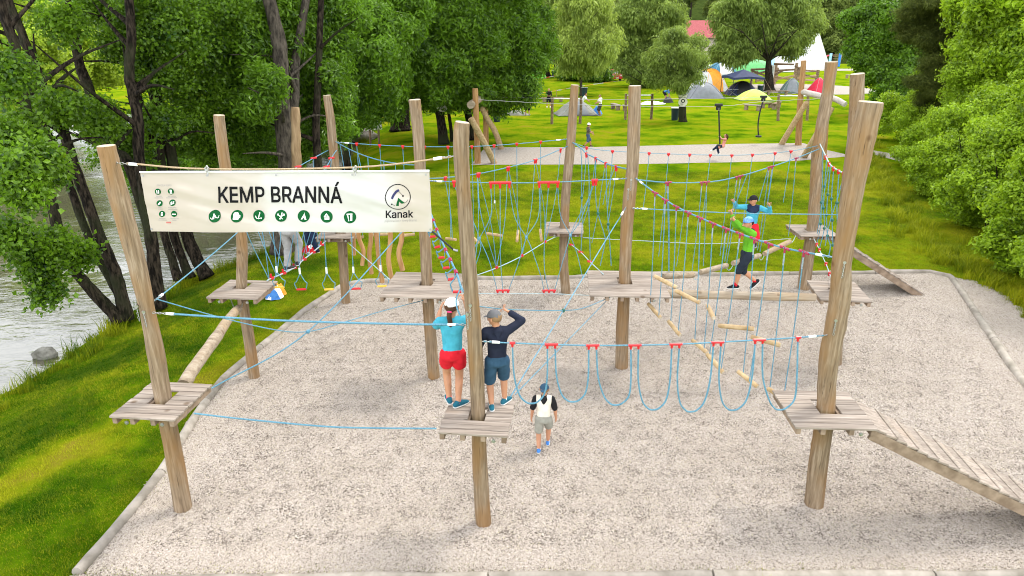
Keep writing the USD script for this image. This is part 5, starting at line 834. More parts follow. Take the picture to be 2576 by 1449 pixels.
# the bushes along the right edge
for n_, (label, lb, dens) in enumerate([
    ('big bright hazel bush at the right edge, nearest to the camera', [((14.2, 15.2, 2.2), 1.9), ((15.2, 15.8, 4.2), 2.2), ((13.6, 16.4, 1.1), 1.1), ((15.5, 14.0, 2.0), 1.9), ((16.6, 16.5, 6.2), 2.0), ((14.5, 14.6, .7), .9)], 330),
    ('bright hazel bush second from the right edge, above the gravel apron', [((14.9, 18.6, 1.9), 1.8), ((15.9, 19.4, 3.6), 2.0), ((14.2, 18.9, .8), .95), ((16.9, 18.2, 5.2), 1.9), ((17.6, 20.2, 6.8), 1.7)], 330),
    ('rounded hazel bush in the middle of the right hand hedge', [((15.9, 22.6, 1.7), 1.8), ((17.2, 23.6, 3.4), 2.1), ((15.4, 23.6, .9), 1.1), ((18.6, 22.6, 5.2), 2.1), ((19.2, 24.5, 6.6), 1.8)], 300),
    ('rounded hazel bush right of the post top, further down the hedge', [((17.6, 27.6, 1.7), 2.0), ((19.2, 28.8, 3.4), 2.3), ((17.3, 29, 1.0), 1.3), ((20.6, 27.4, 5.0), 2.3), ((21.5, 29.6, 6.2), 2.0)], 260),
    ('hazel bush beside the small gravel spot on the right', [((20.0, 33.2, 1.6), 2.0), ((21.6, 34.4, 3.2), 2.4), ((19.8, 35, 1.0), 1.4), ((23.2, 33.0, 4.8), 2.4)], 220),
    ('farthest hazel bush of the hedge, under the drooping spruce', [((23.8, 41, 1.8), 2.2), ((25.4, 42.6, 3.4), 2.6), ((23.6, 44.5, 1.4), 1.8), ((27, 40.5, 5), 2.6)], 170)]):
    t = Thing('hazel_bush', label, 'bush'); lb = [(np.array(c) + [(0.1, .3, .7, .9, 1.0, .9)[n_], 0, H(c[0], c[1]) if c[2] < 1.5 else 0], (r, r, r * .9)) for c, r in lb]; c = lb[0][0]; mb = MB()
    for a_ in range(7): d = np.array([math.cos(a_ * .9), math.sin(a_ * .9), 0]); limb(mb, [np.array([c[0], c[1], H(c[0], c[1]) - .1]) + d * .25, c + d * .6, c + d * 1.1 + [0, 0, 1.0]], .045, .01, 6)
    t.part('stem', mb, BARK, True); leaves(t, 'hazel', lb, dens, 80 + n_, 1.0, rough=.75, inner=.6)

# ---------------------------------------------------------------- people
def skin_look(n, c): return look(n, c, tuple(x * 1.12 for x in c), 14, 0.55, spec=0.35)
SKIN = skin_look('skin', (0.46, 0.245, 0.155)); SKIN_TAN = skin_look('tanned_skin', (0.40, 0.195, 0.11)); EYE_M = look('eyes', (0.02, 0.015, 0.012), None, rough=.2); LIPS = look('lips', (0.38, 0.13, 0.10), None, rough=.5); SOLE = look('white_sole', (.6, .6, .58), None, rough=.6)
def fabric(n, c, c2=None): return look('cloth_' + n, c, c2 or tuple(min(1, x * 1.3 + .004) for x in c), 9, 0.85, 0.004, 22, spec=.15)
F = {n: fabric(n, *([c] if not isinstance(c[0], tuple) else c)) for n, c in dict(sky=(.045, .27, .36), red=(.46, .010, .020), navy=(.010, .013, .026), steel=(.022, .055, .095), cream=(.60, .55, .46), black=(.010, .010, .011), sand=(.24, .235, .20), white=(.72, .72, .70), grey=(.10, .10, .105), green=(.085, .27, .012), midnight=(.012, .017, .026),
     blue=(.05, .17, .45), teal=(.012, .09, .13), brown=(.055, .026, .014), darkhair=(.02, .013, .010), fair=(.20, .12, .06), pink=(.75, .05, .18), rose=(.62, .25, .22), camo=((.07, .065, .05), (.22, .19, .16)), olive=(.16, .20, .17), greytrouser=(.26, .255, .25), denim=(.045, .075, .14), bandana=((.03, .10, .38), (.22, .42, .72)), darkblue=(.012, .02, .05), charcoal=(.035, .035, .038)).items()}
SP = trimesh.creation.icosphere(2, 1.0)
def ell(c, r, ax=None):
    v = SP.vertices * np.broadcast_to(r, 3)
    if ax is not None: v = v @ ax
    return v + np.asarray(c, float)
def hull(*sets): return m3.Manifold.hull_points(np.vstack(sets))
def chain_hull(pts, rads):
    out = [hull(ell(a, ra), ell(b, rb)) for a, b, ra, rb in zip(pts[:-1], pts[1:], rads[:-1], rads[1:])]; return m3.Manifold.batch_boolean(out, m3.OpType.Add)
def relax(m, edge=.03, it=8, folds=0.0, seed=0):
    k = m.refine_to_length(edge).to_mesh(); tm = trimesh.Trimesh(k.vert_properties[:, :3], k.tri_verts, process=True); trimesh.smoothing.filter_taubin(tm, .5, .53, it)
    v = np.array(tm.vertices)
    if folds: n = np.array(tm.vertex_normals); v += n * ((meshkit.fbm(v * [9, 9, 14] + seed, 3, seed) - .45) * folds)[:, None]
    return v, np.array(tm.faces)
def ik(a, c, l1, l2, pole):
    d = c - a; L = np.linalg.norm(d)
    if L > (l1 + l2) * .995: c = a + d / L * (l1 + l2) * .995; d = c - a; L = np.linalg.norm(d)
    u = d / L; x = (l1 * l1 - l2 * l2 + L * L) / (2 * L); h = math.sqrt(max(l1 * l1 - x * x, 1e-6)); p = np.asarray(pole, float); p = unit(p - u * (p @ u)); return a + u * x + p * h, c
def hand(wrist, d, palm_n, s, curl, side):            # d: along the hand, palm_n: out of the palm
    d = unit(d); palm_n = unit(palm_n - d * (palm_n @ d)); w = np.cross(d, palm_n) * side; out = [hull(ell(wrist, .021 * s), ell(wrist + d * .075 * s + w * .026 * s, .0125 * s), ell(wrist + d * .078 * s - w * .024 * s, .0115 * s), ell(wrist + d * .03 * s + w * .026 * s, .015 * s))]
    for k, (o, L) in enumerate(((.027, .068), (.010, .078), (-.008, .072), (-.024, .056))):
        p = wrist + d * .078 * s + w * o * s; q, r = d, .0078 * s
        for j in range(3):
            a = curl * (.75 + .2 * j); q = unit(q * math.cos(a) + palm_n * math.sin(a)); n_ = np.cross(q, w) ; e = p + q * L * s * (.45, .32, .25)[j]; out.append(hull(ell(p, r), ell(e, r * .9))); palm_n = unit(palm_n - q * (palm_n @ q)) if abs(palm_n @ q) < .98 else palm_n; p, r = e, r * .9
        palm_n = unit(np.cross(w * side, d)) if False else palm_n
    t0 = wrist + d * .02 * s + w * .022 * s; t1 = t0 + (w * .7 + d * .7) * .035 * s; t2 = t1 + (d * .8 + palm_n * .5 * min(1, curl * 1.4)) * .03 * s; out += [hull(ell(t0, .011 * s), ell(t1, .0095 * s)), hull(ell(t1, .0095 * s), ell(t2, .008 * s))]
    return out
def person(label, foot, yaw, h, *, feet=((-.09, 0, 0), (.09, 0, 0)), hands=((-.2, .05, .44), (.2, .05, .44)), pelvis=(0, 0, .515), lean=0.0, side=0.0, twist=0.0, head=(0, 0), shirt='white', sleeve=.35, pants='black', pant=.55, shoe='black', sock=None, hat=None, hair='darkhair', long_hair=False, tie=None, kid=True, skin=SKIN, curl=.5, toe=(0, 0), footp=(0, 0), bulk=1.0, wide=1.0, elbow=((-.6, -.6, -.4), (.6, -.6, -.4)), yoke=None, hood=None, dress=None, palm=None, sleeve_col=None, group=None, detail=True, stripe=None, knee=(0, 1, 0), grip=None):
    t = Thing('person', label, 'person', group, base=foot); R = np.array([[math.cos(yaw), math.sin(yaw), 0], [-math.sin(yaw), math.cos(yaw), 0], [0, 0, 1.0]]); O = np.asarray(foot, float); Wd = lambda v: np.asarray(v, float) @ R + O
    hs = .145 if kid else .128; s = h / 1.55
    pel = np.array(pelvis) * h; up = unit([math.sin(side), math.sin(lean), math.cos(lean)]); rt = unit(np.cross([0, 1, 0], up) if True else 0); rt = unit([math.cos(twist), math.sin(twist), 0] - up * (np.array([math.cos(twist), math.sin(twist), 0]) @ up)); fw = np.cross(up, rt)
    ax = np.array([rt, fw, up]); wai = pel + up * .085 * h; che = pel + up * .215 * h; sho = pel + up * .285 * h; nec = pel + up * .325 * h + fw * .008 * h; hw, sw = .052 * h * wide, .100 * h * wide
    sL, sR = sho - rt * sw, sho + rt * sw; hL, hR = pel - rt * hw - up * .02 * h, pel + rt * hw - up * .02 * h; la, lf, lt, lc = .165 * h, .140 * h, .245 * h, .235 * h
    hl = np.array([math.sin(head[0]), math.cos(head[0]), 0]); hu = unit(up * .6 + [0, 0, .6] + hl[0] * math.sin(head[1]) * np.array([1, 0, 0]) * .9 + math.sin(head[1]) * hl * .9 * np.array([0, 1, 0])); hf = unit(hl * math.cos(head[1]) - np.array([0, 0, 1]) * math.sin(head[1]) * -1 * -1); hf = unit(hf - hu * (hf @ hu)); hr = np.cross(hf, hu); hax = np.array([hr, hf, hu]); hc = nec + hu * hs * h * .60 + hf * .012 * h
    HL, HR = (np.array(hands[0]) * h, np.array(hands[1]) * h) if grip is None else [R @ (np.asarray(q) - O) for q in grip]; eL, HL = ik(sL, HL, la, lf, elbow[0]); eR, HR = ik(sR, HR, la, lf, elbow[1])
    FL, FR = np.array(feet[0]) * h + [0, 0, .045 * h], np.array(feet[1]) * h + [0, 0, .045 * h]; kL, FL = ik(hL, FL, lt, lc, np.array(knee) + [-.12, 0, 0]); kR, FR = ik(hR, FR, lt, lc, np.array(knee) + [.12, 0, 0])
    b = bulk; T = lambda e: [hull(ell(pel + up * -.02 * h, np.array([.082 * wide, .062, .06]) * h * b + e, ax), ell(wai, np.array([.076 * wide, .055, .05]) * h * b + e, ax)), hull(ell(wai, np.array([.076 * wide, .055, .05]) * h * b + e, ax), ell(che, np.array([.084 * wide, .060, .06]) * h * b + e, ax)), hull(ell(che, np.array([.084 * wide, .060, .06]) * h * b + e, ax), ell(sL + rt * .018 * h, (.036 * h * b + e)), ell(sR - rt * .018 * h, (.036 * h * b + e)), ell(nec - up * .03 * h, .030 * h + e))]
    ra, re, rw, rt_, rk, rc, ran = (x * h * b for x in (.031, .025, .018, .052, .036, .034, .023)); leg = lambda hp, k, f: [hull(ell(hp, rt_), ell(k, rk)), hull(ell(k, rk), ell(k * .62 + f * .38 - [0, .008 * h, 0], rc)), hull(ell(k * .62 + f * .38 - [0, .008 * h, 0], rc), ell(f, ran))]
    arm = lambda a, e, w_: [hull(ell(a, ra * 1.08), ell(e, re)), hull(ell(e, re), ell(e * .7 + w_ * .3, re * .98)), hull(ell(e * .7 + w_ * .3, re * .98), ell(w_, rw))]
    body = T(0) + leg(hL, kL, FL) + leg(hR, kR, FR) + arm(sL, eL, HL) + arm(sR, eR, HR) + [hull(ell(nec - up * .03 * h, .034 * h), ell(hc - hu * hs * h * .2, .036 * h))]
    hd = [hull(ell(hc + hu * .05 * hs * h, np.array([.40, .46, .46]) * hs * h, hax), ell(hc - hu * hs * h * .30 + hf * .12 * hs * h, np.array([.26, .28, .20]) * hs * h, hax)), hull(ell(hc + hf * hs * h * .47 - hu * .03 * hs * h, .035 * hs * h), ell(hc + hf * hs * h * .55 - hu * .16 * hs * h, .055 * hs * h), ell(hc + hf * hs * h * .42 - hu * .18 * hs * h, .09 * hs * h))]
    for q in (-1, 1): hd.append(hull(ell(hc + hr * q * .40 * hs * h - hu * .02 * hs * h, np.array([.03, .06, .12]) * hs * h, hax), ell(hc + hr * q * .44 * hs * h - hu * .02 * hs * h - hf * .05 * hs * h, np.array([.03, .05, .13]) * hs * h, hax)))
    core = m3.Manifold.batch_boolean(body + hd, m3.OpType.Add); v, f = relax(core, .028 * s + .008, 4); mb = MB().add(v @ R + O, f)
    for w_, e, sd, kk in ((HL, eL, -1, 0), (HR, eR, 1, 1)):
        d = unit(w_ - e); pn = np.array(palm[kk], float) if palm and palm[kk] is not None else np.array([-sd * .9, .3, 0]); hm = m3.Manifold.batch_boolean(hand(w_ + d * .008, d, pn, s * 1.05, curl if np.ndim(curl) == 0 else curl[kk], sd), m3.OpType.Add).to_mesh(); mb.add(hm.vert_properties[:, :3] @ R + O, hm.tri_verts)
    t.part('body', mb, skin, True)
    def wear(name, parts, m, edge=.03, it=6, folds=.020, cut=None, lab=None):
        k = m3.Manifold.batch_boolean(parts, m3.OpType.Add)
        if cut: k = cut(k)
        v, f = relax(k, edge * s + .006, it, folds * s, len(label)); t.part(name, MB().add(v @ R + O, f), m, True, label=lab)
    e = .011 * s + .002
    for q in (-1, 1): t.part('eye', MB().add(ell(hc + hf * hs * h * .415 + hr * q * .165 * hs * h + hu * .03 * hs * h, .045 * hs * h) @ R + O, SP.faces), EYE_M, True)
    t.part('mouth', MB().add(ell(hc + hf * hs * h * .40 - hu * .30 * hs * h, np.array([.11, .035, .025]) * hs * h, hax) @ R + O, SP.faces), LIPS, True)
    # trousers or shorts
    if pants:
        pp = [hull(ell(pel + up * .025 * h, np.array([.080 * wide, .062, .03]) * h * b + e, ax), ell(pel - up * .035 * h, np.array([.083 * wide, .066, .045]) * h * b + e * 1.3, ax))]
        for hp, k, fo in ((hL, kL, FL), (hR, kR, FR)):
            if pant <= 1: en = hp + (k - hp) * pant; pp.append(hull(ell(hp, rt_ * 1.06 + e * 1.1), ell(en, rt_ * (1.08 - .17 * pant) + e * 1.5)))
            else: en = k + (fo - k) * (pant - 1); pp += [hull(ell(hp, rt_ * 1.08 + e), ell(k, rk * 1.12 + e)), hull(ell(k, rk * 1.12 + e), ell(en, rc * .95 + e))]
        wear('shorts' if pant <= 1.05 else 'trousers', pp, F[pants], folds=.022)
        if stripe:
            for hp, k, sg_ in ((hL, kL, -1), (hR, kR, 1)): pass
    # top
    st = T(e); sl = []
    for a, el, w_ in ((sL, eL, HL), (sR, eR, HR)):
        if sleeve <= .5: x = a + (el - a) * min(1, sleeve * 2); sl.append(hull(ell(a, ra * 1.15 + e), ell(x, re * 1.2 + e * 1.3)))
        else: x = el + (w_ - el) * ((sleeve - .5) * 2); sl += [hull(ell(a, ra * 1.15 + e), ell(el, re * 1.12 + e)), hull(ell(el, re * 1.12 + e), ell(x, rw * 1.2 + e))]
    if sleeve_col: wear('sleeves', sl, F[sleeve_col], it=3); wear('shirt', st, F[shirt])
    else: wear('shirt', st + sl, F[shirt])
    if yoke: wear('yoke', [hull(ell(che + up * .012 * h, np.array([.086 * wide, .064, .030]) * h * b + e * 1.25, ax), ell(sL + rt * .022 * h, .036 * h * b + e * 1.3), ell(sR - rt * .022 * h, .036 * h * b + e * 1.3), ell(nec - up * .02 * h, .034 * h + e))], F[yoke], it=2, folds=.004)
    if hood: wear('hood', [hull(ell(nec - up * .005 * h, np.array([.052, .040, .022]) * h, ax), ell(nec - up * .035 * h - fw * .05 * h, np.array([.048, .024, .035]) * h, ax)), hull(ell(nec - up * .03 * h - fw * .05 * h, np.array([.045, .024, .03]) * h, ax), ell(nec - up * .085 * h - fw * .062 * h, np.array([.018, .016, .02]) * h, ax))], F[hood], it=3)
    if dress: wear('skirt', [hull(ell(wai, np.array([.074, .056, .03]) * h + e, ax), *[ell(p_, rt_ * 1.15 + e) for p_ in (hL, hR)]), hull(ell(pel, np.array([.09, .07, .04]) * h + e, ax), *[ell(a_ + (k_ - a_) * .62, rt_ * 1.05 + e) for a_, k_ in ((hL, kL), (hR, kR))])], F[dress], folds=.02)
    # shoes and socks
    for fo, ta, pf, k in ((FL, toe[0], footp[0], kL), (FR, toe[1], footp[1], kR)):
        d = np.array([math.sin(ta) * math.cos(pf), math.cos(ta) * math.cos(pf), -math.sin(pf)]); zz = np.array([math.sin(ta) * math.sin(pf), math.cos(ta) * math.sin(pf), math.cos(pf)]); xx = np.cross(d, zz); fx = np.array([xx, d, zz]); B_ = fo - zz * .045 * h
        wear('shoe', [hull(ell(B_ - d * .030 * h + zz * .026 * h, np.array([.024, .026, .024]) * h, fx), ell(B_ + d * .055 * h + zz * .022 * h, np.array([.028, .034, .018]) * h, fx), ell(B_ + zz * .048 * h - d * .004 * h, np.array([.023, .030, .018]) * h, fx), ell(B_ + d * .092 * h + zz * .016 * h, np.array([.024, .022, .014]) * h, fx))], F[shoe], it=2, folds=0)
        so_ = m3.Manifold.hull_points(np.vstack([ell(B_ - d * .030 * h + zz * .006 * h, np.array([.026, .027, .008]) * h, fx), ell(B_ + d * .060 * h + zz * .006 * h, np.array([.030, .036, .008]) * h, fx), ell(B_ + d * .094 * h + zz * .008 * h, np.array([.025, .023, .008]) * h, fx)])).to_mesh(); t.part('sole', MB().add(so_.vert_properties[:, :3] @ R + O, so_.tri_verts), SOLE, True)
        if sock: q = unit(k - fo); wear('sock', [hull(ell(fo - zz * .005 * h, ran * 1.08), ell(fo + q * .050 * h, ran * 1.12))], F[sock], it=1, folds=0)
    # head wear and hair
    cap = lambda off, e_, lo: hull(ell(hc + hu * (.06 + off) * hs * h, (np.array([.415, .475, .47]) + e_) * hs * h, hax)).trim_by_plane(hu, (hc @ hu) + lo * hs * h)
    if hair: wear('hair', [hull(ell(hc + hu * .07 * hs * h - hf * .05 * hs * h, np.array([.425, .46, .47]) * hs * h, hax)).trim_by_plane(unit(hu * .9 - hf * .62), (hc @ unit(hu * .9 - hf * .62)) - .02 * hs * h)], F[hair], it=1, folds=.008)
    if long_hair:
        o_ = hc - hf * .40 * hs * h; p_ = [o_ - hu * .12 * hs * h, o_ - hf * .12 * hs * h - hu * .45 * hs * h, o_ - hf * .05 * hs * h - hu * .95 * hs * h + [.01 * h, 0, 0], o_ - hu * 1.5 * hs * h + [.012 * h, .01 * h, 0]]
        w_ = chain_hull(p_, np.array([.10, .15, .14, .07]) * hs * h) if tie else chain_hull([hc - hf * .15 * hs * h + hu * .1 * hs * h] + p_, np.array([.36, .34, .30, .24, .12]) * hs * h); wear('ponytail' if tie else 'long_hair', [w_], F[hair], it=2, folds=.02)
        if tie: wear('hair_tie', [hull(ell(p_[0] + (p_[1] - p_[0]) * .3, .15 * hs * h))], F[tie], it=1, folds=0)
    if hat:
        kind, col_ = hat[:2]
        wear('cap' if kind != 'helmet' else 'helmet', [cap(.02, .035 if kind != 'helmet' else .11, .10 if kind != 'helmet' else .02)], F[col_], it=1, folds=.003)
        if kind in ('cap', 'back'):
            g_ = hf if kind == 'cap' else -hf; br_ = [hull(ell(hc + hu * .14 * hs * h + g_ * .40 * hs * h, np.array([.32, .10, .03]) * hs * h, hax), ell(hc + hu * .06 * hs * h + g_ * .74 * hs * h, np.array([.20, .08, .02]) * hs * h, hax))]; wear('visor', br_, F[hat[2] if len(hat) > 2 else col_], it=1, folds=0)
    return t
zb, zj = PLZ['B'], PLZ['J']
f_ = at(1141, 1014, 0); g0 = ground(1143, 1016, zb)
person('girl in a white cap, turquoise top and red shorts standing on the front platform', g0, .10, 1.50, feet=((-.045, .035, 0), (.035, -.045, 0)), toe=(-.2, .95), hands=((-.10, .25, .80), (.125, .20, .90)), lean=.06, head=(.35, .1), shirt='sky', sleeve=.42, pants='red', pant=.42, shoe='teal', sock='pink', hat=('cap', 'white'), hair='brown', long_hair=True, tie='pink', skin=SKIN_TAN, curl=(.5, .8), elbow=((-.35, .1, -.9), (.4, .1, -.9)))
g1 = ground(1252, 1022, zb)
person('boy in a grey cap and dark hoodie holding a rope beside the front post', g1, .15, 1.38, feet=((-.065, -.045, 0), (.075, .05, 0)), toe=(.05, .75), hands=((-.19, .10, .50), (.135, .12, .93)), head=(-.85, .22), shirt='navy', sleeve=.93, pants='steel', pant=.92, shoe='teal', sock='white', hat=('cap', 'grey'), hair='fair', hood='navy', curl=(.6, .75), skin=SKIN_TAN, elbow=((-.9, -.3, -.3), (1, -.1, -.1)), wide=1.05)
g2 = ground(1366, 1131)
person('small boy in a dark cap and cream hoodie with black hood walking on the gravel', g2, -.10, 1.20, feet=((-.055, -.09, .012), (.06, .13, .012)), footp=(.35, 0), hands=((-.165, .03, .50), (.165, .05, .50)), head=(.15, .05), shirt='cream', sleeve=.45, sleeve_col='black', pants='sand', pant=.82, shoe='blue', sock='white', hat=('back', 'steel'), hair='fair', hood='black', skin=SKIN_TAN, curl=.4, lean=.04, yoke=None, wide=1.08, elbow=((-.8, -.6, 0), (.8, -.6, 0)))
zt = at(1860, 731, 12.25)[2]; g3 = at(1862, 727, 12.28); 
person('boy in a blue patterned cap and bright green hoodie walking along the balance beam', g3, math.pi / 2 + .12, 1.42, feet=((.03, .06, 0), (.0, -.20, .055)), footp=(0, .75), grip=(HAND_GREEN + [0, -.03, -.035], HAND_GREEN + [.09, -.03, -.035]), pelvis=(.0, -.04, .515), lean=.02, head=(.0, .18), shirt='green', sleeve=.94, pants='midnight', pant=1.10, shoe='black', sock='red', hat=('beanie', 'bandana'), hair='darkhair', hood='black', skin=SKIN_TAN, curl=1.1, elbow=((-.3, .6, -.7), (.5, .4, -.8)), palm=((0, .9, -.3), (0, .9, -.3)), wide=1.05)
g4 = at(1880, 641, 15.3)
person('boy in a black cap and turquoise jacket on the hanging log bridge', g4, math.pi - .35, 1.42, feet=((-.10, -.04, .17), (.02, .0, 0)), footp=(.3, 0), hands=((-.24, .10, .86), (.30, .16, .90)), head=(.85, .05), shirt='sky', sleeve=.93, pants='red', pant=.85, shoe='charcoal', sock=None, hat=('cap', 'black'), hair='darkhair', yoke='darkblue', skin=SKIN_TAN, curl=1.0, elbow=((-.7, -.2, -.6), (.6, -.2, -.6)), wide=1.05)
zz_ = WALK_ROPE + [0, 0, .01]
person('person in pale grey trousers walking on the rope bridge under the banner', zz_, -.2, 1.66, feet=((-.03, -.06, 0), (.03, .10, .02)), toe=(.5, -.4), hands=((-.24, .12, .66), (.24, .12, .66)), shirt='olive', sleeve=.95, pants='greytrouser', pant=1.9, shoe='charcoal', hair='fair', kid=False, wide=1.05, curl=.9)
g5 = ground(790, 634); person('person in dark blue trousers standing on the grass behind the banner, only the legs visible', g5, 2.6, 1.72, shirt='darkblue', sleeve=.95, pants='darkblue', pant=1.9, shoe='black', hair='fair', kid=False)
# people further away
def far(label, x, y, h, yaw, **k): return person(label, ground(x, y), yaw, h, **k)
far('boy in a white helmet and patterned shirt walking along the far sand strip', 1478, 370, 1.42, -math.pi / 2 + .25, feet=((-.05, .17, .01), (.05, -.17, .03)), footp=(0, .4), hands=((-.10, .2, .62), (.17, .14, .58)), shirt='camo', sleeve=.4, pants='denim', pant=.95, shoe='brown', hat=('helmet', 'white'), skin=SKIN_TAN)
far('person in a blue shirt and black shorts standing by the flat grey tent sheet', 1327, 291, 1.70, .15, shirt='blue', sleeve=.4, pants='black', pant=.9, shoe='grey', hat=('helmet', 'white'), kid=False, hands=((-.16, .15, .58), (.17, .08, .5)), skin=SKIN_TAN)
far('person in dark clothes stepping behind the person in the blue shirt', 1316, 279, 1.6, .9, shirt='grey', sleeve=.4, pants='denim', pant=.9, shoe='white', kid=False, lean=.2, feet=((-.07, .15, .06), (.07, -.1, 0)), skin=SKIN_TAN)
far('woman in a black jacket and shorts standing by a bench on the lawn', 1380, 270, 1.72, math.pi, shirt='black', sleeve=.95, pants='black', pant=.8, shoe='white', hair='fair', kid=False, hands=((-.08, .16, .62), (.08, .16, .62)), skin=SKIN_TAN)
far('man in a white T-shirt and dark shorts beside the half raised grey tent', 1509, 291, 1.74, math.pi / 2 + .2, shirt='white', sleeve=.4, pants='charcoal', pant=.9, shoe='grey', hair='fair', kid=False, bulk=1.1, hands=((-.12, .2, .6), (.12, .18, .58)), head=(0, .3), skin=SKIN_TAN)
far('person in white leaning over behind the half raised grey tent', 1464, 280, 1.65, -math.pi / 2 - .3, shirt='white', sleeve=.4, pants='charcoal', pant=.9, shoe='grey', hair='brown', kid=False, lean=.45, hands=((-.1, .32, .55), (.1, .34, .55)), skin=SKIN_TAN)
far('person in a blue shirt bending down over white canvas on the lawn', 1674, 252, 1.7, -math.pi / 2 - .5, shirt='blue', sleeve=.4, pants='black', pant=.8, shoe='black', hair='darkhair', kid=False, lean=1.25, pelvis=(0, -.12, .48), hands=((-.1, .22, .22), (.1, .24, .22)), head=(0, .9), skin=SKIN_TAN)
ZY = 37.2; zg = at(1808, 390, ZY); zs = at(1810, 372, ZY)
person('girl with long brown hair in a pink dress riding the zip line seat', at(1808, 388, ZY) + [0, 0, 0], math.pi / 2 - .3, 1.28, pelvis=(-.02, -.14, .38), lean=-.25, feet=((.02, .26, .12), (.05, .0, -.03)), hands=((-.02, .03, .76), (.04, .03, .70)), shirt='rose', sleeve=.15, pants='darkblue', pant=1.85, shoe='white', hair='brown', long_hair=True, dress='rose', curl=1.1, skin=SKIN, elbow=((-.5, -.2, -.8), (.5, -.2, -.8)))

# ---------------------------------------------------------------- the camp site beyond
def col(n, c, r=.7, **k): return look(n, c, tuple(min(1, x * 1.25 + .003) for x in c), 8, r, **k)
CANVAS = {n: look('canvas_' + n, c, tuple(min(1, x * 1.2 + .004) for x in c), 3, .6, .01, 5, spec=.3) for n, c in dict(grey=(.16, .17, .19), darkgrey=(.075, .08, .09), white=(.52, .52, .51), orange=(.75, .30, .03), navy=(.014, .022, .065), lime=(.42, .58, .09), teal=(.02, .12, .19), green=(.10, .36, .12), sage=(.085, .125, .115), red=(.50, .012, .04), brightgreen=(.18, .62, .05), olive=(.17, .17, .14), blue=(.03, .17, .50), black=(.014, .014, .016), paleblue=(.25, .45, .58), brown=(.20, .12, .07)).items()}
TUBE = look('tent_pole', (.30, .31, .32), None, rough=.4, metal=.5)
def local(c, yaw): R = np.array([[math.cos(yaw), math.sin(yaw), 0], [-math.sin(yaw), math.cos(yaw), 0], [0, 0, 1.0]]); return lambda v: np.asarray(v, float) @ R + np.asarray(c, float)
def dome(label, c, a, b, h, yaw, m1, m2=None, door=None, power=2.0, ridge=False, name='tent', band=None):
    t = Thing(name, label, 'tent', base=c); W = local(c, yaw); n = 22; u, v = np.meshgrid(np.linspace(-1, 1, n), np.linspace(-1, 1, n))
    def S(u, v, k=1.0):
        if ridge: z = h * np.maximum(0, 1 - np.abs(v) ** power) * (1 - .25 * np.abs(u) ** 3); x = a * u
        else: z = h * np.maximum(0, 1 - np.abs(u) ** power) ** .72 * np.maximum(0, 1 - np.abs(v) ** power) ** .72; x = a * u
        return np.stack([x * k, b * v * k, z * k + .01 * np.sin(9 * u + 4 * v) * (z > .05)], -1)
    s = S(u, v).reshape(-1, 3); i, j = np.meshgrid(np.arange(n - 1), np.arange(n - 1), indexing='ij'); k = i * n + j; q = np.stack([k, k + 1, k + n + 1, k + n], -1).reshape(-1, 4)
    w = np.abs(u[:-1, :-1] + 1 / n).ravel() if band else None
    if band: t.part('fly', MB().add(W(s), q[w >= band]), CANVAS[m1], True); t.part('fly', MB().add(W(s), q[w < band]), CANVAS[m2], True, label='band of a second colour')
    else: t.part('fly', MB().add(W(s), q), CANVAS[m1], True)
    for sg_ in (1, -1):
        g = np.linspace(-.98, .98, 24); t.part('pole', MB().tube(W(S(g, g * sg_, 1.008)), .018, 5), CANVAS[m2 or m1] if m2 else TUBE, True)
    if door: g = np.linspace(-.42, .42, 9); r_ = np.linspace(.30, .97, 9); G, Q = np.meshgrid(g, r_); vv = -Q; p = S(G * (.45 + .75 * Q), vv, 1.012).reshape(-1, 3); ii, jj = np.meshgrid(np.arange(8), np.arange(8), indexing='ij'); kk = ii * 9 + jj; t.part('door', MB().add(W(p), np.stack([kk, kk + 9, kk + 10, kk + 1], -1).reshape(-1, 4)), CANVAS[door], True)
    e = np.linspace(-1, 1, 12); t.part('skirt', MB().tube(W(np.vstack([np.c_[a * e, np.full(12, -b), 0 * e + .03], np.c_[np.full(12, a), b * e, 0 * e + .03], np.c_[a * e[::-1], np.full(12, b), 0 * e + .03], np.c_[np.full(12, -a), b * e[::-1], 0 * e + .03]])), .025, 4), CANVAS['darkgrey'], True)
    return t
G = lambda x, y: ground(x, y)
dome('grey dome tent with a round badge, before the tall orange and white tent', G(1768, 246), 2.0, 1.3, 1.6, .12, 'grey', 'darkgrey', None, 2.0)
b_ = at(1768, 215, 73.6); solo('tent_badge', MB().tube([b_, b_ + [0, -.03, .01]], .16, 14), CANVAS['white'], 'round pale badge on the side of the grey dome tent', 'badge')
dome('tall orange and white family tent behind the grey dome tent', G(1786, 231) + [0, .9, 0], 1.9, 1.7, 2.55, .5, 'white', 'orange', None, 2.6, band=.45)
dome('dark navy dome tent pitched under the navy gazebo roof', G(1868, 239) + [0, .5, 0], 1.7, 1.3, 1.45, -.05, 'navy', 'brown', 'black', 2.2)
dome('lime green low tent on the lawn, in front of the gazebo', G(1899, 252) + [0, .6, 0], 1.75, 1.1, 1.05, .06, 'lime', None, None, 1.7)
dome('teal dome tent with a white window, behind the gazebo', G(1818, 192) + [0, 1.5, 0], 2.6, 2.0, 2.1, .3, 'teal', 'paleblue', 'white', 2.2)
dome('green tunnel tent behind the gazebo, right of the teal tent', G(1884, 183) + [0, 1, 0], 3.4, 2.2, 2.2, .05, 'green', None, None, 2.2, ridge=True)
dome('sage grey narrow tent beside the log climbing frame', G(1993, 235) + [0, .5, 0], 1.25, .95, 1.65, -.2, 'sage', None, 'grey', 1.7)
dome('small red tent half hidden behind the tall back right post', G(2062, 235) + [0, .6, 0], 1.15, .95, 1.7, .35, 'red', None, None, 1.6)
dome('bright green tent at the edge of the dark tree boughs, upper middle', G(1344, 196), 1.9, 1.4, 1.6, -.1, 'brightgreen', None, None, 1.8)
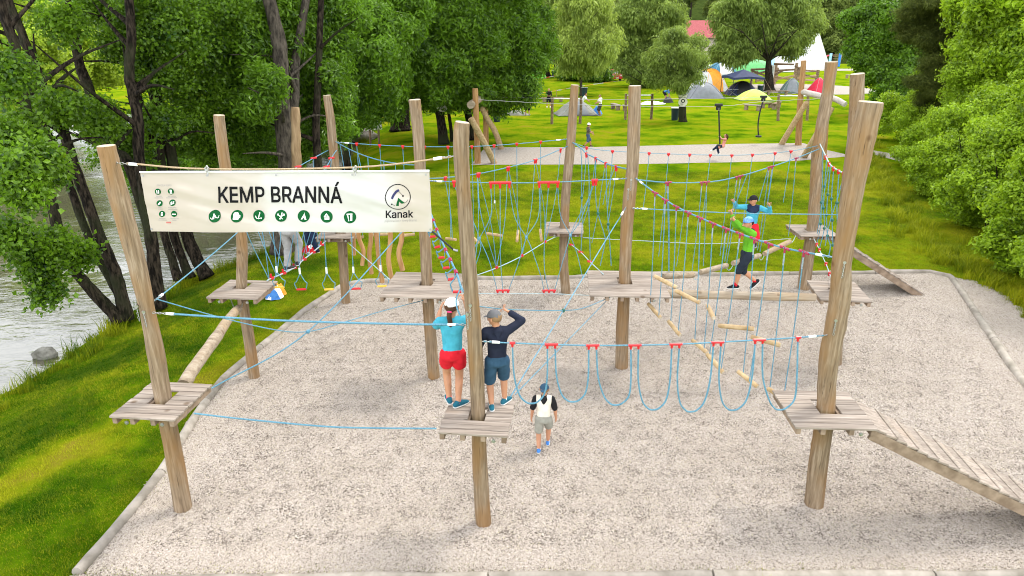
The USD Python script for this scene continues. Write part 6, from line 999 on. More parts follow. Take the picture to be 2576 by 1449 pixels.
dome('pale blue and white tent far off between the trunks, left of the birches', G(1335, 160), 2.6, 2, 2.3, .2, 'white', 'paleblue', None, 2, band=.4)
dome('half raised sagging grey tent between the woman in black and the man in white', G(1450, 290) + [0, .6, 0], 1.75, 1.2, 1.35, .15, 'olive', None, 'grey', 1.25)
dome('blue tent far off beside the white tepee', G(2005, 165), 3, 2.3, 2.5, .1, 'blue', 'paleblue', None, 2.2)
dome('pale blue tent far off behind the log climbing frame', G(1965, 172), 3.0, 2.2, 2.3, -.1, 'paleblue', 'white', None, 2.2, band=.5)
dome('white tent far off under the spreading pollard willow', G(1990, 180), 3.2, 2.2, 2.1, .1, 'white', 'paleblue', None, 2.6)
def crumple(name, label, cat, c, a, b, h, yaw, m, seed, m2=None):
    n = 18; u, v = np.meshgrid(np.linspace(-1, 1, n), np.linspace(-1, 1, n)); r = np.sqrt(u * u + v * v); z = h * np.maximum(0, 1 - r ** 2) * (.5 + meshkit.fbm(np.stack([u * 2.6, v * 2.6, 0 * u + seed], -1), 3, seed)); e = 1 - .25 * np.maximum(0, np.abs(u * v)); W = local(c, yaw)
    s = W(np.stack([a * u * e, b * v * e, z + .012], -1).reshape(-1, 3)); i, j = np.meshgrid(np.arange(n - 1), np.arange(n - 1), indexing='ij'); k = i * n + j; q = np.stack([k, k + 1, k + n + 1, k + n], -1).reshape(-1, 4)
    t = Thing(name, label, cat, base=c); w = meshkit.noise(np.stack([u[:-1, :-1].ravel() * 2.5 + seed, v[:-1, :-1].ravel() * 2.5, 0 * u[:-1, :-1].ravel()], -1), seed) if m2 else None
    if m2: t.part('cloth', MB().add(s, q[w < .52]), m, True); t.part('cloth', MB().add(s, q[w >= .52]), m2, True)
    else: t.part('cloth', MB().add(s, q), m, True)
crumple('tent_sheet', 'flat grey tent sheet lying on the lawn by the two people', 'tent sheet', G(1297, 289), 1.3, .55, .32, 0, CANVAS['olive'], 3)
crumple('tent_sheet', 'white and black canvas spread on the lawn under the bending person', 'tent sheet', G(1640, 262), 1.5, .6, .26, .25, CANVAS['white'], 5); crumple('tent_bag', 'black bag at the end of the spread white canvas', 'bag', G(1680, 258), .6, .4, .5, .2, CANVAS['black'], 6)
crumple('tent_bag', 'bright blue bundle on the grass at the feet of the man in white', 'bag', G(1500, 287), .55, .4, .5, .2, CANVAS['blue'], 7); crumple('tent_bag', 'dark bundle between the sagging grey tent and the blue bundle', 'bag', G(1484, 286), .5, .35, .4, .2, CANVAS['black'], 8)
crumple('picnic_blanket', 'crumpled white and red blanket on the grass below the banner', 'blanket', ground(782, 634), .30, .22, .26, .2, F['white'], 9, F['red'])
crumple('clothes_pile', 'heap of blue, white and orange clothes beside the platform behind the banner', 'clothes', ground(691, 748), .24, .24, .34, 0, F['blue'], 12, F['white']); crumple('clothes_pile', 'orange brown garment on the heap beside the platform behind the banner', 'clothes', ground(706, 741), .16, .14, .3, .4, CANVAS['orange'], 13)
# gazebo
t = Thing('gazebo', 'navy folding gazebo with four thin legs over a dark dome tent', 'gazebo', base=G(1866, 240)); W = local(G(1866, 240) + [0, .3, 0], .08); e = 1.75; ez, pz = 1.95, 2.75; cs = [(-e, -e), (e, -e), (e, e), (-e, e)]
mb = MB(); 
for a_, b2_ in zip(cs, cs[1:] + cs[:1]):
    for s0, s1 in ((0, .5), (.5, 1)):
        A, B = np.array([*a_, ez]), np.array([*b2_, ez]); P0, P1 = A + (B - A) * s0, A + (B - A) * s1; P0[2] += .12 * (s0 == .5); P1[2] += .12 * (s1 == .5); mb.add(W([P0, P1, [0, 0, pz]]), [[0, 1, 2]]); mb.add(W([P0 - [0, 0, .22], P1 - [0, 0, .22], P1, P0]), [[0, 1, 2, 3]])
t.part('roof', mb, CANVAS['navy'], False)
for x, y in cs: t.part('leg', MB().bar(W([x * .98, y * .98, 0]), W([x * .98, y * .98, ez]), .035, 6), CANVAS['black'], True); t.part('brace', MB().bar(W([x * .98, y * .98, 1.45]), W([x * .55, y * .98, ez - .05]), .02, 5), TUBE, True); t.part('guy_line', MB().bar(W([x * .98, y * .98, ez - .1]), W([x * 1.6, y * 1.4, 0.02]), .010, 4), ROPE_TAN, True)
t = Thing('camp_table', 'small folding table under the gazebo', 'table', base=G(1842, 240)); W = local(G(1842, 241), .1); t.part('table_top', MB().box(W([0, 0, .68]), (1.1, .6, .04)), CANVAS['grey'], False)
for x in (-.45, .45): t.part('leg', MB().bar(W([x, -.22, 0]), W([-x, .22, .66]), .018, 5), TUBE, True)
# tepee
c = np.array([*at(2050, 100, 140)[:2], 0]); t = Thing('tepee', 'tall white tepee tent with poles crossing at its top, far right of centre', 'tepee', base=c); n = 16; g = np.linspace(0, 2 * np.pi, n + 1); r0, h0 = 3.5, 7.3
mb = MB(); 
for k in range(n):
    a_, b2_ = g[k], g[k + 1]; mb.add([c + [r0 * math.cos(a_), r0 * math.sin(a_), 0], c + [r0 * math.cos(b2_), r0 * math.sin(b2_), 0], c + [.25 * math.cos(b2_), .25 * math.sin(b2_), h0], c + [.25 * math.cos(a_), .25 * math.sin(a_), h0]], [[0, 1, 2, 3]])
t.part('canvas', mb, CANVAS['white'], 60)
for k in range(8): a_ = k * .785; t.part('pole', MB().bar(c + [.3 * math.cos(a_), .3 * math.sin(a_), h0 - .3], c + [-.8 * math.cos(a_), -.8 * math.sin(a_), h0 + 1.7], .05, 5), BARK_PALE, True)
# zip line
def log(t, name, pts, r0, r1=None, m=LOGY, sides=10, seed=1): p = smooth_path(pts, 5); t.part(name, MB().tube(p, np.linspace(r0, r1 or r0, len(p)), sides, wob=.06, seed=seed), m, 50)
t = Thing('zip_line_tower', 'left zip line frame of two tall posts, a cross log and leaning braces', 'frame', base=G(1202, 410))
YL0, YL1 = G(1202, 410)[1], G(1223, 376)[1]
log(t, 'post', [G(1202, 411) - [0, 0, .1], at(1199, 320, YL0), at(1197, 270, YL0), at(1195, 222, YL0)], .17, .15, ORANGE_WOOD); log(t, 'post', [G(1223, 377), at(1222, 300, YL1), at(1219, 217, YL1)], .17, .15, ORANGE_WOOD, seed=2)
log(t, 'brace', [G(1244, 411), at(1216, 355, YL0 - .6), at(1184, 297, YL0 - .8)], .17, .16, LOGY, seed=3); log(t, 'brace', [G(1261, 375), at(1245, 330, YL1 - .5), at(1228, 302, YL1 - .6), at(1210, 268, YL1 - .8)], .17, .15, LOGY, seed=4); XL = [at(1184, 264, YL0 - .5), at(1218, 241, YL1 + .3)]; log(t, 'cross_log', XL, .2, .18, BEAM)
t = Thing('zip_line_tower', 'right zip line frame with a pale crooked cross log sticking out to the right', 'frame', base=G(2008, 365)); YR1 = G(2008, 365)[1]; YR0 = 37.8
log(t, 'post', [G(2008, 365), at(2013, 260, YR1), at(2022, 152, YR1)], .19, .15, ORANGE_WOOD); log(t, 'brace', [G(1966, 363), at(2000, 305, YR1 - .6), at(2030, 257, YR1 - 1.2)], .18, .15, LOGY)
log(t, 'post', [G(2070, 400), at(2076, 320, YR0), at(2084, 205, YR0)], .18, .15, ORANGE_WOOD); log(t, 'brace', [G(2022, 396), at(2045, 355, YR0 - .3), at(2093, 270, YR0 - .3)], .18, .15, LOGY); XR = [at(2014, 230, YR1 + .2), at(2062, 241, 40.5), at(2100, 249, YR0), at(2126, 263, YR0 - .8)]; log(t, 'cross_log', XR, .17, .14, look('stripped_log', (.40, .355, .31), (.52, .475, .43), 6, .8))
w2 = [at(1204, 251, YL0 + .3), at(1500, 265, 36.8), at(1804, 267, 37.2), at(1914, 256, 37.4), at(2096, 247, YR0)]; w1 = [at(1215, 243, YL1), at(1536, 250, 41.5), at(1921, 244, 42.5), at(2018, 231, YR1)]
solo('zip_wire', MB().tube(smooth_path(w1, 6), .011, 5), STEEL, 'farther of the two thin steel wires stretched between the zip line frames', 'wire'); solo('zip_wire', MB().tube(smooth_path(w2, 6), .011, 5), STEEL, 'nearer of the two thin steel wires stretched between the zip line frames', 'wire')
def zip_seat(label, top, pts, seat, m=BLACK):
    t = Thing('zip_line_swing', label, 'swing seat', base=seat); t.part('trolley', MB().box(top + [0, 0, .02], (.42, .12, .14), bev=.03).box(top + [0, 0, -.14], (.26, .10, .2), bev=.03), BLACK, False)
    t.part('rope', MB().tube(smooth_path(pts, 6), .042, 6), BLACK, True); t.part('seat', MB().tube([seat + [0, 0, .05], seat, seat - [0, 0, .05]], [.16, .2, .15], 12), BLACK, True); t.part('sleeve', MB().bar(pts[0], pts[0] * .8 + pts[1] * .2, .055, 6), STEEL, True)
zip_seat('zip line seat on a black rope ridden by the girl in the pink dress', at(1808, 265, 37.2), [at(1808, 272, 37.2), at(1809, 305, 37.2), at(1811, 362, 37.2)], at(1811, 366, 37.2)); zip_seat('empty zip line seat hanging on a curved black rope', at(1921, 244, 42.5), [at(1921, 250, 42.5), at(1911, 285, 42.5), at(1907, 315, 42.5), at(1908, 340, 42.5)], at(1908, 343, 42.5))
# pull-up bars
for label, x0, x1, yt, yb in (('wooden posts with a thin pale bar, behind the walking boy in the white helmet', 1388, 1459, 246, 312), ('pair of wooden posts with a pale bar behind the top of the middle post', 1573, 1638, 238, 301), ('pair of wooden posts with a pale bar in front of the sage grey tent', 1957, 2030, 239, 304)):
    t = Thing('pull_up_bar', label, 'bar', base=G(x0, yb)); A, B = G(x0, yb), G(x1, yb - 1)
    log(t, 'post', [A, at(x0 + 1, (yt + yb) / 2, A[1]), at(x0 + 2, yt - 2, A[1])], .11, .10, OLDWOOD); log(t, 'post', [B, at(x1 + 2, (yt + yb) / 2, B[1]), at(x1 + 3, yt - 2, B[1])], .11, .10, OLDWOOD, seed=5); t.part('bar', MB().bar(at(x0, yt + 2, A[1]), at(x1 + 3, yt + 2, B[1]), .05, 6), ALU, True)
# benches
def bench(label, x0, y0, x1, y1, h=.42, d=.36, m=OLDWOOD):
    A, B = G(x0, y0), G(x1, y1); u = unit(B - A); v = np.array([-u[1], u[0], 0]); L = np.linalg.norm(B - A); ax = np.array([u, v, [0, 0, 1.0]]); t = Thing('bench', label, 'bench', base=A); t.part('seat', MB().box((A + B) / 2 + [0, 0, h], (L, d, .09), ax, .012), m, False)
    for s_ in (.12, .88): t.part('leg', MB().box(A + (B - A) * s_ + [0, 0, h / 2 - .02], (.26, d * .8, h - .05), ax, .012), JOIST, False)
bench('low plank bench behind the woman in the black jacket', 1362, 257, 1418, 256); bench('short log bench left of the posts behind the middle post, end towards the camera', 1540, 273, 1556, 278, .45, .4, PLANK); bench('log bench half hidden behind the middle post', 1566, 278, 1612, 277, .45, .4, PLANK); bench('pale log bench below the lime green tent', 1872, 276, 1912, 279, .45, .4, PLANK); bench('dark log bench just right of the pale bench below the lime tent', 1915, 272, 1940, 271); bench('short log bench by the left post of the right hand pull up bar', 1945, 276, 1960, 270, .5, .4); bench('long low bench in front of the sage grey tent', 1926, 239, 1984, 239); bench('short pale bench on the far grass near the right hedge', 2128, 197, 2144, 197, .5, .5, PLANK)
def bin_(label, x, yb, h=.95):
    c = G(x, yb); t = Thing('waste_bin', label, 'bin', base=c); t.part('drum', MB().tube([c, c + [0, 0, h]], [.25, .33], 14), look('bin_plastic', (.012, .028, .034), None, rough=.45) if not stage.GetPrimAtPath('/World/Looks/bin_plastic') else UsdShade.Material.Get(stage, '/World/Looks/bin_plastic'), 50)
    t.part('rim', MB().tube([c + [.34 * math.cos(a_), .34 * math.sin(a_), h] for a_ in np.linspace(0, 2 * np.pi, 16, endpoint=False)], .025, 5, closed=True), ALU, True); t.part('liner', MB().tube([c + [0, 0, h - .05], c + [0, 0, h + .03]], [.335, .31], 14), CANVAS['white'] if x in (1250, 1697) else CANVAS['black'], 50)
bin_('dark bin with white liner on the lawn, right of the left zip line frame', 1250, 306); bin_('dark bin with white rim left of the small tree carrying a round sign', 1697, 302); bin_('black bin fixed by the thin birch trunk', 1470, 243); bin_('black bin far off by the wide trunk left of the birches', 1393, 194); bin_('black bin beside the gazebo leg', 1911, 236)
# signs
SIGN = look('sign_board', (.62, .60, .52), (.70, .68, .60), 5, .5)
def round_sign(label, x, y, Y, r=.36):
    c = at(x, y, Y); n = unit(EYE - c); n[2] = 0; n = unit(n); t = Thing('round_sign', label, 'sign', base=c - [0, 0, r]); t.part('board', MB().tube([c, c + n * .03], r, 24), SIGN, 30); t.part('emblem', MB().tube([c + n * .031 + [0, 0, .10], c + n * .036 + [0, 0, .10]], .15, 16), INK, 30); t.part('emblem_centre', MB().tube([c + n * .037 + [0, 0, .10], c + n * .040 + [0, 0, .10]], .085, 12), SIGN, 30); t.part('caption', MB().box(c + n * .034 - [0, 0, .13], (.36, .012, .05)).box(c + n * .034 - [0, 0, .21], (.26, .012, .035)), INK_GREY, False); return t
round_sign('round white sign on the dark leaning tree above the middle left lawn', 1112, 266, G(1117, 362)[1] - .55); t = round_sign('round white sign with a small crown shape on the little tree trunk', 1718, 257, 54.2, .34)
c = at(1718, 241, 54.2); t.part('crown', MB().add([c + [-.3, 0, -.12], c + [.3, 0, -.12], c + [.36, 0, .16], c + [.15, 0, .02], c + [0, 0, .2], c + [-.15, 0, .02], c + [-.36, 0, .16]], [[0, 1, 2], [0, 2, 3], [0, 3, 4], [0, 4, 5], [0, 5, 6]]), SIGN, False)
YS = 44.0; pts = [at(921, 300, YS), at(958, 296, YS), at(961, 325, YS), at(924, 328, YS)]; SB = Board([(921, 300), (958, 296), (961, 325), (924, 328)], pts); t = Thing('camp_sign', 'small cream camp sign reading KEMP BRANNÁ by the stream, with a row of round icons', 'sign', base=[*at(941, 340, YS)[:2], -.2])
t.part('board', MB().add(np.vstack([[p + SB.n * .0 for p in pts], [p - SB.n * .05 for p in pts]]), [[3, 2, 1, 0], [4, 5, 6, 7], [0, 1, 5, 4], [1, 2, 6, 5], [2, 3, 7, 6], [3, 0, 4, 7]]), SIGN, False); SB.print_(t, 'lettering', text_poly('KEMP', 926, 942, 302.5, 309, True), .004, INK); SB.print_(t, 'lettering', text_poly('BRANNÁ', 926, 948, 310.5, 317, True), .004, INK)
for k in range(5): SB.print_(t, 'icon_disc', spot(DISC, 929.5 + 6.2 * k, 321.3 - .5 * k, 2.4), .004, INK_GREEN)
for x in (930, 952): t.part('leg', MB().bar(at(x, 326, YS + .05), at(x + 1, 352, YS + .05) - [0, 0, .4], .07, 6), OLDWOOD, True)
c = at(1939, 181, 86.0); t = Thing('notice_board', 'pale notice on the trunk of the pollard willow', 'notice', base=c - [0, 0, .8]); t.part('board', MB().box(c, (.85, .05, 1.55)), SIGN, False); t.part('sheet', MB().box(c + [0, -.032, .05], (.6, .01, 1.1)), look('notice_print', (.25, .34, .30), (.5, .52, .48), 3, .6), False)
# log climbing frame
t = Thing('log_climbing_frame', 'brown log climbing frame with rails and diagonals behind the pollard trunk', 'climbing frame', base=G(1960, 213)); Q = lambda x, y, Y=89.5: at(x, y, Y)
for x, y0, y1, r in ((1889, 172, 213, .17), (1902, 178, 207, .15), (1947, 160, 216, .2), (1953, 170, 205, .14), (1999, 158, 203, .26), (2006, 168, 206, .24), (2053, 176, 214, .24), (2060, 196, 214, .2)): log(t, 'post', [ground(x, y1 - (3 if r > .19 else 0)) * [1, 1, 0] * [1, 1, 1], np.array([*ground(x, y1 - (3 if r > .19 else 0))[:2], at(x, y0, ground(x, y1 - (3 if r > .19 else 0))[1])[2]])], r, r * .9, OLDWOOD, 8, x)
for a_, b2_ in (((1889, 175), (1935, 173)), ((1890, 190), (1932, 178)), ((1889, 177), (1930, 192)), ((1902, 203), (1945, 200)), ((1947, 161), (1997, 162)), ((1947, 178), (1999, 175)), ((1947, 192), (1996, 201)), ((1952, 200), (1999, 190)), ((1950, 188), (1970, 178)), ((2006, 176), (2053, 179)), ((2006, 184), (2053, 196)), ((2006, 196), (2053, 190)), ((2010, 200), (2050, 202)), ((2000, 165), (2020, 178))): log(t, 'rail', [Q(*a_), Q(*b2_)], .13, .11, OLDWOOD if a_[1] < 192 else LOGY, 7, a_[0])
# far slide, swing and lamp
t = Thing('slide_tower', 'blue play slide with a ladder far off, left of the dark right hand trees', 'slide', base=G(2098, 168)); W = local(G(2098, 168), 0)
for x in (-1.0, .9): t.part('side_panel', MB().box(W([x, 0, 1.3]), (.55, .12, 2.6), bev=.05), CANVAS['blue' if x > 0 else 'paleblue'], False)
for k in range(7): t.part('rung', MB().bar(W([-.6, -.2, .3 + .33 * k]), W([.5, -.2, .3 + .33 * k]), .06, 6), OLDWOOD, True)
t.part('deck', MB().box(W([-.05, .8, 2.2]), (1.6, 1.5, .12), bev=.03), OLDWOOD, False); t.part('chute', MB().box(W([-3, .8, 1.2]), (4.4, .8, .1), np.array([[.88, 0, .47], [0, 1, 0], [-.47, 0, .88]])), CANVAS['red'], False)
t = Thing('playground_swing', 'wooden swing frame with leaning legs far off right', 'swing', base=G(2140, 166)); W = local(G(2140, 166), 0)
for x in (-2.2, 2.4): t.part('leg', MB().bar(W([x * 1.3, -1.0, 0]), W([x, 0, 3.0]), .11, 6), LOGY, True); t.part('leg', MB().bar(W([x * 1.3, 1.0, 0]), W([x, 0, 3.0]), .11, 6), LOGY, True)
t.part('beam', MB().bar(W([-2.5, 0, 3.0]), W([2.7, 0, 3.0]), .12, 8), LOGY, True)
for x in (-.9, -.4, .7, 1.2): t.part('chain', MB().bar(W([x, 0, 3]), W([x, 0, .6]), .025, 4), STEEL, True)
for x in (-.65, .95): t.part('seat', MB().box(W([x, 0, .58]), (.6, .25, .06)), BLACK, False)
t = Thing('street_lamp', 'pale curved lamp post rising behind the little tree', 'lamp', base=G(1692, 178)); t.part('pole', MB().tube(smooth_path([G(1692, 178), at(1691, 120, 130), at(1690, 85, 130), at(1683, 70, 130), at(1671, 61, 130)], 6), .09, 6), look('lamp_paint', (.55, .57, .54), None, rough=.5), True); t.part('lamp_head', MB().box(at(1668, 60, 130), (.9, .3, .16), bev=.05), ALU, False)
# red roofed house
c = np.array([*at(1768, 80, 178)[:2], float(height(np.array([48.0]), np.array([178.0]))[0]) - .2]); t = Thing('house', 'house with a red sheet roof showing above the small tree, top middle right', 'house', base=c); W = local(c, .05)
t.part('wall', MB().box(W([0, 0, 2.7]), (9.5, 7.5, 5.4)), col('plaster', (.42, .36, .29)), False); e, rz_ = 5.5, 9.0; ROOF = look('red_roof', (.26, .045, .05), (.34, .075, .08), 3, .7)
for s_ in (-1, 1): t.part('roof', MB().add(W([[-5.3, s_ * 4.4, e - .35], [5.3, s_ * 4.4, e - .35], [5.3, 0, rz_], [-5.3, 0, rz_], [-5.3, s_ * 4.4, e - .55], [5.3, s_ * 4.4, e - .55], [5.3, 0, rz_ - .2], [-5.3, 0, rz_ - .2]]), [[0, 1, 2, 3], [4, 7, 6, 5], [0, 4, 5, 1], [0, 3, 7, 4], [1, 5, 6, 2]]), ROOF, False)
t.part('snow_guard', MB().bar(W([-5.2, -3.7, e + .1]), W([5.2, -3.7, e + .1]), .10, 6), look('guard_paint', (.22, .04, .045), None), True); t.part('gutter', MB().bar(W([-5.3, -4.5, e - .5]), W([5.3, -4.5, e - .5]), .12, 8), OLDWOOD, True)
for x in (-2.8, 0, 2.8): t.part('window', MB().box(W([x, -3.76, 3.6]), (1.1, .06, 1.3)), BLACK, False)
# cars
GLASS = look('car_glass', (.02, .025, .03), None, rough=.08, spec=.8); TYRE = look('tyre', (.02, .02, .02), None, rough=.8)
def car(label, x, y, yaw, paint):
    c = G(x, y); t = Thing('parked_car', label, 'car', base=c); W = local(c, yaw); L, Wd_, n = 4.2, 1.74, 0
    prof = sg.Polygon([(-2.08, .32), (-2.1, .62), (-2.02, .86), (-1.1, .98), (-.95, 1.0), (1.75, 1.02), (2.05, .95), (2.1, .6), (2.05, .3)]).buffer(.05).buffer(-.03); m = trimesh.creation.extrude_polygon(prof, Wd_, engine='earcut'); v = np.array(m.vertices); v = np.stack([v[:, 2] - Wd_ / 2, v[:, 0], v[:, 1]], 1); v[:, 0] *= 1 - .06 * np.abs(v[:, 2] - .55); t.part('body', MB().add(W(v), m.faces), paint, 30)
    cab_ = [(-1.0, .98), (-.25, 1.42), (1.25, 1.45), (1.95, 1.0)]; hw = .80
    mb = MB(); gl = MB()
    for s_ in (-1, 1): gl.add(W([[s_ * hw, cab_[0][0], cab_[0][1]], [s_ * hw * .8, cab_[1][0], cab_[1][1] - .04], [s_ * hw * .8, cab_[2][0], cab_[2][1] - .04], [s_ * hw, cab_[3][0], cab_[3][1]]]), [[0, 1, 2, 3]])
    for k in (0, 2): a_, b2_ = cab_[k], cab_[k + 1]; ka, kb = (1, .8) if k == 0 else (.8, 1); gl.add(W([[-hw * ka, *a_], [hw * ka, *a_], [hw * kb, *b2_], [-hw * kb, *b2_]]), [[0, 1, 2, 3]])
    t.part('window', gl, GLASS, False); t.part('roof', MB().box(W([0, .5, 1.44]), (1.32, 1.6, .06), np.array([[math.cos(yaw), math.sin(yaw), 0], [-math.sin(yaw), math.cos(yaw), 0], [0, 0, 1]]), .02), paint, False)
    for s_ in (-1, 1):
        for yy in (-1.3, 1.3): t.part('wheel', MB().tube(W([[s_ * .70, yy, .31], [s_ * .88, yy, .31]]), .31, 16), TYRE, 40); t.part('rim', MB().tube(W([[s_ * .87, yy, .31], [s_ * .892, yy, .31]]), .19, 12), ALU, 40)
        t.part('headlight', MB().add(W(ell([s_ * .62, -2.02, .72], (.2, .1, .1))), SP.faces), SOLE, True); t.part('tail_light', MB().add(W(ell([s_ * .68, 2.08, .78], (.14, .06, .12))), SP.faces), RED, True); t.part('mirror', MB().add(W(ell([s_ * .96, -.7, 1.0], (.1, .07, .08))), SP.faces), BLACK, True)
    t.part('number_plate', MB().box(W([0, -2.15, .45]), (.5, .03, .12), np.array([[math.cos(yaw), math.sin(yaw), 0], [-math.sin(yaw), math.cos(yaw), 0], [0, 0, 1]])), SOLE, False)
paint = lambda n, c: look('paint_' + n, c, None, rough=.25, spec=.6, coat=.6)
car('red car parked facing the lawn, between the two birch trees', 1538, 202, .25, paint('red', (.42, .012, .04))); car('silver car half hidden behind the birch crown right of the red car', 1612, 199, .2, paint('silver', (.45, .47, .49))); car('white car behind the little tree, in the car park', 1668, 186, -.2, paint('white', (.7, .7, .7)))
car('grey car behind the little tree, nearer the teal tent', 1742, 190, .3, paint('grey', (.14, .15, .16))); car('pale car further back in the car park behind the little tree', 1715, 172, 1.2, paint('pale', (.55, .58, .6))); car('dark car behind the shrubs under the first birch', 1490, 190, .4, paint('dark', (.03, .035, .05))); car('white car further back, left of the teal tent', 1770, 176, .1, UsdShade.Material.Get(stage, '/World/Looks/paint_white'))
t = Thing('log_pile', 'dark stacked logs on the grass left of the first birch', 'log pile', base=G(1432, 200))
for k, (x0, x1, y) in enumerate(((1412, 1458, 199), (1410, 1462, 200.5), (1415, 1470, 198))): log(t, 'log', [G(x0, y) + [0, 0, .3 + .35 * (k == 2)], G(x1, y - 1) + [0, 0, .3 + .35 * (k == 2)]], .3, .26, OLDWOOD, 9, k)
for label, px_ in (('red and white barrier tape slanting in front of the dark log pile', [(1362, 212), (1410, 201), (1445, 190)]), ('pale barrier tape across the lawn, behind the woman in black', [(1285, 256), (1345, 255), (1400, 246), (1470, 232), (1590, 214)]), ('faint barrier tape under the dark boughs at the far left of the lawn', [(1228, 262), (1275, 243), (1345, 222)])):
    p = smooth_path([G(x, y) + [0, 0, .75] for x, y in px_], 5); t = Thing('barrier_tape', label, 'tape', base=p[0] - [0, 0, .75]); n = len(p) - 1
    for k in range(n): d = np.array([0, 0, .04]); t.part('tape', MB().add([p[k] - d, p[k + 1] - d, p[k + 1] + d, p[k] + d], [[0, 1, 2, 3]]), (RED if 'red' in label else YELLOW) if k % 2 else CANVAS['white'], False)
    for q in (p[0], p[len(p) // 2], p[-1]): t.part('stake', MB().bar([q[0], q[1], 0], [q[0], q[1], .85], .03, 5), OLDWOOD, True)
# stones
def stone(name, label, c, r, seed, m):
    s = trimesh.creation.icosphere(3, 1.0); v = s.vertices * (1 + .35 * (meshkit.fbm(s.vertices * 1.4 + seed, 4, seed) - .5)[:, None] * 2) * r; solo(name, MB().add(v + c, s.faces), m, label, 'stone')
ROCK = look('river_rock', (.10, .095, .075), (.24, .23, .20), 5, .8, .02, 9); ROCKP = look('pale_rock', (.30, .24, .19), (.48, .42, .36), 4, .85, .03, 8)
stone('river_stone', 'grey brown stone standing in the water near the left edge', ground(114, 897, WATER) + [0, 0, .06], (.27, .22, .17), 2, ROCK)
for k, (x, y, r) in enumerate(((893, 337, .9), (912, 342, .75), (903, 333, .6))): stone('bank_rock', ('pale boulder by the stream, left of the small camp sign', 'pale boulder under the left edge of the small camp sign', 'rear pale boulder behind the two by the camp sign')[k], ground(x, y, -.3), (r * 1.3, r, r * .6), 5 + k, ROCKP)
# trees of the camp site
Lb = lambda lst: [lobe(*q) for q in lst]
def camp_tree(label, x, yb, stem, r, kind, lobes, dens, seed, scale, bark=BARK_PALE, cat='tree', name='tree', nb=7, bl=3, extra=(), **kw):
    c = G(x, yb); pts = [c - [0, 0, .1]] + [at(a_, b2_, c[1]) for a_, b2_ in stem]; return tree(name, label, cat, [(pts, r, r * .45)] + list(extra), kind, Lb(lobes), dens, seed, scale, bark, nb=nb, bl=bl, **kw)
camp_tree('pale drooping birch with a thin trunk, left of the red car', 1461, 241, [(1462, 190), (1468, 120), (1475, 40)], .16, 'birch', [(1475, 60, 78, 3.0), (1440, 118, 77, 2.1), (1512, 128, 77, 2.2), (1480, 158, 77, 1.9), (1475, 10, 78, 3.0), (1440, 50, 79, 2.4), (1420, 160, 78, 1.3), (1528, 95, 80, 1.7)], 34, 101, 1.0, name='birch_tree', rough=.8)
camp_tree('drooping willow right of the red car, reaching down to the grass', 1587, 217, [(1590, 180), (1600, 110), (1610, 30)], .2, 'willow', [(1600, 60, 92, 4.2), (1588, 135, 91, 2.3), (1640, 145, 91, 3.0), (1608, 178, 90, 2.6), (1625, 10, 92, 4.4), (1560, 60, 93, 3.2), (1655, 70, 93, 3.4), (1640, 190, 90, 1.9)], 30, 102, 1.1, name='willow_tree', rough=.8)
sm = G(1718, 306); ex = [([at(1716, 240, sm[1]), at(1690, 220, sm[1]), at(1655, 212, sm[1]), at(1635, 220, sm[1])], .09, .03), ([at(1716, 215, sm[1]), at(1700, 180, sm[1] + .5), at(1670, 140, sm[1])], .08, .03), ([at(1716, 210, sm[1]), at(1735, 170, sm[1]), at(1745, 120, sm[1] + 1)], .08, .03)]
camp_tree('small crooked tree carrying a round sign, in the middle of the lawn', 1718, 306, [(1716, 260), (1714, 225), (1716, 190), (1722, 120)], .30, 'willow', [(1710, 150, 54, 1.5), (1662, 150, 54, 1.2), (1682, 112, 55, 1.3), (1742, 122, 55, 1.2), (1690, 192, 53.5, .9), (1652, 198, 53.5, .8), (1736, 192, 54, .85), (1715, 215, 53.6, .6), (1760, 160, 55, .7), (1700, 90, 55, 1.0)], 60, 103, .62, name='small_tree', extra=ex, bark=BARK)
pw = G(1936, 229); pc_ = at(1934, 152, pw[1]); fan = [([pc_, at(1934 + 30 * s_, 120, pw[1] + 1.5 * (k % 3 - 1)), at(1934 + 75 * s_, 70 - 25 * (abs(s_) < .4), pw[1] + 3 * (k % 3 - 1))], .14, .03) for k, s_ in enumerate((-1, -.75, -.5, -.25, 0, .2, .4, .6, .8, 1))]
camp_tree('big pollard willow with a thick short trunk and fanning branches, near the gazebo', 1936, 229, [(1934, 190), (1934, 150)], .62, 'willow', [(1880, 62, 86, 4.2), (1838, 108, 85, 2.8), (1962, 45, 86, 4.2), (1995, 105, 86, 2.0), (1910, 15, 87, 4.6), (1842, 40, 86, 2.6), (1875, 128, 85, 1.7), (2022, 60, 87, 2.8), (1808, 130, 85, 1.2), (1970, 0, 87, 4.5), (1900, 100, 86, 2.4)], 34, 104, 1.1, name='willow_tree', extra=fan, bark=BARK, nb=3, rough=.8)
w5 = G(1376, 192); camp_tree('grey green tree with two dark trunks, left of the birches', 1376, 192, [(1372, 150), (1380, 90), (1388, 30)], .55, 'willow', [(1390, 60, 113, 5.6), (1358, 100, 112, 3.6), (1422, 92, 112, 3.6), (1400, 10, 113, 6), (1350, 40, 114, 5)], 24, 105, 1.6, name='willow_tree', bark=BARK, extra=[([G(1402, 188), at(1402, 140, 116), at(1405, 70, 116)], .6, .3)], rough=.8)
camp_tree('dark green broadleaf tree beside the hedge, right of the tepee', 2262, 275, [(2258, 200), (2250, 120)], .3, 'darkleaf', [(2235, 95, 58, 3.0), (2182, 150, 58, 1.7), (2290, 55, 58, 3.2), (2262, 190, 56, 2.1), (2232, 235, 55, 1.3), (2195, 55, 59, 2.4), (2210, 185, 57, 1.5), (2165, 115, 59, 1.2), (2300, 150, 57, 2.4), (2240, 20, 59, 3)], 95, 106, 1.25, bark=BARK, rough=.8)
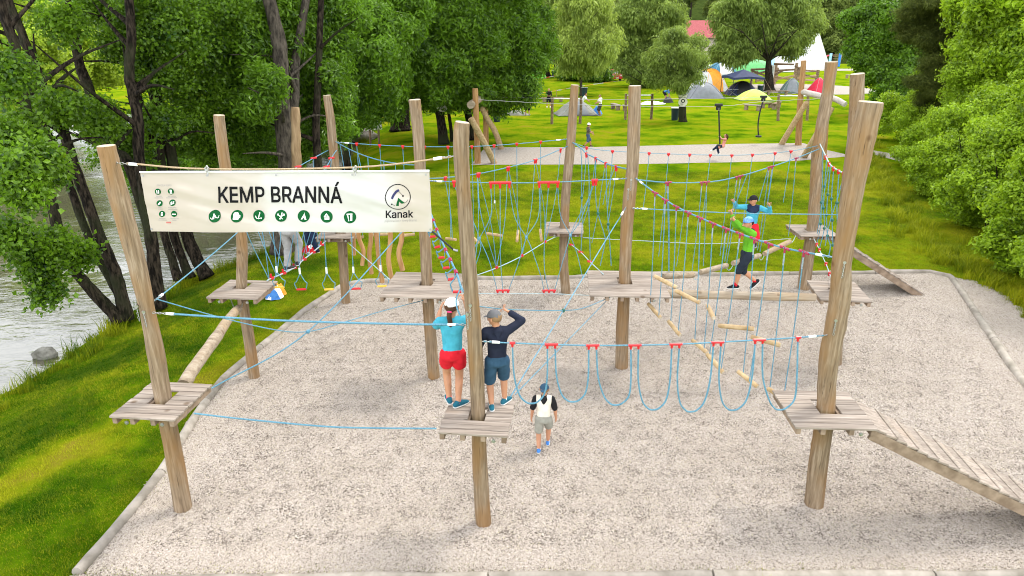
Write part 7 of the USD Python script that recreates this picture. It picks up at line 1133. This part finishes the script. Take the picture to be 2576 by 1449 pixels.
camp_tree('drooping yellowish spruce behind the hazel hedge', 2395, 330, [(2395, 200), (2395, 60), (2395, -60)], .3, 'spruce', [(2370, 120, 42, (1.9)), (2420, 55, 42, 2.1), (2345, 205, 41, 1.3), (2405, 175, 41, 1.6), (2335, 65, 43, 1.8), (2380, 10, 42, 2.2), (2440, 120, 42, 1.8), (2360, 260, 41, 1.2), (2460, 20, 42, 2)], 230, 107, 1.0, name='spruce_tree', bark=BARK, inner=.35, rough=.9)
camp_tree('leafy dark tree behind the hedge at the top right corner', 2520, 330, [(2510, 200), (2510, 60)], .3, 'leafy', [(2530, 60, 36, 2.6), (2570, 10, 34, 2.6), (2490, 10, 38, 2.6), (2560, 140, 33, 2.0)], 90, 108, 1.0, bark=BARK, rough=.8)
for k, (label, x, y, Y, r, kd) in enumerate((('dark shrub below the first birch', 1500, 180, 100, 2.0, 'darkleaf'), ('dark shrub left of the red car', 1447, 176, 103, 2.0, 'darkleaf'), ('green shrub behind the red car', 1560, 150, 112, 3.0, 'far'), ('shrub left of the little tree behind the cars', 1690, 150, 140, 3.4, 'far'))):
    t = Thing('shrub', label, 'shrub'); c = at(x, y, Y); mb = MB(); limb(mb, [[c[0], c[1], -.1], [c[0], c[1], c[2]]], .1, .03, 6); t.part('stem', mb, BARK, True); leaves(t, kd, [(c, (r, r, r * .8)), (c + [r * .8, .5, -.4], (r * .7, r * .7, r * .6)), (c + [-r * .8, .3, -.4], (r * .7, r * .7, r * .6))], 30, 120 + k, 1.6, rough=.7)
# the wooded hillside: far trees, alike
rng = np.random.default_rng(77); spots = [(x, y) for y in (150, 172, 196, 226, 262) for x in np.arange(-70, 150, 11 + (y - 150) * .05)]
for k, (x, y) in enumerate(spots):
    x, y = x + rng.normal(0, 2.5), y + rng.normal(0, 5)
    if (np.abs(x - 48) < 12 and y < 190) or abs(x) > y * .82 + 10 or (25 < x < 75 and y < 165): continue
    g = H(x, y); con = rng.random() < .38; h = rng.uniform(15, 24); t = Thing('hill_tree', 'dark far spruce on the wooded hillside behind the camp' if con else 'pale green far tree on the wooded hillside behind the camp', 'tree', 'far spruces on the hillside' if con else 'far broadleaf trees on the hillside', base=(x, y, g)); mb = MB(); limb(mb, [np.array([x, y, g - .3]), np.array([x, y, g + h * .6])], .35, .12, 6); t.part('trunk', mb, BARK, True)
    if con: lb = [(np.array([x, y, g + h * f_]), (3.6 * (1.08 - f_), 3.6 * (1.08 - f_), h * .11)) for f_ in (.2, .36, .52, .68, .84, .97)]
    else: lb = [(np.array([x + rng.normal(0, 1.8), y + rng.normal(0, 1.8), g + h * f_]), (r_, r_, r_ * .9)) for f_, r_ in ((.38, 3.6), (.55, 4.4), (.72, 4.2), (.9, 2.8), (.5, 3.4))]
    leaves(t, 'far', lb, 9 if not con else 16, 300 + k, .95, rough=.8)
